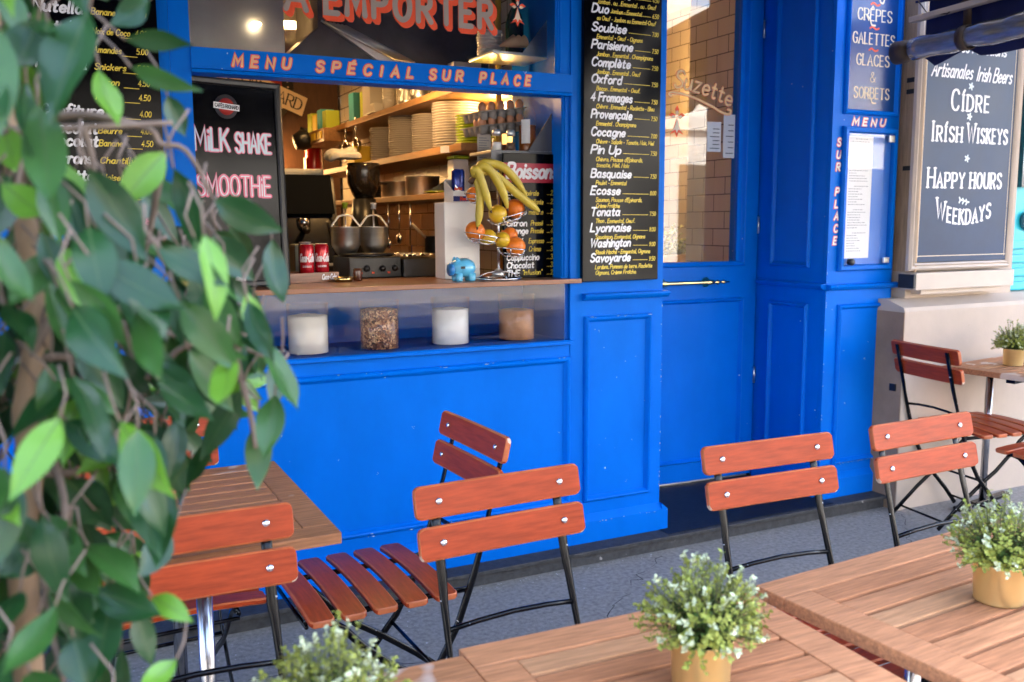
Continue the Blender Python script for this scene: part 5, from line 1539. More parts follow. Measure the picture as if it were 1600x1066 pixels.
-.153 .976 1.895 -.172 .915 1.858 .034 d
-.301 .844 1.637 -.357 .860 1.597 .034 d
.082 1.062 1.444 .086 1.096 1.383 .033 d
-.153 1.241 1.507 -.222 1.265 1.481 .039 m
.013 1.214 .908 .036 1.256 .843 .040 d
-.289 1.065 1.709 -.312 1.068 1.622 .046 l
.184 1.134 1.445 .213 1.173 1.401 .032 d
-.295 1.027 1.281 -.329 1.071 1.258 .028 d
.057 1.025 1.869 .100 1.013 1.797 .036 d
-.036 .808 1.603 -.033 .788 1.513 .040 m
-.142 .947 1.208 -.172 .890 1.176 .035 d
-.128 .829 1.464 -.191 .803 1.409 .039 d
-.161 1.053 1.539 -.228 1.081 1.499 .042 d
-.335 1.128 1.117 -.344 1.155 1.046 .034 l
-.297 .910 1.284 -.358 .874 1.237 .037 m
-.025 .858 1.203 -.010 .842 1.129 .037 d
-.209 1.117 1.501 -.275 1.138 1.476 .032 l
.108 .957 1.849 .116 .946 1.777 .034 m
-.302 1.114 1.169 -.330 1.129 1.105 .033 d
.160 1.055 1.389 .210 1.061 1.344 .031 d
-.278 .820 1.181 -.335 .808 1.160 .030 d
-.174 1.201 1.387 -.163 1.249 1.313 .044 d
-.012 .913 1.443 .009 .884 1.382 .031 d
-.389 .944 .952 -.405 .939 .881 .037 d
-.069 1.165 1.308 -.041 1.215 1.269 .033 l
.054 .951 1.392 .075 .911 1.326 .037 d
-.134 1.009 1.233 -.183 1.022 1.164 .042 l
-.218 .821 1.037 -.216 .787 .972 .035 d
-.204 1.100 1.662 -.246 1.087 1.593 .038 d
-.239 1.165 1.086 -.259 1.236 1.063 .035 d
-.185 1.168 1.667 -.243 1.190 1.613 .040 d
-.224 .832 1.160 -.251 .796 1.089 .044 d
-.274 1.076 .985 -.340 1.059 .929 .041 m
-.186 1.079 1.418 -.248 1.106 1.395 .033 l
.010 1.214 1.442 .048 1.239 1.363 .039 m
-.242 .967 .963 -.300 .995 .911 .039 m
-.207 1.221 1.062 -.226 1.243 1.004 .030 d
-.282 .986 1.658 -.338 1.028 1.639 .036 d
-.171 1.041 1.329 -.226 1.081 1.296 .034 m
-.109 1.240 1.130 -.097 1.290 1.065 .039 d
-.378 .923 2.083 -.426 .932 2.018 .035 d
-.103 1.106 1.365 -.120 1.126 1.280 .041 d
-.249 1.088 1.626 -.304 1.127 1.610 .031 d
-.185 1.184 1.275 -.230 1.244 1.231 .041 d
.090 1.130 1.201 .094 1.174 1.159 .028 m
-.349 .980 1.330 -.424 .986 1.309 .041 d
-.083 .860 1.554 -.155 .829 1.522 .040 d
-.332 .922 1.087 -.381 .932 1.050 .029 d
-.226 1.153 1.062 -.256 1.171 .991 .039 d
-.370 .923 1.465 -.408 .887 1.424 .031 d
-.112 .886 1.693 -.158 .814 1.668 .046 m
-.031 1.189 .945 -.036 1.201 .879 .033 d
-.054 1.186 1.114 -.078 1.211 1.064 .027 d
-.171 .974 1.267 -.220 .911 1.231 .045 m
.159 1.159 1.370 .168 1.188 1.305 .035 m
-.015 .886 1.566 -.013 .830 1.502 .037 d
-.226 1.147 1.247 -.231 1.207 1.215 .032 d
.058 1.106 1.071 .058 1.123 .995 .040 d
-.250 1.084 1.022 -.282 1.076 .963 .035 d
-.301 .958 1.113 -.324 .947 1.050 .034 d
-.064 1.133 1.507 -.053 1.201 1.450 .039 d
-.135 1.198 1.367 -.120 1.232 1.319 .027 d
-.279 .820 1.418 -.359 .819 1.389 .043 d
-.266 .945 1.073 -.316 .899 1.041 .038 d
-.074 1.027 1.325 -.107 1.035 1.256 .033 m
-.308 1.155 1.170 -.343 1.175 1.098 .042 d
-.317 .932 .951 -.350 .885 .929 .026 d
-.088 1.234 1.657 -.084 1.294 1.626 .032 d
-.180 1.035 1.120 -.237 1.095 1.092 .044 d
-.243 1.060 1.650 -.286 1.061 1.575 .037 m
.057 1.191 1.192 .042 1.226 1.138 .028 l
-.099 .985 1.379 -.145 .973 1.342 .029 d
.280 .958 2.008 .340 .930 1.946 .042 m
-.004 1.179 1.369 .003 1.194 1.279 .042 m
-.317 .976 1.596 -.381 .953 1.578 .036 d
-.221 .813 1.474 -.273 .767 1.432 .037 m
-.180 .963 1.167 -.223 .960 1.113 .036 d
-.256 1.117 1.849 -.291 1.141 1.785 .034 m
-.056 1.053 1.270 -.019 1.112 1.233 .036 d
-.217 .958 1.525 -.231 .962 1.455 .037 l
-.043 1.260 .989 -.035 1.321 .949 .036 d
.117 1.044 1.425 .170 1.063 1.399 .026 d
-.278 .853 1.473 -.333 .831 1.428 .034 d
-.292 .887 1.321 -.331 .842 1.274 .039 d
-.252 1.079 1.147 -.273 1.086 1.075 .037 m
-.039 1.053 1.313 -.028 1.114 1.261 .039 l
.125 1.075 1.254 .191 1.046 1.232 .036 m
-.354 .887 1.503 -.380 .820 1.454 .037 d
-.185 1.063 1.002 -.228 1.072 .926 .041 m
-.160 .906 1.971 -.153 .856 1.902 .040 d
-.093 .898 1.147 -.151 .873 1.127 .034 d
-.168 .988 1.077 -.225 .997 1.036 .032 d
-.249 .973 1.016 -.289 .937 .951 .042 d
-.165 .886 1.521 -.169 .835 1.479 .033 d
-.123 .827 1.405 -.151 .798 1.338 .039 d
-.140 .823 1.283 -.148 .744 1.261 .041 m
-.039 1.222 1.400 -.040 1.273 1.325 .046 d
-.123 .915 1.095 -.174 .854 1.058 .039 m
.050 .802 1.281 .042 .774 1.215 .035 m
-.223 1.119 1.711 -.266 1.175 1.694 .036 d
-.018 1.104 1.314 .026 1.136 1.254 .035 d
-.115 1.051 1.113 -.141 1.054 1.038 .041 d
-.326 .946 1.194 -.364 .915 1.142 .033 m
-.232 1.027 1.079 -.286 1.015 1.025 .036 d
-.210 1.094 1.137 -.251 1.090 1.063 .041 m
-.067 .804 1.713 -.040 .772 1.634 .038 m
-.098 .896 1.702 -.152 .876 1.680 .029 d
-.003 .875 1.494 .002 .837 1.432 .032 m
.086 1.234 1.242 .071 1.297 1.199 .034 d
-.377 .928 1.559 -.393 .883 1.486 .044 l
-.008 .924 1.424 -.039 .873 1.380 .037 m
-.099 1.176 1.633 -.100 1.247 1.584 .036 l
-.239 1.155 1.058 -.262 1.157 1.002 .026 l
.129 1.069 1.396 .187 1.073 1.339 .037 m
-.044 .997 1.996 -.060 .977 1.934 .031 d
-.296 1.055 1.221 -.361 1.073 1.205 .029 d
-.192 .920 1.504 -.240 .908 1.446 .032 l
.046 .958 1.256 .051 .880 1.233 .036 d
-.280 .892 .870 -.314 .833 .837 .038 m
-.256 1.104 .981 -.269 1.166 .925 .038 d
-.264 .842 1.417 -.266 .823 1.341 .036 d
-.312 1.160 1.130 -.370 1.150 1.095 .032 d
-.052 1.196 1.682 -.034 1.234 1.636 .033 m
-.124 .922 1.109 -.164 .873 1.096 .033 d
-.077 .932 1.966 -.065 .913 1.901 .035 d
-.166 1.158 1.576 -.184 1.218 1.550 .033 m
-.020 .827 1.133 -.060 .773 1.105 .037 m
-.358 1.126 .751 -.367 1.150 .685 .032 m
-.158 .999 1.223 -.194 1.039 1.169 .038 m
-.110 .943 1.059 -.125 .925 1.003 .027 l
-.079 .903 1.320 -.096 .852 1.282 .032 m
-.368 1.079 1.375 -.430 1.065 1.328 .041 d
.008 .905 1.154 .046 .838 1.124 .041 m
-.106 .925 1.331 -.145 .885 1.291 .033 m
.198 .860 1.975 .268 .832 1.948 .039 m
-.042 1.255 1.267 -.038 1.276 1.205 .034 l
-.232 1.083 .980 -.288 1.056 .955 .031 d
-.091 1.165 1.394 -.067 1.246 1.360 .044 m
-.189 .962 1.450 -.196 .943 1.361 .041 d
.091 1.215 1.101 .079 1.234 1.034 .034 d
-.092 .947 1.073 -.144 .932 1.043 .027 m
-.146 .938 1.588 -.172 .915 1.505 .038 d
-.118 1.130 1.355 -.164 1.160 1.327 .028 l
-.079 .966 1.114 -.113 .970 1.036 .036 m
.017 .850 1.672 .033 .822 1.609 .032 d
-.065 1.000 1.221 -.128 1.035 1.187 .035 d
.012 1.216 1.258 .053 1.245 1.223 .031 d
-.257 .889 1.074 -.276 .894 1.010 .031 d
.048 .877 1.957 .040 .810 1.902 .038 l
-.010 1.120 .956 -.033 1.172 .934 .031 l
-.107 1.092 1.038 -.124 1.096 .958 .037 m
-.294 1.013 1.153 -.351 1.026 1.127 .028 d
-.232 .932 2.003 -.237 .889 1.930 .040 d
-.235 .863 1.346 -.261 .850 1.263 .039 m
-.273 1.021 1.586 -.311 1.053 1.532 .033 d
-.206 1.173 1.159 -.259 1.195 1.130 .031 m
-.369 .998 1.554 -.396 .990 1.480 .034 m
-.045 1.171 1.489 -.099 1.228 1.466 .037 m
-.096 1.076 1.690 -.104 1.092 1.614 .040 d
.013 1.135 1.056 .051 1.179 1.005 .038 m
-.267 .984 1.353 -.285 .996 1.285 .035 d
-.206 .852 1.101 -.241 .805 1.034 .040 d
-.308 1.135 1.046 -.326 1.164 .975 .036 d
-.319 1.138 1.069 -.379 1.189 1.031 .040 d
-.240 .826 1.352 -.226 .756 1.312 .043 m
.204 .835 1.950 .248 .779 1.930 .033 m
-.116 1.165 1.245 -.092 1.199 1.182 .035 l
-.380 1.030 1.453 -.432 .994 1.388 .038 l
-.333 .886 1.205 -.359 .846 1.161 .030 l
-.297 .932 1.497 -.369 .972 1.462 .040 d
-.383 .927 1.368 -.426 .895 1.295 .038 d
-.143 .875 1.076 -.132 .840 1.004 .042 m
-.004 1.172 1.071 .019 1.202 .999 .038 m
-.119 1.161 1.279 -.106 1.182 1.213 .031 d
-.023 1.054 1.685 -.011 1.069 1.616 .031 d
.011 1.251 1.132 -.024 1.291 1.073 .037 d
-.366 .933 1.687 -.378 .902 1.628 .030 d
-.153 1.099 1.345 -.220 1.149 1.314 .040 d
-.330 .897 1.572 -.372 .851 1.532 .034 d
-.025 1.184 1.147 -.031 1.198 1.063 .037 d
-.007 .844 .857 .012 .797 .796 .035 m
-.271 1.150 1.655 -.278 1.195 1.591 .034 d
-.189 .999 1.163 -.256 .980 1.107 .040 d
.250 1.021 2.041 .261 1.008 1.962 .040 d
-.212 .819 1.172 -.200 .766 1.111 .038 d
-.236 1.196 .838 -.229 1.228 .788 .027 d
.012 1.057 1.108 .019 1.110 1.076 .033 l
.040 1.104 1.426 .071 1.161 1.412 .028 m
-.292 1.111 1.672 -.334 1.128 1.614 .034 m
-.051 1.229 1.829 -.047 1.280 1.764 .036 d
-.235 .910 1.362 -.282 .904 1.303 .035 d
-.098 1.177 1.121 -.069 1.231 1.055 .038 d
.100 1.009 1.335 .116 1.004 1.262 .034 m
-.177 .926 1.359 -.231 .945 1.300 .040 d
-.084 1.001 .978 -.132 1.032 .908 .039 d
.075 .889 1.307 .118 .850 1.271 .032 d
.008 .989 1.078 .068 1.034 1.048 .036 d
-.301 .906 1.584 -.316 .863 1.508 .045 d
.117 1.181 1.181 .131 1.233 1.107 .047 l
-.159 1.023 1.720 -.205 1.022 1.677 .027 d
-.176 .906 1.068 -.204 .912 1.004 .033 d
-.185 1.126 1.564 -.208 1.180 1.531 .030 l
-.306 1.146 1.671 -.329 1.153 1.610 .034 d
-.051 .854 .836 -.091 .823 .778 .034 d
-.382 .985 1.082 -.425 .987 1.021 .033 d
.030 1.144 1.356 .049 1.190 1.281 .038 d
.145 1.124 1.424 .166 1.177 1.382 .030 l
-.316 .966 1.379 -.374 .975 1.344 .031 m
-.212 .865 .754 -.224 .783 .736 .043 d
-.070 1.225 1.273 -.036 1.269 1.229 .035 m
.040 1.207 1.050 .002 1.266 .997 .039 d
-.203 1.180 1.413 -.270 1.210 1.363 .042 d
-.115 .860 1.033 -.176 .816 1.014 .034 d
.058 1.192 1.185 .061 1.218 1.097 .041 l
-.301 1.008 1.193 -.375 1.019 1.160 .040 d
-.292 .950 1.003 -.325 .971 .937 .037 d
-.100 1.218 1.004 -.111 1.235 .915 .040 l
-.241 1.214 1.558 -.253 1.218 1.488 .033 m
-.377 1.038 1.504 -.421 1.049 1.438 .034 m
-.010 1.135 1.510 -.060 1.184 1.460 .039 d
-.328 .858 1.387 -.379 .828 1.318 .038 d
.168 1.136 1.325 .210 1.150 1.282 .029 m
-.253 .862 1.096 -.253 .788 1.071 .038 d
-.330 1.065 1.237 -.389 1.054 1.187 .037 d
-.175 .851 1.290 -.224 .820 1.246 .037 d
-.322 .958 1.645 -.351 .987 1.586 .034 d
-.200 .818 1.220 -.278 .798 1.192 .040 d
-.386 .928 1.043 -.410 .917 .987 .027 d
-.098 1.157 1.124 -.069 1.217 1.108 .034 m
-.261 1.065 .761 -.307 1.123 .735 .035 d
-.232 .926 1.152 -.265 .937 1.094 .030 m
-.296 .998 1.072 -.357 1.036 1.032 .036 d
-.199 1.120 1.767 -.197 1.178 1.745 .028 m
-.098 .822 1.107 -.115 .795 1.045 .035 l
-.273 1.152 .976 -.339 1.186 .923 .040 d
-.145 1.076 1.012 -.174 1.144 .989 .039 d
-.166 .876 1.311 -.202 .841 1.252 .039 d
-.066 1.061 1.321 -.124 1.094 1.300 .033 d
-.277 .978 1.684 -.358 .956 1.666 .037 d
-.096 1.087 1.397 -.079 1.168 1.370 .046 d
-.248 1.015 1.042 -.292 .970 1.016 .035 d
-.267 1.042 1.088 -.295 1.097 1.050 .038 d
-.176 .991 1.519 -.213 1.022 1.452 .035 m
-.091 .827 .976 -.082 .816 .903 .037 d
-.218 1.021 1.605 -.248 1.014 1.550 .027 d
-.312 .956 1.662 -.330 .908 1.618 .034 d
-.086 .818 1.117 -.091 .732 1.099 .045 d
-.006 1.178 1.151 -.043 1.241 1.110 .038 d
-.290 .940 1.068 -.336 .878 1.028 .037 d
.060 .802 1.668 .051 .753 1.614 .033 d
-.175 1.204 1.551 -.202 1.254 1.529 .029 d
.031 .998 1.277 .060 1.014 1.220 .032 m
-.196 .898 1.145 -.214 .870 1.071 .040 l
-.278 .918 1.362 -.290 .861 1.293 .040 d
-.180 1.022 1.667 -.200 1.026 1.581 .043 d
-.176 1.098 1.058 -.215 1.132 .996 .040 m
-.070 1.201 1.463 -.096 1.238 1.397 .040 m
-.191 .928 1.178 -.250 .922 1.114 .042 l
-.294 1.043 1.500 -.328 1.108 1.471 .037 l
-.197 .998 1.282 -.222 .983 1.205 .037 d
.071 1.194 1.141 .072 1.213 1.081 .027 d
.006 1.048 1.300 .067 1.068 1.271 .030 m
-.114 .920 1.102 -.166 .891 1.032 .045 d
-.246 1.140 1.243 -.286 1.130 1.196 .027 m
-.104 1.216 1.571 -.091 1.255 1.519 .032 d
-.073 1.229 1.066 -.036 1.260 1.024 .030 d
.023 1.115 1.400 .049 1.179 1.379 .034 m
-.123 1.004 1.103 -.146 1.010 1.041 .034 d
-.185 .861 1.593 -.217 .856 1.526 .037 l
-.137 .871 1.227 -.194 .814 1.202 .040 m
-.095 1.028 1.611 -.142 1.063 1.545 .046 d
-.098 .922 1.449 -.127 .875 1.381 .043 m
-.170 .835 .801 -.214 .802 .766 .028 d
.057 1.188 1.417 .065 1.233 1.354 .034 d
-.161 .801 1.687 -.178 .740 1.661 .033 l
-.365 .983 1.106 -.389 .942 1.051 .034 d
-.368 1.070 1.702 -.405 1.072 1.639 .031 m
-.140 1.236 1.697 -.127 1.271 1.642 .031 d
-.013 .971 1.099 .036 .957 1.064 .028 m
-.347 1.017 1.413 -.360 1.036 1.355 .032 d
-.263 1.157 .960 -.315 1.218 .942 .041 d
-.283 .892 .956 -.340 .889 .921 .034 d
-.130 .922 1.147 -.140 .874 1.085 .038 d
-.160 .845 1.459 -.184 .824 1.384 .040 m
-.334 .846 1.569 -.373 .843 1.486 .041 m
-.043 1.022 1.612 -.030 1.053 1.557 .032 d
-.090 .948 1.182 -.124 .913 1.133 .030 m
-.044 1.207 .969 -.080 1.256 .933 .032 d
.030 .944 1.272 .058 .930 1.201 .039 d
-.217 .810 1.215 -.263 .749 1.164 .042 m
-.197 1.128 1.522 -.204 1.180 1.484 .030 m
-.347 1.087 1.531 -.388 1.101 1.475 .030 l
.006 1.250 1.098 .007 1.308 1.061 .034 d
-.108 1.172 1.481 -.111 1.237 1.459 .033 m
.090 .867 1.396 .093 .840 1.342 .027 d
-.175 1.220 1.182 -.162 1.293 1.158 .037 d
-.289 .972 1.498 -.325 .961 1.433 .033 d
-.081 .980 1.094 -.145 .938 1.078 .040 l
-.078 .960 1.458 -.107 .950 1.402 .030 d
-.026 1.078 1.610 -.070 1.130 1.570 .034 m
-.223 1.044 1.913 -.275 1.114 1.895 .046 d
-.146 1.012 1.070 -.208 1.050 1.025 .040 m
-.123 1.200 2.018 -.102 1.274 2.000 .040 d
-.203 .948 .978 -.250 .978 .922 .039 d
-.175 .973 1.105 -.201 .984 1.031 .035 d
.168 1.132 1.267 .217 1.142 1.231 .026 m
-.242 1.215 .938 -.260 1.243 .883 .029 d
-.105 1.029 1.237 -.121 1.042 1.153 .039 d
-.163 1.201 1.504 -.147 1.255 1.479 .031 m
-.075 .931 1.470 -.055 .872 1.445 .031 d
-.141 1.021 .874 -.172 1.034 .800 .042 d
-.194 1.007 1.715 -.226 .979 1.642 .043 d
.022 1.096 1.014 .023 1.110 .953 .029 d
-.153 1.233 1.717 -.159 1.255 1.654 .032 d
-.269 1.006 1.427 -.334 1.042 1.401 .037 d
.010 .885 1.935 .066 .864 1.881 .041 l
-.026 1.197 1.164 -.014 1.218 1.090 .038 d
-.193 1.078 1.503 -.243 1.136 1.459 .040 d
-.018 1.004 1.483 .030 .994 1.420 .037 m
-.322 .939 .971 -.381 .951 .906 .039 d
-.241 .916 1.341 -.244 .876 1.293 .028 m
.020 .830 1.040 .014 .799 .968 .041 d
-.389 .963 1.075 -.401 .975 1.005 .035 l
-.078 .909 1.446 -.100 .880 1.385 .031 d
-.149 1.177 1.152 -.125 1.216 1.075 .039 d
-.310 .971 1.038 -.352 .963 .988 .031 m
-.192 .860 1.622 -.221 .780 1.604 .045 m
-.151 1.061 1.421 -.153 1.081 1.348 .036 d
-.322 1.038 1.692 -.351 1.048 1.615 .042 l
.003 1.113 1.408 .053 1.140 1.351 .038 m
-.067 .861 1.246 -.041 .818 1.207 .030 l
-.122 1.044 1.026 -.120 1.095 .957 .036 d
-.250 1.160 1.693 -.275 1.196 1.633 .036 l
-.219 .804 1.681 -.254 .791 1.631 .032 d
-.086 1.261 1.325 -.112 1.322 1.266 .044 l
-.088 1.185 1.581 -.100 1.198 1.518 .030 d
-.368 .965 1.685 -.411 .957 1.627 .037 m
-.034 1.135 1.573 -.007 1.179 1.509 .042 m
.006 .877 1.388 .037 .845 1.329 .033 d
-.237 1.174 1.152 -.240 1.216 1.089 .035 l
-.121 1.148 1.191 -.186 1.175 1.163 .034 m
.020 1.196 1.451 .041 1.229 1.369 .038 m
.082 1.001 1.363 .117 1.038 1.309 .032 d
-.069 1.104 .970 -.147 1.139 .951 .040 m
-.026 1.009 1.206 .001 1.035 1.130 .040 m
-.368 1.084 1.295 -.397 1.081 1.208 .047 d
-.076 1.121 1.417 -.127 1.157 1.352 .040 m
-.359 1.005 1.695 -.393 1.030 1.649 .030 m
-.174 1.055 1.005 -.228 1.083 .947 .041 d
-.269 1.194 .852 -.306 1.243 .794 .038 d
-.078 1.060 1.636 -.065 1.086 1.555 .039 l
-.372 1.004 1.504 -.394 .972 1.439 .034 d
-.164 1.020 1.329 -.226 .983 1.274 .046 d
-.094 .886 1.407 -.130 .847 1.352 .033 m
-.120 1.021 1.479 -.132 1.017 1.417 .032 d
-.105 1.090 1.466 -.146 1.110 1.416 .030 m
-.050 1.077 1.133 -.027 1.112 1.081 .031 d
-.156 .807 1.312 -.194 .790 1.236 .037 d
-.316 1.136 1.383 -.364 1.125 1.307 .040 d
-.252 1.032 .782 -.288 1.005 .726 .036 d
-.218 .820 1.054 -.240 .796 .991 .030 d
-.288 .867 1.281 -.342 .815 1.247 .041 m
-.113 1.074 1.871 -.148 1.077 1.816 .028 m
-.196 1.135 1.438 -.256 1.170 1.405 .040 d
-.252 1.004 1.592 -.318 .978 1.561 .038 d
-.189 .920 .914 -.221 .916 .831 .042 d
-.028 .919 1.187 .005 .856 1.142 .036 m
-.031 1.148 1.335 -.027 1.169 1.275 .029 m
-.019 .955 1.105 -.007 .871 1.082 .040 d
-.336 1.151 1.293 -.376 1.177 1.222 .043 m
-.294 .864 1.341 -.307 .841 1.272 .034 d
-.262 1.149 1.846 -.309 1.149 1.799 .032 m
-.337 1.046 .962 -.384 1.051 .907 .034 m
-.076 .859 1.014 -.115 .830 .958 .033 m
.125 .997 1.292 .149 1.005 1.216 .040 m
-.297 1.091 1.228 -.349 1.146 1.194 .043 m
-.270 1.095 1.267 -.289 1.102 1.204 .029 d
-.303 1.177 1.468 -.365 1.171 1.416 .040 d
-.032 .994 1.669 -.018 .986 1.610 .030 m
-.197 1.153 1.127 -.193 1.186 1.064 .032 m
-.313 .832 1.361 -.330 .837 1.299 .030 d
.047 1.031 1.024 .063 1.093 .992 .030 m
-.008 1.151 1.140 .017 1.180 1.082 .033 d
-.051 1.044 1.390 -.035 1.083 1.335 .036 d
-.115 .926 1.277 -.127 .919 1.215 .030 l
-.027 1.238 1.176 -.068 1.287 1.129 .039 m
.036 .934 1.913 .056 .927 1.850 .032 d
.004 .962 1.496 .030 .934 1.417 .040 d
.015 1.004 1.375 .034 1.010 1.317 .030 l
-.102 .881 1.719 -.126 .816 1.691 .034 m
-.142 1.117 1.015 -.154 1.147 .942 .036 m
-.158 .941 1.042 -.159 .880 1.005 .032 d
-.195 1.211 1.435 -.257 1.228 1.391 .038 d
-.015 1.014 1.507 -.004 1.086 1.490 .033 d
-.339 .933 1.825 -.402 .937 1.770 .042 d
-.232 .804 1.096 -.258 .790 1.025 .034 d
-.177 1.046 1.086 -.228 1.088 1.063 .033 d
.057 1.147 1.344 .092 1.179 1.304 .030 m
-.168 .954 .953 -.222 .885 .928 .041 d
-.086 .964 1.161 -.128 .930 1.114 .032 m
-.141 1.053 1.130 -.167 1.052 1.075 .029 m
-.349 .931 1.134 -.393 .891 1.080 .037 d
-.325 1.089 1.762 -.350 1.103 1.682 .037 d
-.142 .896 1.094 -.156 .883 1.017 .035 d
-.193 1.175 1.138 -.227 1.175 1.083 .031 d
-.031 1.047 1.450 -.043 1.069 1.372 .036 m
-.343 1.129 .822 -.373 1.148 .768 .028 d
-.239 .910 1.379 -.270 .885 1.314 .038 m
-.313 .879 1.334 -.361 .844 1.296 .031 d
-.266 1.095 1.535 -.285 1.136 1.487 .028 m
-.261 .985 1.293 -.324 .988 1.234 .043 d
-.153 .985 1.240 -.194 .949 1.203 .029 d
.050 1.258 1.091 .076 1.309 1.066 .031 d
-.150 1.100 1.523 -.156 1.113 1.445 .036 m
-.354 1.028 1.218 -.406 1.015 1.183 .031 d
-.282 .988 1.905 -.318 1.006 1.847 .035 m
-.039 1.008 1.619 -.072 1.065 1.593 .036 d
.109 .895 1.993 .119 .837 1.971 .030 d
-.070 .886 1.562 -.096 .825 1.540 .035 d
-.228 1.074 1.352 -.259 1.141 1.306 .041 d
.164 .919 1.373 .181 .887 1.315 .030 d
-.318 .963 1.357 -.357 .969 1.293 .034 d
-.322 .935 1.710 -.333 .896 1.643 .038 d
-.209 1.033 1.706 -.249 1.018 1.660 .028 d
-.180 1.177 1.311 -.215 1.223 1.255 .035 l
-.050 .990 1.349 -.055 .954 1.291 .029 d
-.224 .820 1.591 -.235 .803 1.502 .044 d
.063 1.152 1.138 .044 1.194 1.071 .038 d
-.157 1.109 1.454 -.192 1.152 1.412 .033 d
.011 1.168 1.962 .039 1.182 1.881 .039 d
-.063 1.260 1.059 -.042 1.323 1.029 .036 d
-.112 1.200 .986 -.163 1.221 .924 .039 d
.110 .946 1.325 .152 .947 1.255 .035 m
-.017 .967 1.939 .020 .894 1.911 .043 m
-.201 1.109 1.613 -.216 1.106 1.529 .044 d
.075 .816 1.429 .125 .785 1.397 .030 d
.071 .900 1.254 .065 .878 1.191 .029 d
-.043 .989 2.083 -.043 .971 1.995 .044 m
-.085 1.012 .998 -.128 1.005 .928 .036 m
-.216 .951 1.653 -.264 .960 1.616 .028 l
-.185 1.093 1.565 -.236 1.117 1.527 .031 l
-.156 .981 1.135 -.234 1.017 1.113 .039 l
.283 1.048 1.960 .321 1.044 1.902 .033 d
-.149 .884 1.053 -.153 .871 .974 .037 d
-.150 1.064 1.642 -.214 1.058 1.596 .036 m
-.325 .994 1.548 -.368 .969 1.502 .033 l
-.148 .987 1.601 -.202 .990 1.535 .041 d
-.297 1.055 1.041 -.321 1.056 .967 .035 d
-.079 1.148 1.266 -.080 1.167 1.207 .030 d
-.004 1.132 1.127 .015 1.195 1.067 .040 d
-.350 1.111 1.546 -.382 1.120 1.468 .041 m
.017 .960 1.172 .072 .955 1.140 .028 d
-.252 .928 1.514 -.296 .925 1.451 .034 d
-.003 1.205 1.250 .009 1.213 1.186 .033 m
-.200 .992 1.397 -.255 1.022 1.356 .036 d
-.223 1.038 1.677 -.257 1.094 1.641 .033 d
-.288 1.181 1.561 -.306 1.216 1.489 .037 d
-.017 1.102 1.843 .019 1.134 1.797 .028 m
.129 .844 1.330 .110 .777 1.302 .039 l
-.333 .905 1.602 -.363 .825 1.572 .039 d
-.248 .801 1.151 -.297 .795 1.096 .038 d
-.106 1.114 1.281 -.126 1.162 1.236 .032 d
-.291 1.002 1.888 -.368 .990 1.846 .040 d
-.083 1.235 2.055 -.143 1.273 2.029 .038 d
.165 1.156 1.264 .241 1.192 1.246 .037 l
-.295 1.000 1.601 -.317 1.016 1.546 .028 d
-.022 1.168 1.786 .012 1.196 1.722 .033 m
-.106 1.149 1.616 -.097 1.167 1.557 .029 d
-.380 .971 1.321 -.396 .969 1.244 .039 l
-.015 .987 1.516 .037 .973 1.475 .035 l
-.270 1.147 1.132 -.303 1.203 1.067 .043 m
.294 1.063 2.073 .321 1.048 1.999 .036 l
-.144 1.120 1.201 -.199 1.186 1.184 .039 l
-.265 1.176 1.027 -.322 1.201 .972 .040 d
-.317 1.033 1.602 -.359 1.034 1.545 .031 m
-.386 1.019 1.447 -.408 .996 1.383 .031 d
-.094 .843 1.256 -.073 .759 1.232 .039 d
-.078 1.008 1.334 -.127 1.031 1.297 .032 d
-.112 1.146 1.273 -.165 1.177 1.243 .033 m
-.094 1.232 1.021 -.075 1.264 .937 .046 m
-.268 .822 1.658 -.299 .753 1.615 .044 d
-.265 1.089 1.110 -.326 1.108 1.075 .036 l
.116 1.117 1.324 .113 1.161 1.263 .038 d
-.204 .970 1.655 -.246 .936 1.588 .038 d
-.229 1.034 1.361 -.243 1.035 1.281 .037 d
-.074 1.115 1.051 -.101 1.133 .982 .039 d
.054 1.123 1.448 .111 1.138 1.424 .032 l
-.034 1.015 1.360 .025 1.052 1.301 .042 d
-.053 .913 1.703 -.065 .903 1.619 .043 d
-.235 1.062 1.604 -.246 1.092 1.540 .036 d
.073 1.162 1.448 .093 1.207 1.392 .034 d
-.106 1.167 1.804 -.113 1.194 1.746 .033 l
-.244 1.216 1.498 -.286 1.238 1.449 .029 l
.145 1.039 1.266 .178 1.098 1.204 .044 d
-.239 1.158 1.117 -.251 1.197 1.064 .030 m
-.153 1.192 1.562 -.171 1.257 1.510 .036 d
-.009 .915 1.309 .041 .879 1.276 .030 m
.140 1.151 1.287 .226 1.145 1.260 .044 m
-.057 .954 1.175 -.091 .903 1.162 .032 d
-.256 .824 1.590 -.249 .774 1.514 .047 m
-.085 .952 1.624 -.086 .910 1.543 .043 l
-.348 1.081 1.015 -.378 1.102 .961 .029 m
-.198 .853 1.421 -.190 .790 1.389 .033 d
-.254 1.068 1.387 -.269 1.075 1.328 .032 m
.030 1.214 1.368 .043 1.242 1.302 .034 l
-.339 .852 1.701 -.398 .803 1.661 .042 l
-.127 1.073 1.478 -.141 1.093 1.411 .037 m
-.180 1.110 1.095 -.189 1.122 1.015 .042 l
-.051 1.074 1.819 -.039 1.133 1.766 .038 d
-.037 .838 1.550 -.026 .767 1.525 .033 d
-.098 .852 1.409 -.103 .837 1.340 .032 d
-.258 .845 1.393 -.292 .832 1.316 .040 d
-.344 .938 1.203 -.407 .928 1.189 .028 m
-.355 1.041 1.508 -.397 1.079 1.454 .039 m
.167 1.101 1.312 .219 1.139 1.295 .034 d
-.396 .982 1.524 -.446 .998 1.495 .029 l
-.283 1.044 1.077 -.314 1.067 1.026 .033 d
-.191 .910 1.510 -.203 .841 1.466 .035 d
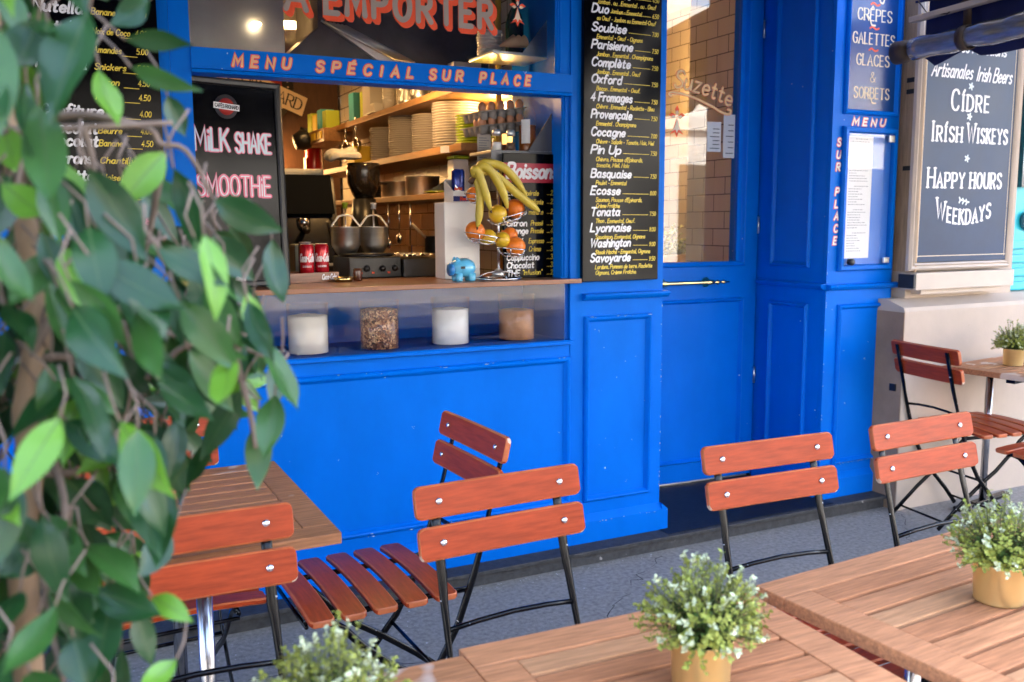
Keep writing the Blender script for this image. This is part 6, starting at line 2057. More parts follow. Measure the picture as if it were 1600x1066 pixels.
-.362 1.066 1.423 -.373 1.055 1.348 .035 d
-.199 .930 1.619 -.275 .889 1.596 .039 d
-.374 .990 1.179 -.428 1.015 1.113 .043 d
-.179 1.133 1.775 -.218 1.145 1.700 .043 d
-.195 1.198 1.003 -.222 1.267 .964 .040 d
-.172 .998 1.150 -.236 1.041 1.126 .038 m
-.077 1.168 1.055 -.137 1.199 1.036 .036 d
-.193 1.050 1.587 -.250 1.059 1.524 .038 d
-.128 1.002 1.622 -.206 1.015 1.584 .038 d
-.048 .951 1.180 -.020 .903 1.121 .039 m
.093 1.152 1.220 .105 1.162 1.149 .037 d
-.112 .929 1.191 -.127 .888 1.130 .037 m
-.153 .986 1.197 -.174 .963 1.125 .039 d
.082 .891 1.902 .111 .867 1.841 .034 l
-.179 1.122 1.405 -.232 1.186 1.383 .037 d
.009 1.152 1.238 .026 1.218 1.205 .038 d
-.095 .971 1.587 -.134 .923 1.525 .045 d
-.300 .998 1.029 -.362 .977 1.009 .029 d
-.196 1.075 1.082 -.200 1.108 1.021 .030 d
-.244 1.004 1.666 -.297 .964 1.639 .031 d
-.066 .812 1.493 -.069 .752 1.450 .037 d
.026 .903 1.107 .003 .849 1.040 .040 d
-.000 1.192 .921 .022 1.206 .856 .036 d
-.233 1.038 1.326 -.245 1.028 1.256 .031 d
-.136 1.061 1.420 -.175 1.088 1.346 .041 m
-.114 1.158 1.548 -.134 1.168 1.478 .033 d
.096 1.175 1.339 .115 1.212 1.266 .043 m
-.288 .947 .879 -.339 .933 .847 .028 m
-.007 .825 1.292 -.046 .783 1.237 .034 l
-.321 1.005 1.241 -.369 .951 1.226 .038 d
-.071 1.256 1.582 -.024 1.308 1.549 .040 m
-.206 1.046 1.686 -.263 1.039 1.644 .033 d
-.049 1.128 .977 -.100 1.168 .940 .034 d
-.175 .802 1.829 -.238 .793 1.785 .034 d
-.048 1.233 1.221 -.057 1.296 1.166 .036 m
-.075 .926 2.063 -.123 .903 2.032 .028 d
-.297 1.024 1.577 -.349 1.001 1.530 .037 l
-.056 1.040 .972 -.062 1.069 .901 .034 d
-.256 .935 1.388 -.273 .928 1.316 .038 d
-.297 1.153 1.550 -.359 1.203 1.526 .042 l
-.255 .946 1.019 -.270 .954 .952 .034 d
-.090 .852 1.654 -.111 .833 1.593 .035 m
-.347 .962 1.319 -.366 .934 1.237 .039 l
-.099 1.059 1.183 -.116 1.083 1.126 .033 d
-.142 .982 .997 -.183 1.010 .927 .038 m
.025 1.256 1.135 .075 1.315 1.112 .041 d
.047 1.035 1.884 .128 1.063 1.855 .046 d
-.092 1.092 1.165 -.090 1.169 1.139 .041 m
.000 1.121 .816 .034 1.163 .744 .045 d
.064 1.139 1.329 .049 1.205 1.285 .038 d
.031 1.018 1.369 .047 1.046 1.302 .034 d
-.003 .919 1.271 .049 .869 1.233 .036 d
-.165 1.134 1.629 -.181 1.169 1.575 .031 m
-.029 1.077 1.329 -.060 1.139 1.289 .035 m
.058 1.201 1.447 .057 1.249 1.392 .033 d
.125 .986 1.334 .137 .990 1.266 .035 m
-.220 .883 1.779 -.226 .862 1.694 .042 m
-.047 1.022 1.494 -.023 1.079 1.470 .030 d
-.107 .944 1.117 -.142 .919 1.042 .041 l
-.160 1.205 1.672 -.188 1.285 1.650 .042 d
.048 1.156 1.430 .061 1.201 1.359 .044 l
-.009 .929 1.407 .011 .894 1.327 .040 m
-.209 1.172 1.360 -.238 1.215 1.313 .030 m
-.077 1.159 1.162 -.093 1.186 1.098 .037 l
-.125 1.221 1.454 -.116 1.280 1.418 .032 d
.131 1.181 1.130 .121 1.242 1.083 .040 m
-.249 .958 1.353 -.299 .975 1.311 .029 m
-.093 .900 1.120 -.112 .845 1.054 .040 d
-.126 1.077 1.091 -.173 1.140 1.068 .036 d
-.101 1.224 1.197 -.105 1.266 1.144 .029 d
-.124 1.073 1.064 -.116 1.121 1.019 .032 m
.013 1.115 1.926 .047 1.128 1.851 .037 d
.004 .886 1.617 .009 .810 1.599 .036 d
-.370 1.075 1.552 -.391 1.070 1.485 .032 d
-.092 .909 1.348 -.152 .872 1.325 .038 m
-.302 .932 1.497 -.334 .885 1.446 .038 l
-.380 1.029 1.408 -.459 1.034 1.385 .035 m
-.086 .868 1.587 -.097 .827 1.526 .035 l
.014 1.109 1.287 .075 1.156 1.248 .044 m
-.262 1.200 1.156 -.257 1.256 1.108 .036 d
-.207 .801 1.167 -.232 .739 1.106 .041 d
-.306 .930 1.555 -.392 .953 1.533 .041 d
-.052 1.028 1.668 -.104 1.051 1.625 .031 d
-.002 1.082 1.784 .044 1.110 1.730 .037 d
-.023 1.051 1.404 -.047 1.076 1.336 .033 d
-.022 1.141 1.095 -.024 1.183 1.019 .040 m
-.233 1.216 1.153 -.275 1.223 1.082 .041 d
.003 1.210 1.131 .043 1.255 1.086 .036 l
-.397 1.035 1.553 -.450 1.026 1.485 .041 d
-.052 .868 1.676 -.106 .815 1.638 .037 m
-.354 1.125 .798 -.411 1.184 .760 .046 d
.148 1.116 1.415 .163 1.146 1.351 .030 d
-.186 1.213 1.029 -.215 1.271 1.004 .033 d
-.171 .848 1.087 -.151 .796 1.064 .029 d
.311 .947 2.029 .388 .956 2.006 .036 d
-.165 1.185 1.399 -.186 1.236 1.328 .043 l
.115 1.161 1.355 .192 1.175 1.332 .039 m
-.022 1.154 1.955 .027 1.196 1.904 .037 m
-.079 .832 1.072 -.052 .772 1.054 .029 d
-.095 1.034 1.502 -.112 1.087 1.449 .033 d
-.390 1.026 1.646 -.426 1.069 1.587 .038 m
-.005 1.146 1.083 .022 1.171 1.000 .047 l
-.375 .932 1.265 -.407 .899 1.199 .035 m
-.103 .933 1.138 -.107 .869 1.094 .033 d
-.156 1.105 1.341 -.153 1.165 1.294 .038 d
-.201 .970 1.610 -.213 .959 1.547 .033 d
-.192 .810 1.544 -.224 .768 1.500 .034 d
-.117 .942 1.479 -.133 .906 1.418 .031 d
-.111 1.023 1.368 -.133 1.029 1.295 .032 m
-.264 .990 1.617 -.285 1.006 1.544 .039 d
-.158 1.120 1.232 -.173 1.161 1.165 .036 d
-.039 1.012 1.344 -.006 1.085 1.325 .036 d
.003 .805 .994 .016 .721 .961 .047 d
-.149 .828 .995 -.144 .771 .977 .030 d
-.133 1.125 1.555 -.171 1.176 1.493 .043 d
-.098 .896 1.293 -.092 .882 1.215 .034 d
.105 1.165 1.183 .132 1.194 1.111 .039 d
-.337 .951 1.997 -.404 .919 1.959 .036 m
-.145 1.000 1.170 -.206 .957 1.153 .040 d
-.137 1.060 1.187 -.157 1.073 1.109 .036 d
"""
TWIGS = [[(-0.039,0.946,1.531),(0.028,0.946,1.537),(0.106,0.949,1.545)],[(-0.009,0.995,1.546),(0.029,0.974,1.552),(0.084,0.962,1.54),(0.095,0.962,1.526),(0.118,0.96,1.52),(0.144,0.989,1.481)],[(-0.027,1.019,1.48),(-0.027,0.998,1.504),(-0.023,0.977,1.529),(-0.037,0.948,1.489),(-0.043,0.948,1.484)],[(-0.023,0.996,1.53),(-0.028,0.978,1.497),(-0.037,0.949,1.452)],[(0.028,0.946,1.537),(0.033,0.947,1.514),(0.035,0.948,1.496)],[(-0.042,1.007,1.294),(-0.004,0.997,1.369),(0.034,0.999,1.418),(0.027,0.999,1.405),(0.039,0.976,1.375),(0.058,0.974,1.362),(0.101,0.968,1.337)],[(0.03,0.999,1.415),(0.054,0.998,1.421),(0.1,0.995,1.436)],[(-0.042,0.99,1.208),(-0.023,0.976,1.235),(-0.009,0.926,1.196),(-0.017,0.912,1.152),(-0.036,0.894,1.102)],[(-0.004,0.934,1.187),(-0.028,0.92,1.145),(-0.028,0.903,1.097),(-0.019,0.879,1.04)],[(0.165,0.959,1.338),(0.157,0.957,1.312),(0.166,0.947,1.26),(0.169,0.938,1.221)],[(0.097,0.963,1.517),(0.089,0.996,1.462),(0.079,1.016,1.416)],[(-0.035,1.011,1.319),(0.016,0.991,1.318),(0.073,0.985,1.295),(0.112,0.986,1.325),(0.168,0.977,1.319),(0.192,0.971,1.308)],[(-0.03,0.971,1.212),(0.015,0.971,1.212),(0.047,0.979,1.252),(0.06,0.989,1.315),(0.053,0.994,1.354)]]
STEM = [(-0.059,0.951,0.861),(-0.051,0.971,1.004),(-0.05,0.981,1.109),(-0.049,0.985,1.153),(-0.036,0.992,1.214),(-0.038,1.003,1.269),(-0.022,1.014,1.343),(-0.027,1.03,1.45),(-0.041,1.042,1.573),(-0.051,1.056,1.753)]
# ================================================================ inside the kitchen
room = thing('kitchen_room', 'warm lit kitchen room behind the take-away window with tiled and panelled walls', 'room', (.5, 5.5, .06))
def rpart(mb, name, m): o = mb.build(name, m); o.parent = room; o.matrix_parent_inverse = Matrix.Translation((-.5, -5.5, -.06)); return o
rpart(MB().box(-1.8, 1.99, 3.76, 7.8, 0, .06), 'floor', mat('kitchen_floor', (.12,.08,.06), .5))
rpart(MB().box(-1.8, 4.6, 3.43, 7.8, 2.95, 3.05), 'ceiling', mat('ceiling_paint', (.6,.56,.5), .7))
rpart(MB().box(2.0, 2.06, 3.862, 7.8, 0, 2.95), 'tiled_wall', TILE)
rpart(MB().box(-1.8, 1.99, 7.5, 7.6, 0, 2.95), 'panelled_wall', PANELWOOD)
rpart(MB().box(-1.9, -1.8, 3.43, 7.8, 0, 2.95), 'side_wall', PANELWOOD)
rpart(MB().box(1.945, 1.985, 3.401, 3.861, 1.2125, 2.95), 'blue_cheek', BLUE)
b = MB()
b.box(1.55, 1.98, 7.0, 7.49, .06, 2.94); 
for x in (.62, 1.08, 1.5): b.box(x, x+.09, 7.44, 7.495, .06, 2.94)
for z in (1.62, 2.28): b.box(.2, 1.54, 7.43, 7.4945, z, z+.07)
rpart(b, 'timber_post', DARKWOOD)
rpart(MB().box(.2, 1.985, 3.75, 4.25, .9, 1.19), 'worktop', mat('dark_worktop', (.02,.018,.016), .4))
rpart(MB().box(.0, 1.985, 4.26, 7.0, .06, 1.05), 'base_cabinet', DARKWOOD)

hall = thing('entrance_hall', 'tiled entrance hall seen through the glass of the blue door', 'room', (3, 5, .06))
def hpart(mb, name, m): o = mb.build(name, m); o.parent = hall; o.matrix_parent_inverse = Matrix.Translation((-3, -5, -.06)); return o
hpart(MB().box(2.061, 4.4, 3.86, 7.8, .0, .06), 'floor', mat('hall_floor', (.07,.055,.045), .4))
hpart(MB().box(3.5, 4.5, 4.06, 4.66, .06, 2.949), 'tiled_pier', TILE)
hpart(MB().box(4.12, 4.2, 4.66, 7.8, .06, 2.949), 'tiled_wall', TILE)
hpart(MB().box(2.061, 4.119, 7.3, 7.4, .06, 2.949), 'panelled_wall', PANELWOOD)
# planter box and greenery standing in the hall
hp = thing('brass_planter', 'brass trough with dark shrub standing inside behind the door glass', 'planter', (3.82, 5.6, .9))
b = MB(); b.box(-.20, .20, -.5, .3, 0, .32, .01); o = b.build('pot', BRASS); o.parent = hp
o = MB().box(-.22, .24, -.55, .35, -.84, 0).build('stand', DARKWOOD); o.parent = hp

def lamp_light(name, loc, e, col, r=.05):
    d = bpy.data.lights.new(name, 'POINT'); d.energy = e; d.color = col; d.shadow_soft_size = r; d.specular_factor = .35
    o = bpy.data.objects.new(name, d); C.objects.link(o); o.location = loc; return o
WARM = (1, .56, .20)
GLOW = mat('lamp_glow', (.9,.7,.45), .5, emit=(1, .66, .28, 3.0))
def pendant(loc, label, e, r=.13, h=.10, cat='lamp'):
    t = thing('pendant_lamp', label, cat, loc)
    o = MB().lathe([(r, 0), (r*.75, h*.5), (r*.3, h), (.02, h*1.1), (.02, h*1.1+.02), (r*.3-.006, h+.012), (r*.75+.004, h*.5+.012), (r+.004, .004)], (0,0,0), 28, cap=False).build('lamp_shade', WHITECER); o.parent = t
    o = MB().sphere((0, 0, .025), .035).build('bulb', GLOW); o.parent = t
    o = MB().tube([(0,0,h*1.1), (0,0,2.94-loc[2])], .004, 6).build('cord', BLACKPL); o.parent = t
    l = lamp_light('lamp_light', (0, 0, -.06), e, WARM); l.parent = t
    return t
pendant((1.30, 6.75, 2.02), 'white dish lamp glowing in front of the panelled back wall', 1.2, .16, .12)
pendant((1.37, 6.9, 1.88), 'small white lamp hanging lowest beside the fire extinguisher', .9, .045, .06)
pendant((.55, 4.9, 2.52), 'white lamp hanging above the middle of the kitchen', .7, .12)
pendant((1.30, 5.6, 2.60), 'lamp above the far end of the plate shelves', .85, .12)
# wall lamp behind the egg trays
wl = thing('wall_lamp', 'small glowing wall lamp behind the egg trays', 'lamp', (1.975, 4.02, 1.985))
o = MB().sphere((-.03, 0, 0), .022).build('bulb', GLOW); o.parent = wl
o = MB().lathe([(.03,0),(.03,.012),(.012,.02),(0,.02)], (.02,0,0), 16, Ry(R_(-90))).build('base', BRASS); o.parent = wl
l = lamp_light('lamp_light', (-.06, 0, .0), 1.0, WARM, .03); l.parent = wl
wl2 = thing('wall_lamp', 'wall lamp in the recess of the entrance hall that lights its tiles orange', 'lamp', (4.0, 5.06, 2.45))
o = MB().sphere((0, 0, 0), .04).build('bulb', GLOW); o.parent = wl2
o = MB().tube([(.0,0,.03),(.06,0,.06),(.115,0,.02)], .008, 8).build('arm', BRASS); o.parent = wl2
l = lamp_light('lamp_light', (-.02, 0, -.06), 3.8, WARM); l.parent = wl2
pendant((3.0, 5.6, 2.45), 'pendant lamp in the entrance hall behind the door', .06, .12)

# shelves along the tiled wall, running back into the kitchen
def shelf(name, label, z0, z1, x0=1.65, x1=1.998, y0=3.86, y1=6.6, m=SHELFWOOD):
    o = MB().box(x0, x1, y0, y1, z0, z1, .003).build(name, m); tag(o, label, 'shelf'); return o
shelf('shelf', 'top oak shelf of jugs and boxes on the tiled kitchen wall', 2.030, 2.062)
shelf('shelf', 'middle oak shelf carrying the stacks of plates', 1.766, 1.800)
shelf('shelf', 'lowest oak shelf with black plates and pans', 1.556, 1.586, y0=3.95)
for y, z0, z1 in ((4.05, 1.586, 1.80), (5.45, 1.80, 2.03)): 
    pass
# stacks of plates: every plate is a thing
def plate(r, m):
    b = MB(); b.lathe([(0, .001), (r*.60, .001), (r*.70, .004), (r*.985, .0095), (r, .011), (r*.99, .0135), (r*.70, .008), (r*.6, .005), (0, .005)], (0,0,0), 36); return b.build('plate', m)
def stack(x, y, z, n, r, pitch, m, label, group, proto=None):
    p = plate(r, m); rr = random.Random(n*7+int(x*99))
    for i in range(n):
        o = p if i == 0 else p.copy()
        if i: C.objects.link(o)
        o.location = (x+rr.uniform(-.003, .003), y+rr.uniform(-.003, .003), z+i*pitch); tag(o, label, 'plate', group)
stack(1.79, 5.36, 1.8003, 16, .085, .0125, CERAMIC, 'grey plate in the farthest, narrowest stack on the middle shelf', 'plates in the farthest stack')
stack(1.80, 4.98, 1.8003, 21, .105, .0115, CERAMIC, 'grey plate in the tall second stack from the far end of the middle shelf', 'plates in the second stack')
stack(1.80, 4.62, 1.8003, 17, .100, .0118, CERAMIC, 'grey plate in the shorter third stack on the middle shelf', 'plates in the third stack')
stack(1.80, 4.26, 1.8003, 17, .125, .0130, CERAMIC, 'large grey plate in the nearest grey stack beside the lime green plates', 'plates in the nearest grey stack')
stack(1.80, 4.01, 1.8003, 11, .105, .0125, LIMECER, 'lime green plate in the stack next to the egg trays', 'lime green plates')
stack(1.76, 5.42, 1.5863, 6, .12, .012, BLACKPL, 'black plate in the low stack on the lowest shelf', 'black plates')
o = plate(.09, LIMECER); o.location = (1.75, 4.35, 1.5863); tag(o, 'single lime green plate lying on the lowest shelf beside the white jug', 'plate')
# pans and jug on the lowest shelf
def pan(loc, r, h, label, m=STEEL, hd=None):
    t = thing('saucepan', label, 'pan', loc)
    o = MB().lathe([(0,0),(r,0),(r*1.02,.006),(r*1.02,h),(r*1.06,h+.003),(r*.99,h+.002),(r*.97,.01),(0,.008)], (0,0,0), 28).build('bowl', m); o.parent = t
    if hd: o = MB().tube([(r*math.cos(hd), r*math.sin(hd), h*.85), ((r+.17)*math.cos(hd), (r+.17)*math.sin(hd), h*.95)], [(.011,.006)]*2, 8).build('handle', BLACKPL); o.parent = t
    return t
pan((1.76, 5.02, 1.587), .10, .085, 'steel saucepan on the lowest shelf next to the black plates', STEEL, 3.6)
pan((1.78, 4.70, 1.587), .09, .10, 'tall steel pot on the lowest shelf behind the grey bracket', STEEL)
t = thing('jug', 'white plastic jug with a lime green lid at the near end of the lowest shelf', 'jug', (1.735, 4.10, 1.587))
MB().box(-.04, .04, -.04, .04, 0, .155, .012).build('body', WHITEPL).parent = t; MB().box(-.042, .042, -.042, .042, .1555, .172, .006).build('lid', LIMECER).parent = t
def bracket(loc, label, l=.30, h=.22):
    o = MB().prism([(0, 0), (l, 0), (l, h)], 'y', -.004, .004).build('bracket', STEEL); o.location = loc; tag(o, label, 'bracket'); return o
bracket((1.69, 4.45, 1.586), 'grey triangular steel bracket standing on the lowest shelf', .30, .18)
# items on the top shelf
def can_shape(name, loc, r, h, m, label, cat, prof=None, group=None):
    o = MB().lathe(prof or [(0,0),(r*.85,0),(r,.006),(r,h-.01),(r*.86,h),(r*.86,h-.004),(0,h-.004)], (0,0,0), 24).build(name, m); o.location = loc; return tag(o, label, cat, group)
def boxy(name, loc, s, m, label, cat, rot=0, group=None, bev=.004):
    o = MB().box(-s[0]/2, s[0]/2, -s[1]/2, s[1]/2, 0, s[2], bev).build(name, m); o.location = loc; o.rotation_euler.z = rot; return tag(o, label, cat, group)
TEAL = mat('teal_card', (.05,.32,.36), .6); LIMEC = mat('lime_card', (.35,.42,.03), .6); YELC = mat('yellow_card', (.62,.42,.02), .6); REDC = mat('red_card', (.5,.04,.02), .6); FROST = mat('frosted_plastic', (.55,.52,.48), .3, coat=.2)
boxy('tea_box', (1.72, 5.62, 2.0625), (.10,.10,.17), TEAL, 'teal box on the top shelf under the beam', 'box')
boxy('tea_box', (1.72, 5.45, 2.0625), (.07,.07,.16), LIMEC, 'lime green box next to the teal one on the top shelf', 'box')
boxy('storage_tub', (1.74, 5.28, 2.0625), (.16,.14,.18), FROST, 'large frosted tub on the top shelf', 'tub')
for i in range(9):
    o = can_shape('plastic_cup', (1.71, 5.02, 2.0625+i*.016), .038, .05, FROST, 'frosted cup nested in the tall stack on the top shelf', 'cup', [(0,0),(.026,0),(.036,.046),(.038,.05),(.034,.048),(.025,.003),(0,.003)], 'nested cups on the top shelf')
can_shape('metal_jug', (1.73, 4.78, 2.0625), .045, .10, STEEL, 'steel milk jug on the top shelf, left of the taller one', 'jug', [(0,0),(.05,0),(.05,.03),(.036,.08),(.04,.105),(.036,.103),(0,.07)])
can_shape('metal_jug', (1.73, 4.58, 2.0625), .05, .15, STEEL, 'taller steel milk jug on the top shelf', 'jug', [(0,0),(.055,0),(.055,.04),(.036,.12),(.042,.15),(.038,.148),(0,.1)])
can_shape('glass_jar', (1.76, 4.35, 2.0625), .05, .14, CLEARGL, 'clear jar on the top shelf to the right of the jugs', 'jar')
boxy('plastic_container', (1.76, 4.10, 2.0625), (.14,.14,.12), FROST, 'frosted container at the near end of the top shelf', 'tub')
boxy('plastic_tray', (1.69, 5.15, 2.0625), (.1,.16,.05), FROST, 'shallow frosted tray at the edge of the top shelf', 'tray')
# spice crate at the far end
t = thing('spice_crate', 'wooden crate with little drawers hung at the far end of the shelves', 'crate', (1.62, 6.25, 1.965))
MB().box(-.05, .14, -.35, .30, 0, .085, .004).build('crate_body', SHELFWOOD).parent = t
for i in range(4): MB().box(-.058, -.0505, -.30+i*.15, -.20+i*.15, .02, .065, .002).build('drawer', YELC).parent = t
for i, (m_, nm) in enumerate(((LIMEC, 'lime green'), (TEAL, 'teal'), (YELC, 'yellow'), (LIMEC, 'second lime green'))):
    boxy('tea_packet', (1.66, 6.05+i*.13, 2.051), (.09,.10,.12+.02*(i % 2)), m_, nm+' tea packet standing on the spice crate', 'packet')
# strainers, ladle, tin, towel hung under the shelf
def strainer(loc, label, r=.06):
    t = thing('strainer', label, 'strainer', loc)
    MB().lathe([(0,-.035),(r*.6,-.025),(r*.95,0),(r*1.08,.002),(r*1.08,.006),(r*.93,.004),(r*.58,-.02),(0,-.03)], (0,0,0), 24, Ry(R_(-90))).build('bowl', CHROME).parent = t
    MB().tube([(0,0,r), (0,0,r+.12)], .005, 6).build('handle', CHROME).parent = t
strainer((1.66, 5.72, 1.895), 'bright steel strainer hanging left under the top shelf'); strainer((1.66, 5.50, 1.905), 'second steel strainer hanging by the yellow tin', .052)
boxy('tin', (1.70, 5.55, 1.8005), (.12,.15,.105), YELC, 'yellow tin standing at the far end of the middle shelf', 'tin')
t = thing('ladle', 'black ladle jutting out beside the fire extinguisher', 'ladle', (1.50, 6.30, 1.99))
MB().lathe([(0,-.03),(.05,-.025),(.07,.03),(.062,.07),(.066,.07),(.0,.03)], (0,0,0), 20, Ry(R_(75))).build('bowl', BLACKPL).parent = t; MB().tube([(.02,0,.01),(.2,.02,.0)], .012, 8).build('handle', BLACKPL).parent = t
# fire extinguisher on the timber pillar
t = thing('fire_extinguisher', 'red fire extinguisher on the wooden pillar at the back', 'extinguisher', (1.665, 6.55, 1.70))
MB().lathe([(0,0),(.058,0),(.062,.01),(.062,.25),(.05,.30),(.022,.325),(.022,.345),(0,.345)], (0,0,0), 24).build('cylinder', mat('red_enamel', (.50,.012,.012), .22, coat=.6)).parent = t
MB().tube([(0,0,.34),(-.02,0,.39),(-.09,0,.40)], [(.012,.012),(.014,.010),(.012,.006)], 8).build('valve', BLACKPL).parent = t
MB().box(-.0635, -.062, -.035, .035, .12, .2).build('paper_label', WHITEPAPER).parent = t
# espresso machine, grinder, towels
em = thing('espresso_machine', 'black and chrome espresso machine with portafilters behind the counter', 'coffee machine', (1.12, 4.95, 1.05))
MB().prism([(-.30,.0),(.30,.0),(.30,.20),(.24,.22),(.05,.22),(-.02,.42),(.22,.60),(.24,.64),(-.14,.64),(-.20,.45),(-.30,.16)], 'x', -.30, .20, Rz(0)).build('body', mat('machine_black', (.012,.013,.015), .18, coat=.5)).parent = em
MB().prism([(-.225,.44),(-.16,.64),(-.168,.643),(-.234,.443)], 'x', -.28, .18).build('front_panel', mat('machine_panel', (.010,.011,.013), .6, spec=.0)).parent = em
for x in (-.18, .02):
    MB().lathe([(.034,0),(.034,.045),(.028,.05),(0,.05)], (x,-.22,.37), 20).build('group_head', CHROME).parent = em
    MB().tube([(x,-.24,.365),(x-.03,-.40,.36)], [(.014,.014),(.019,.019)], 10).build('portafilter_handle', BLACKPL).parent = em
MB().box(-.27, .17, -.40, -.2305, .17, .19, .003).build('drip_tray', STEEL).parent = em
MB().tube([(.15,-.24,.42),(.17,-.30,.36),(.18,-.31,.22)], .006, 8).build('steam_wand', CHROME).parent = em
o = MB().box(-.15, .10, -.05, .17, 0, .04, .018).build('folded_towel', mat('white_towel', (.7,.68,.62), .95, bump=.4, bscale=60)); o.location = (1.21, 4.98, 1.692); tag(o, 'white towel folded on top of the espresso machine', 'towel')
gr = thing('coffee_grinder', 'tall black coffee grinder to the right of the espresso machine', 'coffee grinder', (1.47, 4.75, 1.05))
MB().lathe([(0,0),(.085,0),(.085,.36),(.07,.40),(.06,.52),(0,.52)], (0,0,0), 24).build('body', BLACKPL).parent = gr
MB().lathe([(.05,.5205),(.085,.60),(.088,.69),(.084,.705),(0,.71)], (0,0,0), 24).build('hopper', mat('smoked_plastic', (.02,.016,.014), .12, coat=.5)).parent = gr
t = thing('cloth', 'crumpled white cloth thrown over the grinder hopper', 'cloth', (1.36, 4.73, 1.785))
rr = random.Random(4); bm = bmesh.new(); bmesh.ops.create_icosphere(bm, subdivisions=4, radius=1)
for v in bm.verts:
    n_ = .25*math.sin(5*v.co.x+2*v.co.y)+.2*math.sin(7*v.co.y+v.co.z*4); v.co = Vector((v.co.x*.085*(1+n_*.5), v.co.y*.09*(1+n_*.4), max(-.012-.09*max(0,-v.co.x-.55), v.co.z*.040*(1+n_))))
MB().bm(bm, None, True).build('fabric', mat('white_towel', (.7,.68,.62), .95)).parent = t
CANRED = mat('can_red', (.52,.008,.022), .22, metal=.35, coat=.5)
# small clutter round the coffee corner
boxy('tablet', (1.06, 4.52, 1.235), (.11, .012, .085), mat('pale_blue_reflection', (.22,.36,.46), .25, coat=.4), 'tablet with a pale blue reflection painted in, propped in front of the espresso machine', 'tablet', R_(-6))  # the blue of a reflection is given as the tablet's own colour
boxy('copper_box', (1.165, 4.55, 1.235), (.07, .06, .075), mat('copper_plate', (.62,.30,.10), .3, metal=.8), 'copper coloured box beside the tablet', 'box', R_(10))
boxy('knock_box', (1.08, 4.60, 1.05), (.34, .22, .183), BLACKPL, 'black drawer box under the tablet in the coffee corner', 'box')
for x, y, h, mm, lab in ((1.36, 5.35, .30, mat('brown_bottle', (.05,.02,.008), .12, coat=.5), 'dark brown bottle behind the coffee grinder'), (1.27, 5.42, .27, mat('green_bottle', (.01,.05,.02), .08, coat=.6), 'dark green bottle behind the espresso machine'), (1.50, 5.30, .24, mat('brown_bottle', (.05,.02,.008), .12), 'shorter brown bottle right of the coffee grinder')):
    can_shape('bottle', (x, y, 1.051), .036, h, mm, lab, 'bottle', [(0,0),(.034,0),(.036,.01),(.036,h*.58),(.014,h*.78),(.014,h),(0,h)])
for k, (x, y, z0, l, lab) in enumerate(((1.655, 4.9, 1.548, .20, 'steel ladle hanging from the lowest shelf, farthest back'), (1.655, 4.72, 1.548, .17, 'steel skimmer hanging in the middle of the lowest shelf'), (1.655, 4.55, 1.548, .22, 'long steel spatula hanging nearest from the lowest shelf'))):
    t = thing('utensil', lab, 'utensil', (x, y, z0)); MB().tube([(0,0,0),(-.004,0,-l)], .0045, 8).build('handle', CHROME).parent = t
    (MB().sphere((-.004,0,-l-.02), .028, 14, 8, (.55,1,1)) if k < 2 else MB().box(-.007,-.003,-.025,.025,-l-.08,-l)).build('bowl' if k < 2 else 'blade', CHROME).parent = t
for k in range(4):
    can_shape('jar', (1.75, 5.08+.0*k, 1.8003) if k > 8 else (1.86, 5.62+.12*k, 1.8003), .045, .12, (CLEARGL, YELC, BLACKPL, REDC)[k], ('clear', 'yellow', 'black', 'red')[k]+' jar at the dim far end of the middle shelf', 'jar')
boxy('wall_clock_box', (1.42, 7.40, 1.95), (.12, .05, .16), BLACKPL, 'small black switch box on the back wall', 'box')
for k, (x, c_) in enumerate(((.70, CANRED), (.655, mat('can_orange', (.60,.18,.02), .25, metal=.35, coat=.4)))):
    p_ = Matrix.Rotation(R_(14), 3, 'Z') @ Vector((x-.80, .02, .0065)) + Vector((.80, 3.66, 1.2128))
    can_shape('juice_can', p_, .028, .145, c_, ('red can at the left end of the drinks tray', 'orange can at the far left of the drinks tray, among the leaves')[k], 'can')
# round enamel sign on the back wall
es = thing('enamel_sign', 'round red and black coffee sign lettered CAFÉS RICHARD high on the back wall', 'sign', (1.33, 6.9, 2.43)); es.rotation_euler.z = R_(8)
MB().lathe([(0,0),(.30,0),(.30,.012),(.296,.016),(0,.016)], (0,0,0), 40, Rx(R_(90))).build('disc', BLACKPL).parent = es
MB().lathe([(0,0),(.21,0),(.21,.004),(0,.004)], (0,-.0165,0), 40, Rx(R_(90))).build('red_disc', mat('sign_red', (.42,.03,.02), .35)).parent = es
bn = MB().box(-.40, .40, -.030, -.022, -.07, .07, .002, Ry(R_(20))).build('banner', CREAMLET); bn.parent = es
a = MB(); X_ = Ry(R_(20)).to_3x3(); text(a, Plane((0,-.030,0), X_ @ Vector((1,0,0)), X_ @ Vector((0,0,1))), 'CAFÉS RICHARD', 0, -.04, .08, .012, 0, nib=.5, serif=True, fit=.74, align='c', sub=4); a.build('lettering', INK).parent = es
b = MB()
for k in range(40): a_ = k*2*math.pi/40; b.sphere((.255*math.cos(a_), -.017, .255*math.sin(a_)), .007, 8, 5)
b.build('dot_ring', CREAMLET).parent = es
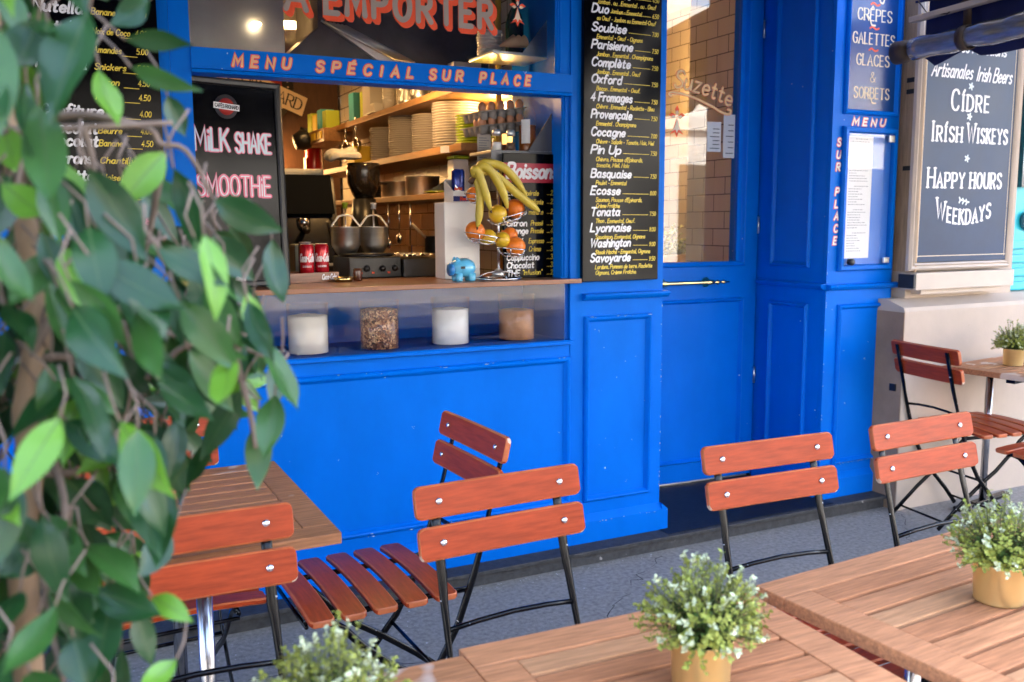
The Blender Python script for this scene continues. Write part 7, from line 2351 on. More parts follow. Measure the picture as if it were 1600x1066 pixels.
# extractor hood and steel above
hd = thing('extractor_hood', 'stainless steel extractor hood with baffle filter behind the upper window', 'hood', (1.0, 4.2, 2.13))
MB().box(-.52, -.10, -.245, .25, .0, .8, .004).build('hood_front', mat('hood_steel', (.42,.42,.41), .38, metal=.85, var=.1, vscale=5)).parent = hd
MB().box(-.60, -.522, -.30, -.25, .0, .8, .004).build('hood_edge', CREAMTRIM).parent = hd
DS = mat('sooty_steel', (.10,.095,.09), .4, metal=.6, var=.3, vscale=6)
MB().prism([(-.098,0),(.9,0),(.9,.9),(.08,.9),(.08,.165)], 'y', -.10, .30).build('hood_body', DS).parent = hd
b = MB()
for k in range(6): b.tube([(.10+k*.018, -.14, .18-k*.002), (.42+k*.018, -.14, .045-k*.002)], .0075, 6)
b.prism([(.09,.19),(.52,.0),(.52,-.0),(.40,.0)], 'y', -.13, -.105) ; b.build('baffle_filter', STEEL).parent = hd
t = thing('hood_glow', 'small oval glow added for a reflection on the steel hood behind the upper window', 'lamp', (.785, 3.945, 2.255))  # glowing oval stands in for a reflection on the steel
MB().sphere((0,0,0), .010, 16, 10, (2.0, .5, .8)).build('bulb', GLOW).parent = t
l = lamp_light('lamp_light', (0, -.05, -.0), .02, (1, .75, .45), .02); l.parent = t
o = MB().sphere((0,0,0), .03, 12, 8).build('bulb', GLOW); o.parent = hd; o.location = (.42, -.02, -.005)  # invented bulb under the hood, out of sight behind the beam
l = lamp_light('lamp_light', (.42, -.02, -.05), 1.25, WARM); l.parent = hd; l.data.specular_factor = .04  # added to brighten the eggs, counter and shelves
# small steel shelf in the right corner with plates, cones, bottle
ss = thing('corner_shelf', 'grey steel corner shelf high behind the upper window', 'shelf', (1.78, 3.62, 2.13))
MB().box(-.14, .155, -.12, .12, 0, .012, .002).build('shelf_board', STEEL).parent = ss; MB().prism([(.0,.012),(.155,.012),(.155,.20)], 'y', -.116, -.112).build('side_plate', STEEL).parent = ss
stack(1.70, 3.66, 2.1423, 9, .055, .0115, WHITECER, 'small white plate stacked on the corner shelf behind the upper window', 'white plates on the corner shelf')
for i in range(3):
    o = MB().lathe([(.004,0),(.026,.07),(.027,.072),(.024,.07),(0,.004)], (0,0,0), 18, Ry(R_(70))).build('paper_cone', mat('kraft_paper', (.50,.32,.18), .8)); o.location = (1.69+i*.025, 3.535, 2.168+.001*i); tag(o, 'kraft paper cone lying before the white plates, in a row of three', 'cone', 'kraft paper cones')
can_shape('bottle', (1.83, 3.68, 2.1423), .04, .26, mat('green_bottle', (.01,.05,.02), .08, coat=.6), 'dark green bottle at the right end of the corner shelf', 'bottle', [(0,0),(.038,0),(.04,.01),(.04,.15),(.03,.19),(.014,.22),(.014,.27),(0,.27)])
b = MB().tube([(1.80, 3.78, 1.2), (1.80, 3.78, 2.94)], .0135, 12); b.lathe([(.014,-.03),(.024,-.02),(.024,.02),(.014,.03)], (1.80, 3.78, 1.94), 16); o = b.build('gas_pipe', mat('yellow_pipe', (.55,.33,.02), .4)); tag(o, 'yellow gas pipe rising beside the blue cheek wall', 'pipe')
# lower corner shelf with bottle and shakers
cs = thing('corner_shelf', 'dark steel corner shelf above the drinks board with a slanted side plate', 'shelf', (1.76, 3.60, 1.728))
MB().box(-.14, .175, -.12, .10, 0, .013, .002).build('shelf_board', STEEL).parent = cs; MB().prism([(.035,.013),(.176,.013),(.176,.215)], 'y', -.118, -.112).build('side_plate', mat('grey_plate', (.13,.14,.16), .4)).parent = cs
MB().box(-.14, .175, -.1225, -.1203, -.035, .012).build('front_lip', mat('grey_plate', (.13,.14,.16), .4)).parent = cs
bo = thing('syrup_bottle', 'clear bottle half full of amber syrup with a white label', 'bottle', (1.83, 3.56, 1.7415))
MB().lathe([(0,0),(.036,0),(.038,.006),(.038,.15),(.024,.19),(.017,.20),(.017,.245),(0,.245)], (0,0,0), 24).build('glass', CLEARGL).parent = bo
MB().lathe([(0,.003),(.0355,.003),(.0365,.008),(.0365,.112),(0,.112)], (0,0,0), 24).build('syrup', mat('amber_syrup', (.35,.10,.02), .15, coat=.4)).parent = bo
b = MB(); vs = []
for i in range(7): a_ = R_(200+i*10); vs += [(.0385*math.cos(a_), .0385*math.sin(a_), .035), (.0385*math.cos(a_), .0385*math.sin(a_), .135)]
b.raw(vs, [(2*i, 2*i+2, 2*i+3, 2*i+1) for i in range(6)]); b.build('paper_label', WHITEPAPER).parent = bo
MB().lathe([(.018,.2455),(.019,.27),(.008,.275),(.008,.30),(0,.30)], (0,0,0), 16).build('pourer', STEEL).parent = bo
for x, m_, nm in ((1.67, WHITEPL, 'salt shaker with white filling'), (1.735, mat('pepper_brown', (.12,.06,.035), .6), 'pepper shaker with brown filling')):
    t = thing('shaker', nm+' on the lower corner shelf', 'shaker', (x, 3.53, 1.7415))
    MB().lathe([(0,0),(.021,0),(.023,.004),(.018,.062),(0,.062)], (0,0,0), 18).build('glass', CLEARGL).parent = t
    MB().lathe([(0,.002),(.0205,.003),(.018,.035),(0,.035)], (0,0,0), 18).build('filling', m_).parent = t
    MB().lathe([(.019,.0625),(.020,.078),(.014,.088),(0,.089)], (0,0,0), 18).build('cap', STEEL).parent = t
# egg trays with eggs
for k, (z, n) in enumerate(((1.845, 6), (1.905, 4))):
    t = thing('egg_tray', ('lower' if k == 0 else 'upper')+' grey carton tray of brown eggs at the end of the plate shelf', 'egg tray', (1.765, 3.76, z), R_(4)); t.rotation_euler.y = R_(-7)
    b = MB(); b.box(-.115, .115, -.10, .10, .022, .027)
    for i in range(5):
        for j in range(4): b.lathe([(.012,-.012),(.017,-.012),(.0235,.024),(.019,.024),(.013,-.008)], (-.09+i*.045, -.0725+j*.048, 0), 10)
    b.build('tray', CARTON).parent = t
    for i in range(5):
        for j in range(2 if k == 0 else 1):
            o = MB().sphere((0,0,0), .0185, 14, 10, (1,1,1.28)).build('egg', EGG); o.location = t.location + Vector((-.09+i*.045, -.0725+j*.048, .030+.0055*i)); tag(o, 'brown egg in the '+('lower' if k == 0 else 'upper')+' carton tray', 'egg', 'eggs in the '+('lower' if k == 0 else 'upper')+' tray')
# paper slips pinned under the shelf
t = thing('receipt', 'long printed paper slip hanging under the egg trays', 'receipt', (1.69, 3.70, 1.66))
MB().box(-.032, .032, -.0006, .0006, 0, .165).build('paper', mat('receipt_paper', (.62,.56,.50), .8)).parent = t
b = MB()
for k in range(14): b.box(-.025, .012+.012*(k % 3 == 0), -.0014, -.0009, .01+k*.0105, .0135+k*.0105)
b.build('printed_lines', mat('pale_ink', (.25,.25,.28), .6)).parent = t
o = MB().box(-.03, .03, -.001, .001, 0, .03).build('price_tag', WHITEPAPER); o.location = (1.64, 4.02, 1.766); o.rotation_euler.z = R_(-60); tag(o, 'small white price tag on the edge of the middle shelf', 'tag')

# ================================================================ things on the counter
CT = 1.2128
# drinks board
db = MB().box(-.13, .135, -.008, .008, 0, .515, .002).build('drinks_board', BLACKBOARD, None, (1.79, 3.452, CT)); tag(db, 'black drinks board headed Boissons standing at the right end of the counter', 'drinks board')
MB().box(-.1295, .1345, -.0095, -.0082, .395, .475).build('red_band', mat('crimson_band', (.42,.012,.04), .4)).parent = db
pd = Plane((-1.79, -.0095, -CT)); pd2 = Plane((-1.79, -.008, -CT)); a = MB(); c = MB(); e = MB()
text(a, pd, 'Boissons', 1.672, 1.628, .058, .0125, .25, fit=.235, sub=5)
for s, z, pr1, f in (('Eau', 1.556, '2.00', .06), ('Perrier', 1.520, '2.50', .09), ('Diabolo', 1.478, '2.00', .09), ('Citron', 1.430, '3.00', .092), ('Orange', 1.398, '4.00', .098), ('Café', 1.356, '2.00', .075), ('Café', 1.322, '3.00', .075), ('Cappuccino', 1.288, '3.50', .15), ('Chocolat', 1.255, '3.50', .125), ('THE', 1.222, '2.50', .058)):
    text(a, pd2, s, 1.672, z, .024, .0055, .12, fit=f, sub=4); text(c, pd2, pr1, 1.915, z+.002, .020, .0032, .15, fit=.036, align='r', sub=3); text(c, pd2, '...', 1.862, z+.003, .02, .003, 0, fit=.014, sub=2)
for s, z, x, f in (('Minérale', 1.556, 1.745, .075), ('Pétillante', 1.520, 1.77, .072), ('menthe', 1.478, 1.775, .066), ('Pressé', 1.432, 1.785, .055), ('Pressée', 1.400, 1.785, .058), ('Expresso', 1.358, 1.775, .07), ('Crème', 1.324, 1.775, .055), ('"infusion"', 1.226, 1.745, .09), ('€', 1.588, 1.89, .02)):
    text(c, pd2, s, x, z, .020, .0032, .2, fit=f, sub=3)
for n_, m_, mm in (('white_lettering', a, WHITE), ('yellow_lettering', c, YELLOW)): m_.build(n_, mm).parent = db
# white card box, energy drink carton and can
boxy('white_box', (1.505, 3.575, CT), (.155, .12, .315), WHITEPL, 'tall plain white card box on the counter behind the piggy bank', 'box', R_(-2), None, .003)
t = thing('drink_carton', 'open white cardboard holder with a red and blue stripe on top of the white box', 'carton', (1.525, 3.565, 1.5285))
for x0, x1, y0, y1, z1 in ((-.06,.06,-.05,-.048,.05),(-.06,.06,.048,.05,.10),(-.06,-.058,-.0478,.0478,.10),(.058,.06,-.0478,.0478,.08)): pass
b = MB(); b.box(-.06,.06,-.05,-.0475,0,.045); b.box(-.06,.06,.0475,.05,0,.095); b.prism([(-.0473,0),(.0473,0),(.0473,.095),(-.0473,.045)],'x',-.06,-.0575); b.prism([(-.0473,0),(.0473,0),(.0473,.095),(-.0473,.045)],'x',.0575,.06); b.build('holder', WHITEPL).parent = t
MB().box(-.0598,.0598,-.0515,-.0502,.003,.024).build('blue_stripe', mat('deep_blue', (.01,.02,.16), .4)).parent = t
a = MB(); text(a, Plane((0,-.0515,0)), 'Red Bull', 0, .008, .013, .0035, .1, fit=.06, align='c', sub=3); a.build('lettering', REDLINE).parent = t
def drink_can(loc, h, r, m, label, parts=()):
    t = thing('drink_can', label, 'can', loc)
    MB().lathe([(0,.002),(r*.78,0),(r,.008),(r,h-.012),(r*.84,h-.002)], (0,0,0), 28).build('can_body', m).parent = t
    MB().lathe([(r*.84,h-.0015),(r*.86,h),(r*.80,h),(r*.78,h-.004),(0,h-.004)], (0,0,0), 28).build('lid', STEEL).parent = t
    return t
class Wrap:
    """paint round an upright cylinder, u = arc length from the camera side"""
    def __init__(s, r, a0): s.r, s.a0 = r, a0
    def __call__(s, u, v, d=0): a_ = s.a0+u/s.r; return Vector(((s.r+d)*math.cos(a_), (s.r+d)*math.sin(a_), v))
CANBLUE = mat('can_blue', (.008,.03,.26), .25, metal=.4, coat=.5)
t = drink_can((1.508, 3.565, 1.531), .135, .027, CANBLUE, 'blue and silver energy drink can standing in the carton on the white box')
b = MB(); wr = Wrap(.0272, R_(250))
for k, (u0, u1) in enumerate(((-.014, .014),)): 
    for j in range(8): b.raw([wr(u0+j*.0035, .07-.03*(j/8), .0002), wr(u0+(j+1)*.0035, .07-.03*((j+1)/8), .0002), wr(u0+(j+1)*.0035, .02, .0002), wr(u0+j*.0035, .02, .0002)], [(0,1,2,3)])
b.build('silver_panel', STEEL).parent = t; a = MB(); text(a, wr, 'Red Bull', 0, .048, .010, .003, .1, fit=.03, align='c', sub=3, d=.0006); a.build('lettering', REDLINE).parent = t
# piggy bank
pg_ = thing('piggy_bank', 'light blue piggy bank standing on the counter in front of the white box', 'piggy bank', (1.452, 3.40, CT))
PB = mat('sky_blue_plastic', (.11,.46,.72), .28, coat=.4, sss=.1); PB2 = mat('mid_blue_plastic', (.02,.20,.55), .3, coat=.4)
b = MB(); b.sphere((.006,0,.052), .041, 30, 20, (1.22,.98,.94)); b.sphere((-.018,0,.053), .036, 24, 16, (1.0,1,.95))
for x in (-.022, .034):
    for y in (-.020, .020): b.lathe([(.0,.0),(.0125,.0),(.0140,.006),(.0150,.030),(0,.036)], (x,y,0), 16)
b.build('body', PB).parent = pg_
b = MB(); b.lathe([(0,0),(.024,0),(.0265,.004),(.0265,.012),(.024,.016),(0,.016)], (-.044,-.004,.047), 28, Ry(R_(-90))); b.build('snout', PB2).parent = pg_
b = MB()
for y in (-.018, .018): b.lathe([(.011,0),(.009,.007),(.002,.016),(0,.017)], (-.026,y,.081), 12, Rx(R_(14 if y > 0 else -14)) @ Ry(R_(-10)))
b.build('ear', PB).parent = pg_
b = MB(); b.box(-.004,.030,-.003,.003,.0900,.0912); b.build('coin_slot', INK).parent = pg_
b = MB(); b.box(-.022, -.004, -.0405, -.039, .050, .060, .001); 
for k in range(4): pass
b.build('mark', INK).parent = pg_
# soft drink cans in a wooden tray
tr = thing('drinks_tray', 'brown wooden tray of soft drinks lettered Coca-Cola', 'tray', (.80, 3.66, CT), R_(14))
b = MB(); b.box(-.22,.20,-.075,-.067,.0,.038,.001); b.box(-.22,.20,.067,.075,0,.038,.001); b.box(.192,.2,-.0668,.0668,0,.038); b.box(-.22,-.212,-.0668,.0668,0,.038); b.box(-.2118,.1918,-.0668,.0668,0,.006); b.build('tray_frame', COUNTERWOOD).parent = tr
a = MB(); text(a, Plane((0,-.075,0)), 'Coca-Cola', .185, .010, .020, .0038, .35, fit=.062, align='r', sub=4); a.build('lettering', WHITE).parent = tr
def coke(x, lab):
    p = Matrix.Rotation(R_(14), 3, 'Z') @ Vector((x, -.02, .0065)) + Vector((.80, 3.66, CT))
    t = drink_can(p, .145, .0285, CANRED, lab); wr = Wrap(.0287, R_(257))
    a = MB(); text(a, wr, 'Coca-Cola', 0, .075, .030, .0055, .35, fit=.062, align='c', sub=5, d=.0003); text(a, wr, 'SANS SUCRES', 0, .052, .006, .0014, 0, fit=.034, align='c', sub=3, d=.0003)
    a.build('lettering', WHITE).parent = t; return t
coke(.155, 'red cola can at the right end of the drinks tray'); coke(.088, 'red cola can, second from the right in the drinks tray')
p = Vector((.905, 3.745, CT+.0065)); drink_can(p, .15, .028, CANBLUE, 'dark blue can behind the two red cola cans')
wb = thing('water_bottle', 'small clear plastic water bottle with a blue label left of the red cans', 'bottle', (.775, 3.655, CT+.0065))
MB().lathe([(0,0),(.026,0),(.029,.006),(.027,.03),(.029,.045),(.029,.10),(.024,.125),(.012,.14),(.012,.158),(0,.158)], (0,0,0), 20).build('bottle_body', CLEARGL).parent = wb
MB().lathe([(.0295,.06),(.0297,.062),(.0297,.105),(.0295,.107)], (0,0,0), 24, cap=False).build('paper_label', mat('label_blue', (.25,.42,.75), .4)).parent = wb
for i in range(5):
    can_shape('paper_cup', (.62-.0*i, 3.60, CT+i*.028), .035, .09, mat('cream_cup', (.72,.62,.45), .6), 'cream paper cup nested in the stack behind the leaves', 'cup', [(0,0),(.026,0),(.036,.086),(.038,.09),(.034,.088),(.025,.003),(0,.003)], 'paper cups by the chalkboard')
t = thing('yogurt_glass', 'glass of cream with red berries on the counter behind the leaves', 'glass', (.585, 3.47, CT))
MB().lathe([(0,0),(.03,0),(.04,.11),(.037,.11),(0,.09)], (0,0,0), 20).build('cream', WHITECER).parent = t
b = MB()
for k in range(9): b.sphere((.02*math.cos(k*2.4), .02*math.sin(k*2.4), .112), .010, 8, 6)
b.build('berry', mat('berry_red', (.45,.01,.03), .3, coat=.4)).parent = t
# chalkboard with milk shake / smoothie
kb = thing('drinks_chalkboard', 'black framed board lettered Milk Shake and Smoothie leaning in the window', 'chalkboard', (.445, 3.41, CT)); kb.rotation_euler = (R_(-2), 0, R_(14))
MB().box(-.03, .345, .0, .012, .0, .745).build('board_panel', BLACKBOARD).parent = kb
b = MB(); b.ring(-.03, .345, 0, .745, .024, [(0,-.012),(0,.010),(.3,.014),(.8,.012),(1,.006),(1,0)]); b.build('board_frame', BLACKPL).parent = kb
pk = Plane((0,0,0)); a = MB(); c = MB(); e = MB(); f1 = MB()
for mb, w in ((f1, .0155), (a, .0085)):
    text(mb, pk, 'MiLK', .012, .492, .076, w, .02, fit=.125, sub=5, d=.001 if mb is f1 else .0022); text(mb, pk, 'SHAKE', .162, .490, .066, w, .02, fit=.135, sub=5, d=.001 if mb is f1 else .0022)
for mb, w in ((c, .0165), (e, .0045)): text(mb, pk, 'SMOOTHiE', .012, .333, .070, w, .02, fit=.275, sub=5, d=.001 if mb is c else .0024)
for n_, m_, mm in (('white_lettering', a, PALEBLUE), ('pink_lettering', c, PINK), ('pale_highlight', e, WHITE), ('pink_outline', f1, PINK)): m_.build(n_, mm).parent = kb
b = MB(); b.lathe([(0,0),(.043,0),(.043,.0015),(0,.0015)], (.135,0,.648), 32, Rx(R_(90))); b.build('badge', mat('badge_black', (.05,.05,.055), .4)).parent = kb
b = MB(); b.lathe([(.0,.0),(.030,0),(.030,.0012),(0,.0012)], (.135,-.0017,.648), 32, Rx(R_(90))); b.build('red_disc', mat('sign_red', (.42,.03,.02), .35)).parent = kb
b = MB(); b.box(.087, .183, -.0048, -.0032, .637, .659, 0, Tr(.135,0,.648) @ Ry(R_(4)) @ Tr(-.135,0,-.648)); b.build('banner', WHITEPAPER).parent = kb
a = MB(); text(a, Plane((0,-.0048,0)), 'CAFÉS RICHARD', .135, .642, .012, .0022, 0, fit=.086, align='c', sub=3, bend=lambda u: -.07*(u-.135)); a.build('badge_lettering', INK).parent = kb
# batter dispensers on stands
def dispenser(loc, label, knob):
    t = thing('batter_dispenser', label, 'dispenser', loc)
    MB().lathe([(.012,.085),(.02,.095),(.05,.13),(.064,.16),(.066,.235),(.070,.239),(.064,.238),(.058,.16),(0,.12)], (0,0,0), 28).build('funnel', STEEL).parent = t
    MB().lathe([(.05,0),(.052,.006),(.016,.02),(.013,.085),(0,.085)], (0,0,0), 20).build('stand', CHROME).parent = t
    b = MB(); b.tube([(-.066,0,.225),(-.062,0,.245),(-.03,0,.285),(-.012,0,.290),(.012,0,.290),(.03,0,.285),(.062,0,.245),(.066,0,.225)], .0045, 8); b.tube([(0,0,.15),(0,0,.32)], .004, 8); b.build('handle', STEEL).parent = t
    MB().lathe([(0,.318),(.012,.318),(.011,.332),(.014,.337),(.014,.345),(0,.346)], (0,0,0), 16).build('knob', knob).parent = t
dispenser((1.155, 4.02, 1.19), 'steel batter funnel with a yellow green knob, nearer the cans', LIMECER); dispenser((1.295, 4.05, 1.19), 'steel batter funnel with a white knob, next to the pan', WHITEPL)
# griddle unit, foil, pan
gd = thing('griddle', 'black crêpe griddle unit with knobs standing behind the counter', 'griddle', (1.21, 3.87, CT))
MB().box(-.115,.115,-.10,.16,0,.088,.005).build('griddle_body', mat('sooty_black', (.018,.017,.016), .35, var=.3, vscale=20)).parent = gd
MB().lathe([(0,.0885),(.115,.0885),(.118,.100),(0,.101)], (0,.03,0), 32).build('hot_plate', BLACKPL).parent = gd
b = MB()
for x in (-.04,.03,.085): b.lathe([(0,0),(.014,0),(.012,.014),(0,.014)], (x,-.1005,.04), 14, Rx(R_(90)))
b.build('knob', BLACKPL).parent = gd
for x in (-.065,-.012,.058): MB().box(x-.006,x+.006,-.1015,-.1003,.018,.026).build('red_mark', REDLINE).parent = gd
g2 = thing('griddle', 'second black griddle unit right of the first, covered with foil', 'griddle', (1.42, 3.86, CT))
MB().box(-.09,.09,-.11,.16,0,.078,.005).build('griddle_body', mat('dark_steel', (.035,.037,.04), .35)).parent = g2
bm = bmesh.new(); bmesh.ops.create_grid(bm, x_segments=26, y_segments=20, size=1); rr = random.Random(2)
for v in bm.verts: v.co = Vector((v.co.x*.072-.01, v.co.y*.09, .088+rr.uniform(0,.012)))
bmesh.ops.solidify(bm, geom=bm.faces[:], thickness=.001); MB().bm(bm).build('foil', mat('foil', (.8,.8,.82), .2, metal=1)).parent = g2
t = pan((1.62, 4.10, CT+.09), .055, .075, 'small black pan with a pale wooden handle on the griddle by the white box', BLACKPL)
MB().tube([(-.055,0,.072),(-.13,-.02,.135)], [(.0065,.0065),(.0085,.0085)], 8).build('handle', mat('pale_wood', (.5,.36,.2), .6)).parent = t
boxy('milk_carton', (1.045, 4.05, CT), (.05,.05,.10), WHITEPL, 'white and blue carton between the cans and the batter funnel', 'carton')
t = thing('ashtray', 'small steel dish of brass tokens right of the drinks tray', 'dish', (1.02, 3.60, CT))
MB().lathe([(0,0),(.034,0),(.040,.018),(.037,.018),(.03,.004),(0,.004)], (0,0,0), 20).build('dish', BRASS).parent = t
can_shape('shot_glass', (1.085, 3.62, CT), .018, .05, mat('dark_liquid', (.10,.03,.015), .2, coat=.5), 'little glass of dark liquid beside the griddle', 'glass')
# grey and white bin behind the cans
boxy('bread_bin', (.995, 4.12, CT-.02), (.12,.12,.16), mat('grey_green_plastic', (.16,.18,.15), .5), 'grey green box behind the red cola cans', 'box', 0, None, .012)
# ---- fruit stand
FRX, FRY = 1.625, 3.425
fs = thing('fruit_stand', 'three tier chromed wire fruit stand on the counter', 'fruit stand', (FRX, FRY, CT))
b = MB(); b.tube([(0,0,.01),(0,0,.44)], .006, 10); b.tube([(0,0,.435),(.0,0,.455),(.006,0,.468),(.012,0,.46)], .004, 8); b.build('pole', CHROME).parent = fs
b = MB(); b.tube([(.10*math.cos(i*math.pi/16), .085*math.sin(i*math.pi/16), .004) for i in range(32)], .0035, 8, closed=True)
b.tube([(-.10,0,.005),(-.06,0,.026),(0,0,.034),(.06,0,.026),(.10,0,.005)], .003, 8); b.tube([(0,-.085,.005),(0,-.05,.026),(0,0,.034),(0,.05,.026),(0,.085,.005)], .003, 8); b.build('base_ring', CHROME).parent = fs
b = MB(); b.lathe([(.03,.012),(.022,.03),(.008,.045),(.0,.045)], (0,0,0), 20); b.build('foot', STEEL).parent = fs
def basket(cx, cy, cz, rx, ry, tilt):
    b = MB(); T_ = Tr(cx,cy,cz) @ Ry(tilt)
    for k, (s_, dz) in enumerate(((1, .032), (.82, .012), (.5, 0))): b.tube([T_ @ Vector((rx*s_*math.cos(i*math.pi/14), ry*s_*math.sin(i*math.pi/14), dz)) for i in range(28)], .0024, 6, closed=True)
    for k in range(6): a_ = k*math.pi/3; b.tube([T_ @ Vector((rx*s_*math.cos(a_), ry*s_*math.sin(a_), dz)) for s_, dz in ((1,.032),(.82,.012),(.5,0),(0,0))], .002, 6)
    b.build('wire_basket', CHROME).parent = fs
basket(-.085, -.02, .148, .078, .062, R_(10)); basket(.052, -.012, .092, .064, .064, R_(6)); basket(.040, -.012, .230, .085, .062, R_(-14)); basket(-.095, .005, .310, .052, .05, R_(8))
ORANGE = mat('orange_peel', (.80,.20,.015), .42, bump=.15, bscale=220, coat=.15); LEMON = mat('yellow_apple_skin', (.66,.42,.02), .35, coat=.25, var=.15, vscale=14)
def fruit(name, dx, dy, dz, r, m, label):
    o = MB().lathe([(0,-r*.93)]+[(r*math.cos(R_(a_)), r*.96*math.sin(R_(a_))) for a_ in range(-75, 76, 15)]+[(r*.1, r*.92),(0, r*.88)], (0,0,0), 24).build(name, m); o.location = (FRX+dx, FRY+dy, CT+dz); o.rotation_euler = (.3*dx*10, .4, dx*7); return tag(o, label, name)
fruit('orange', -.115, -.025, .199, .040, ORANGE, 'orange in the left basket of the fruit stand'); fruit('orange', .064, -.03, .134, .041, ORANGE, 'lowest orange, in front in the lowest right basket of the fruit stand'); fruit('orange', .076, -.002, .288, .041, ORANGE, 'orange lying under the bananas in the right basket'); fruit('orange', -.105, .005, .344, .032, ORANGE, 'orange in the top basket half hidden by the bananas')
fruit('apple', -.018, -.032, .266, .039, LEMON, 'yellow apple in front of the pole under the bananas'); fruit('apple', -.056, -.022, .172, .035, LEMON, 'yellow apple beside the left basket orange'); fruit('orange', .064, .030, .178, .037, ORANGE, 'orange behind the lowest one in the lowest right basket'); fruit('apple', .008, -.02, .162, .034, LEMON, 'yellow apple resting against the lowest right oranges')
bnh = thing('banana_bunch', 'bunch of ripe bananas hung over the top of the fruit stand', 'bananas', (FRX-.005, FRY-.055, CT+.365))
BAN = mat('banana_skin', (.54,.41,.045), .42, var=.18, vscale=9, chips=(.10,.05,.02), chipscale=55, chipthr=.74); BANT = mat('banana_green_tip', (.30,.34,.05), .5)
def banana(pts, r=.0185):
    q = _crom([(p[0], p[1]) for p in pts], 6); z = _crom([(p[2], 0) for p in pts], 6); P_ = [Vector((q[i][0], q[i][1], z[i][0])) for i in range(len(q))]; n = len(P_)
    rad = [r*(.42+.58*min(1, i/(n*.16))) if i < n*.5 else r*(.30+.70*min(1, (n-1-i)/(n*.20))) for i in range(n)]
    rad = [q_*1.28 for q_ in rad]; b = MB(); b.tube(P_, rad, 6, smooth=True); o = b.build('banana', BAN); o.parent = bnh
    sd_ = o.modifiers.new('smooth', 'SUBSURF'); sd_.levels = sd_.render_levels = 1
    b = MB(); b.tube([P_[-1], P_[-1]+(P_[-1]-P_[-2]).normalized()*.010], [r*.32, r*.2], 6); b.build('banana_tip', DARKWOOD).parent = o
S0 = (-.122, .0, .043)
banana([S0, (-.138,-.03,.072), (-.121,-.035,.058), (-.094,-.035,-.013), (-.070,-.035,-.086)], .0155)
banana([S0, (-.105,-.012,.085), (-.080,-.02,.083), (-.045,-.02,.048), (-.006,-.02,-.019), (.011,-.02,-.078)], .0165)
banana([S0, (-.090,.010,.095), (-.045,.015,.102), (.012,.015,.086), (.072,.015,.031), (.116,.015,-.030)], .0160)
banana([S0, (-.070,.002,.070), (-.030,.0,.054), (.065,.0,-.018), (.132,.0,-.064), (.167,.0,-.090)], .0160)
banana([S0, (-.112,-.006,.020), (-.105,-.01,-.025), (-.109,-.01,-.098), (-.117,-.01,-.151)], .0150)
b = MB(); b.tube([S0, (-.134,.0,.034), (-.142,.0,.022)], [.013,.012,.011], 8); b.build('stem', DARKWOOD).parent = bnh
# ---- jars of toppings in the display case
def jar(x, label, fillm, fh, r=.079, lump=0):
    t = thing('topping_jar', label, 'jar', (x, 3.446, .953))
    MB().lathe([(0,0),(r,0),(r+.001,.004),(r+.001,.192),(r-.002,.193),(r-.003,.006),(0,.006)], (0,0,0), 40).build('glass', CLEARGL).parent = t
    rr = random.Random(int(x*100)); b = MB()
    prof = [(0,.007),(r-.004,.007),(r-.004,fh)]+[((r-.004)*k/5, fh+.006*(1-k/5)+rr.uniform(-.003,.003)) for k in range(4,0,-1)]+[(0, fh+.007)]
    b.lathe(prof, (0,0,0), 40); o = b.build('filling', fillm); o.parent = t
    return t
NUT = bpy.data.materials.new('crushed_nuts'); NUT.use_nodes = True; N_ = NT(NUT); b_ = N_.n['Principled BSDF']
tc = N_.add('ShaderNodeTexCoord'); vo = N_.add('ShaderNodeTexVoronoi', i_Scale=130); N_.ln(tc.outputs['Object'], vo.inputs['Vector']); cr = N_.add('ShaderNodeValToRGB'); cr.color_ramp.elements[0].color = (.05,.017,.008,1); cr.color_ramp.elements[1].color = (.85,.52,.27,1)
e_ = cr.color_ramp.elements.new(.5); e_.color = (.34,.125,.05,1); sx = N_.add('ShaderNodeSeparateColor'); N_.ln(vo.outputs['Color'], sx.inputs[0]); N_.ln(sx.outputs[0], cr.inputs[0]); N_.ln(cr.outputs[0], b_.inputs['Base Color'])
bp = N_.add('ShaderNodeBump', i_Strength=1.0, i_Distance=.006); N_.ln(vo.outputs['Distance'], bp.inputs['Height']); N_.ln(bp.outputs[0], b_.inputs['Normal'])
jar(.833, 'glass jar of pale sugar farthest left in the display case', mat('pale_sugar', (.86,.80,.68), .9, bump=.2, bscale=200), .145, .078)
jar(1.115, 'glass jar of crushed brown nuts in the display case', NUT, .156, .078)
jar(1.416, 'glass jar of white sugar, third in the display case', mat('white_sugar', (.92,.91,.88), .9, bump=.2, bscale=200), .145, .078)
jar(1.717, 'glass jar of brown sugar at the right end of the display case', mat('brown_sugar', (.50,.24,.11), .85, var=.25, vscale=12, bump=.3, bscale=120), .126, .078)

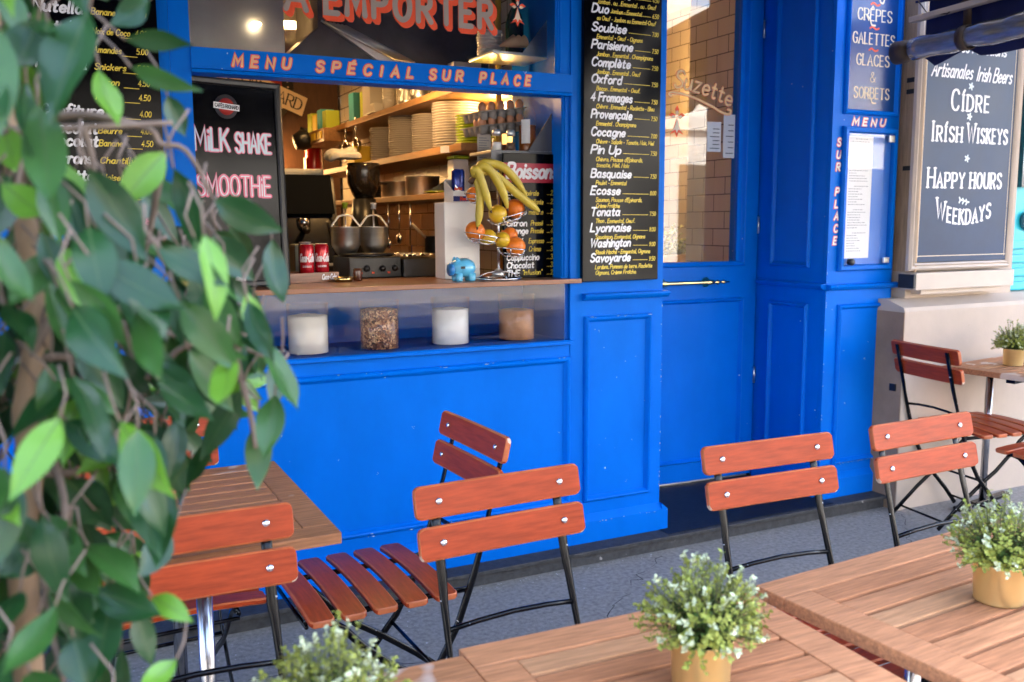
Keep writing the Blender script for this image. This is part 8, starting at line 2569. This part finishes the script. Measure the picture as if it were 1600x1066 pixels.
# ================================================================ folding chairs
def slat(b, L, h, t, sag=0, X=None, n=14, r=.014, chips=0):
    """rounded board: length 2L along x, height h along z, thickness t along y"""
    vs = []; fs = []; e = min(.004, t*.3)
    xs = [-L, -L+r*.12, -L+r*.45, -L+r] + [-L+r+(2*L-2*r)*i/n for i in range(1, n)] + [L-r, L-r*.45, L-r*.12, L]
    ins = {0: r, 1: r*.55, 2: r*.18, 3: 0}; m = len(xs)
    for i, x in enumerate(xs):
        d = ins.get(min(i, m-1-i), 0); hh = h/2-d; tt = t/2 - (e*.8 if min(i, m-1-i) == 0 else 0); y = -sag*(1-(x/L)**2)
        for (py, pz) in ((-tt+e, -hh), (tt-e, -hh), (tt, -hh+e), (tt, hh-e), (tt-e, hh), (-tt+e, hh), (-tt, hh-e), (-tt, -hh+e)):
            v = Vector((x, py-y, pz)); vs.append(X @ v if X else v)
    for i in range(m-1):
        for k in range(8): l = (k+1) % 8; fs.append((i*8+k, i*8+l, (i+1)*8+l, (i+1)*8+k))
    fs.append(list(range(8))); fs.append([(m-1)*8+k for k in range(8)][::-1])
    o0 = len(b.mi); b.raw(vs, fs, False)
    for i in range(m-1):
        for k in range(8):
            if k in (1, 3, 5, 7) or i in (0, m-2): b.mi[o0+i*8+k] = 1
            if chips and i >= m-4 and k in (0, 7) and chips & 1: b.mi[o0+i*8+k] = 2
            if chips and i < 2 and k in (0, 1, 7) and chips & 2: b.mi[o0+i*8+k] = 2
            if chips and i >= m-3 and k in (3, 4) and chips & 4: b.mi[o0+i*8+k] = 2
    b.mi[o0+(m-1)*8] = b.mi[o0+(m-1)*8+1] = 1
    return b
def bolt_mesh(X):
    b = MB(); b.lathe([(.0085,0),(.0082,.0022),(.006,.0045),(.003,.0056),(0,.0058)], (0,0,0), 14, X); return b
BOLT = mat('bolt_chrome', (.80,.80,.80), .22, metal=.9)
def make_chair():
    t = thing('folding_chair', 'x', 'chair', (0,0,0))
    lean = R_(-13)      # backrest leans away
    for z, y in ((.828, .242), (.739, .219)):
        X = Tr(0, y-.012, z) @ Rx(lean)
        o = slat(MB(), .215, .075, .017, .006, X, chips=3 if z < .8 else 4).build('back_slat', [REDWOOD, SLATEDGE, SLATCHIP]); o.parent = t
        for x in (-.158, .158): bolt_mesh(X @ Tr(x, -.0062, 0) @ Rx(R_(90))).build('bolt', BOLT).parent = o
    for y in (.045, -.04, -.125, -.21, -.295):
        X = Tr(0, y, .452) @ Rx(R_(90))
        o = slat(MB(), .222, .066, .017, .012, X).build('seat_slat', [REDWOOD, SLATEDGE, SLATCHIP]); o.parent = t
        for x in (-.165, .165): bolt_mesh(Tr(x, y, .4565+.0008)).build('bolt', BOLT).parent = o
    for sx in (-1, 1):
        x = sx*.160; p = [(x,.2545,.846),(x,.232,.76),(x+sx*.001,.204,.66),(x+sx*.004,.190,.61),(x+sx*.008,.148,.475),(x+sx*.010,.098,.345),(x+sx*.010,.045,.252),(x+sx*.010,-.03,.165),(x+sx*.010,-.10,.090),(x+sx*.010,-.165,.008)]
        r = [(.0035,.0125)]*3+[(.006,.010)]+[(.011,.0055)]*6
        MB().tube(p, r, 8, up=(0,1,0)).build('upright', BLACKMETAL).parent = t
        x2 = sx*.146; p = [(x2,-.305,.432),(x2,-.262,.424),(x2,-.222,.395),(x2,-.165,.330),(x2,-.09,.262),(x2,-.005,.205),(x2,.10,.125),(x2,.235,.008)]
        MB().tube(p, [(.011,.0055)]*8, 8, up=(0,1,0)).build('leg', BLACKMETAL).parent = t
        b = MB(); b.tube([(x2+sx*.001,-.325,.4335),(x2+sx*.001,.08,.4335),(x2+sx*.012,.133,.436)], [(.0085,.004)]*3, 8, up=(0,0,1)); b.build('seat_rail', BLACKMETAL).parent = t
    b = MB(); b.tube([(-.165,.170,.548),(-.09,.168,.556),(0,.167,.560),(.09,.168,.556),(.165,.170,.548)], .0062, 10); b.tube([(-.148,-.318,.418),(.148,-.318,.418)], .0055, 8)
    b.tube([(-.168,-.13,.052),(.168,-.13,.052)], .0055, 8); b.tube([(-.146,.20,.038),(.146,.20,.038)], .0055, 8); b.tube([(-.168,.03,.232),(.168,.03,.232)], .0055, 8)
    b.build('stretcher', BLACKMETAL).parent = t
    return t
CH = [(.195, 1.655, 0, 'red slatted folding chair half hidden by the ficus leaves in front of the left table'),
      (.897, 1.640, 2.5, 'red slatted folding chair nearest the camera in the middle of the terrace'),
      (.825, 2.400, -88, 'red slatted folding chair turned sideways with its whole seat showing'),
      (1.672, 1.625, -2.5, 'red slatted folding chair facing out in front of the blue door'),
      (2.270, 1.620, 1.5, 'red slatted folding chair in front of the right hand pilaster'),
      (3.865, 2.950, 82, 'red slatted folding chair by the cream wall, seen from behind its backrest'),
      (3.80, 2.23, 176, 'red slatted folding chair cut off by the right edge, at the wall table'),
      (.205, 2.690, 3, 'red slatted folding chair between the left table and the blue counter front')]
ch0 = make_chair()
for i, (x, y, rz, lab) in enumerate(CH):
    c_ = ch0 if i == 0 else copy_tree(ch0)
    c_.location = (x, y, .0008); c_.rotation_euler.z = R_(rz); tag(c_, lab, 'chair', 'red folding chairs on the terrace')
    if i == 5: MB().box(-.02, .02, .2165, .2185, .735, .748, .0005, ).build('maker_plate', STEEL).parent = c_

# ================================================================ slatted tables
def make_table(w, d, label, m, loc, rz=0, n=9):
    t = thing('slatted_table', label, 'table', loc, R_(rz))
    b = MB(); H = .74; T_ = .027; fb = .072; g = .011
    rr = random.Random(int(w*1000+loc[0]*100)); tm = [m, TEAK2, TEAK3]
    for x0, x1, y0, y1 in ((-w/2, w/2, d/2-fb, d/2), (-w/2, w/2, -d/2, -d/2+fb), (-w/2, -w/2+fb, -d/2+fb+.0012, d/2-fb-.0012), (w/2-fb, w/2, -d/2+fb+.0012, d/2-fb-.0012)): b.box(x0, x1, y0, y1, H-T_, H, .003)
    iw = d-2*fb; p = iw/n
    for i in range(n): b.m = rr.choice((0, 0, 1, 2)); b.box(-w/2+fb+.0015, w/2-fb-.0015, -d/2+fb+i*p+g/2, -d/2+fb+(i+1)*p-g/2, H-T_+.002, H-.0012, .0025)
    b.build('tabletop', tm).parent = t
    b = MB(); b.box(-w/2+.06, w/2-.06, -.02, .02, H-T_-.026, H-T_-.001); b.box(-.02, .02, -d/2+.05, d/2-.05, H-T_-.05, H-T_-.0265); b.build('underframe', BLACKMETAL).parent = t
    for sy in (-1, 1):
        b = MB(); b.tube([(0, sy*d*.40, .024), (0, sy*d*.40, H-T_-.05)], .0175, 16); b.build('leg', mat('dull_chrome_tube', (.42,.42,.44), .22, metal=1)).parent = t
        b = MB(); b.box(-w*.36, w*.36, sy*d*.40-.02, sy*d*.40+.02, .001, .023, .006); b.build('foot', BLACKMETAL).parent = t
    return t
make_table(.60, .72, 'worn slatted wooden table left, behind the ficus', TEAKWORN, (.246, 2.365, 0), .3)
make_table(.592, .70, 'slatted wooden table in the centre foreground under the middle potted plant', TEAK, (.846, .99, 0), -1.8)
make_table(.60, .70, 'slatted wooden table in the lower left corner, pushed up to the central one', TEAKWORN, (.248, .985, 0), -1.8)
make_table(.80, .72, 'clean slatted wooden table on the right under the potted plant', TEAK, (1.612, 1.005, 0), 4.0)
make_table(.66, .60, 'slatted wooden table against the cream wall at the right edge', TEAKWORN, (4.22, 2.80, 0), 8)

# ================================================================ potted herbs in gold tins
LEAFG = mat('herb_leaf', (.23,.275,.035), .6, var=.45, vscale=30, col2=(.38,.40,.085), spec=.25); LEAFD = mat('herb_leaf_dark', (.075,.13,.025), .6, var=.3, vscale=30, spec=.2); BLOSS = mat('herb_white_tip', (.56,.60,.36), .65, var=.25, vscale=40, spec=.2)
STEMG = mat('herb_stem', (.12,.13,.05), .6)
def make_herb(seed, dense=1.0):
    rr = random.Random(seed)
    t = thing('potted_herb', 'x', 'potted plant', (0,0,0))
    MB().lathe([(0,0),(.043,0),(.0435,.003),(.0435,.011),(.0442,.013),(.0465,.076),(.0478,.078),(.0472,.080),(.0455,.078),(.043,.012),(0,.010)], (0,0,0), 40).build('gold_pot', GOLD).parent = t
    MB().lathe([(0,.066),(.045,.064)], (0,0,0), 20, cap=False).build('soil', mat('potting_soil', (.03,.02,.014), .95)).parent = t
    b = MB(); st = MB()
    def leaf(p, d, n, l, w, mi):
        s = d.cross(n).normalized(); n = s.cross(d).normalized(); b.m = mi
        b.raw([p, p+d*l*.45+s*w*.5+n*l*.06, p+d*l-n*l*.05, p+d*l*.45-s*w*.5+n*l*.06], [(0,1,2),(0,2,3)])
    for k in range(int(250*dense)):
        a_ = rr.uniform(0, 2*math.pi); e = math.acos(1-rr.random()*1.02); R0 = rr.uniform(.078, .106)*(1.0 if e < 1.0 else .95)*1.07*(1+.16*math.sin(3*a_+seed)*math.sin(2.3*e+1))
        d = Vector((math.sin(e)*math.cos(a_), math.sin(e)*math.sin(a_), math.cos(e)*1.08+.04))
        p0 = Vector((.03*math.cos(a_)*rr.random(), .03*math.sin(a_)*rr.random(), .07)); tip = Vector((0,0,.078))+d*R0
        if e > 1.25: tip.z = max(tip.z, .072)
        mid = (p0+tip)/2+Vector((0,0,.012)); st.tube([p0, mid, tip], [.0011,.0009,.0006], 4)
        light = rr.random(); nn = 15
        for q in range(nn):
            f = .32+.68*q/(nn-1); c = p0.lerp(mid, f*2) if f < .5 else mid.lerp(tip, (f-.5)*2)
            an = rr.uniform(0, 2*math.pi); ax = (tip-p0).normalized(); o_ = ax.orthogonal().normalized(); o2 = ax.cross(o_); rad = o_*math.cos(an)+o2*math.sin(an)
            dd = (rad*.85+ax*rr.uniform(.2, .9)).normalized(); l = rr.uniform(.006, .0105)
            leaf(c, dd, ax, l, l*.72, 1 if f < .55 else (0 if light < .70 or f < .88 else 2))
        if light > .35:
            for q in range(9):
                dd = Vector((rr.gauss(0,1), rr.gauss(0,1), rr.gauss(.5,1))).normalized(); leaf(tip-d*rr.uniform(0,.008), dd, Vector((rr.gauss(0,1), rr.gauss(0,1), rr.gauss(0,1))), rr.uniform(.004, .0075), .0042, 2 if light > .70 else 0)
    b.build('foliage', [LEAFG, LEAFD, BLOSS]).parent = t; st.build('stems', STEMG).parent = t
    return t
h0 = make_herb(11); h0.location = (.846, 1.068, .7405); tag(h0, 'potted herb in a gold tin on the central table', 'potted plant', 'potted herbs in gold tins')
for loc, rz, lab in (((.270, 1.075, .7405), 1.9, 'potted herb in the bottom left foreground, only its top showing'), ((1.545, 1.075, .7405), 3.6, 'potted herb in a gold tin on the right hand table'), ((4.16, 2.90, .7405), 5.1, 'potted herb in a gold tin on the far table by the cream wall')):
    c_ = copy_tree(h0); c_.location = loc; c_.rotation_euler.z = rz; c_.scale = (1.0+.05*math.sin(rz*3), 1.0, 1.0+.06*math.sin(rz*5)); tag(c_, lab, 'potted plant', 'potted herbs in gold tins')
hs = copy_tree(h0)
for ch in list(hs.children):
    if ch.name.startswith(('gold_pot', 'soil')): bpy.data.objects.remove(ch)
    else: ch.parent = hp; ch.location = (0, -.1, .08); ch.scale = (2.6, 3.4, 2.3)
bpy.data.objects.remove(hs)

# ================================================================ the ficus in the left foreground
fic = thing('ficus_tree', 'potted weeping ficus with glossy drooping leaves in the left foreground', 'tree', (-.06, .95, 0))
def fpart(mb, name, m): o = mb.build(name, m); o.parent = fic; o.matrix_parent_inverse = Matrix.Translation((.06, -.95, 0)); return o
BARK = mat('pale_tan_bark', (.29,.185,.105), .8, var=.3, vscale=14, stretch=(1,1,.35), bump=.4, bscale=40, chips=(.10,.07,.05), chipscale=14, chipthr=.70)
TWIG = mat('grey_brown_twig', (.19,.135,.10), .8, var=.25, vscale=30)
b = MB(); tp = [(-.062, .93, .25)] + STEM + [(-.06, 1.08, 2.15)]
b.tube(tp, [.0145,.014,.0138,.0138,.0135,.013,.0125,.012,.011,.010,.008,.006], 14); fpart(b, 'trunk', BARK)
b = MB()
for tw in TWIGS:
    q3 = [Vector(p) for p in tw]; pts = []
    for i in range(len(q3)-1):
        for k in range(4):
            a0, a1, a2, a3 = q3[max(i-1,0)], q3[i], q3[i+1], q3[min(i+2, len(q3)-1)]; t_ = k/4
            pts.append(.5*(2*a1+(a2-a0)*t_+(2*a0-5*a1+4*a2-a3)*t_**2+(3*a1-a0-3*a2+a3)*t_**3))
    pts.append(q3[-1]); n = len(pts); b.tube(pts, [.0046-.0026*i/n for i in range(n)], 8)
fpart(b, 'branches', TWIG)
b = MB(); b.lathe([(0,0),(.14,0),(.15,.01),(.185,.30),(.19,.305),(.175,.30),(.17,.27),(0,.27)], (-.062,.93,0), 32); fpart(b, 'pot', mat('grey_planter', (.12,.12,.125), .6))
def leaf_mat(name, c1, c2, rough):
    m = mat(name, c1, rough, var=.2, vscale=18, col2=c2, coat=.16, spec=.42); N = NT(m); bs = N.n['Principled BSDF']; tl = N.add('ShaderNodeBsdfTranslucent'); tl.inputs[0].default_value = tuple(min(1, x*1.6) for x in c2[:3])+(1,)
    mx = N.add('ShaderNodeMixShader', i_0=.22); N.ln(bs.outputs[0], mx.inputs[1]); N.ln(tl.outputs[0], mx.inputs[2]); N.ln(mx.outputs[0], N.n['Material Output'].inputs[0]); return m
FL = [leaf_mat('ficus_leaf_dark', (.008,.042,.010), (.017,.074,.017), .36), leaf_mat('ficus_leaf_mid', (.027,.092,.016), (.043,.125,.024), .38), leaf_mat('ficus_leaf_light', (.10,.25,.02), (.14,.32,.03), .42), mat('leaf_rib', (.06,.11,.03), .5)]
b = MB(); rr = random.Random(21)
b2 = MB()
for line in LEAVES.strip().splitlines():
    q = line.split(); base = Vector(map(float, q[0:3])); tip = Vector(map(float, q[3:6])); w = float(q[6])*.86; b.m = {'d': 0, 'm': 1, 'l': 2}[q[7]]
    d = tip-base; L = d.length; d.normalize()
    view = Vector((rr.uniform(-.6,.6), -1, rr.uniform(-.1,.9))); s = d.cross(view).normalized(); s = Matrix.Rotation(rr.uniform(-.55,.55), 3, d) @ s; n = s.cross(d).normalized()
    fold = rr.uniform(.08,.38); curl = rr.uniform(-.10,.16); wave = rr.uniform(0,6); vs = []; fs = []
    ts = [0,.07,.16,.28,.42,.56,.68,.79,.88,.95,1]; ws = [.02,.30,.64,.90,1.0,.93,.76,.52,.27,.11,.0]
    for t_, ww in zip(ts, ws):
        c = base+d*L*t_+n*curl*L*4*t_*(1-t_)*-1+n*L*.05*t_*t_*-3*curl; hw = w*.5*ww; wv = .05*w*math.sin(wave+t_*9)
        for f in (-1,-.5,0,.5,1): vs.append(c+s*hw*f*math.cos(fold)+n*(abs(f)*hw*math.sin(fold)+wv*f*abs(f)))
    for i in range(len(ts)-1):
        for k in range(4): fs.append((i*5+k, i*5+k+1, (i+1)*5+k+1, (i+1)*5+k))
    b.raw(vs, fs, True)
    mid = [Vector(vs[i*5+2])-n*.0006*0 for i in range(len(ts))]
    m0 = b.m; b.m = 3; pr = [vs[i*5+2]+n*.0004 for i in range(len(ts)-1)]; ss = [s*w*.016*(1-i/11) for i in range(len(ts)-1)]
    b.raw([x for i in range(len(pr)) for x in (pr[i]-ss[i], pr[i]+ss[i])], [(2*i,2*i+1,2*i+3,2*i+2) for i in range(len(pr)-1)], True); b.m = m0
    b2.tube([base, base-d*.012+Vector((0,0,.010)), base-d*.014+Vector((rr.uniform(-.02,.02), rr.uniform(0,.02), .03))], [.0012,.0012,.0014], 5)
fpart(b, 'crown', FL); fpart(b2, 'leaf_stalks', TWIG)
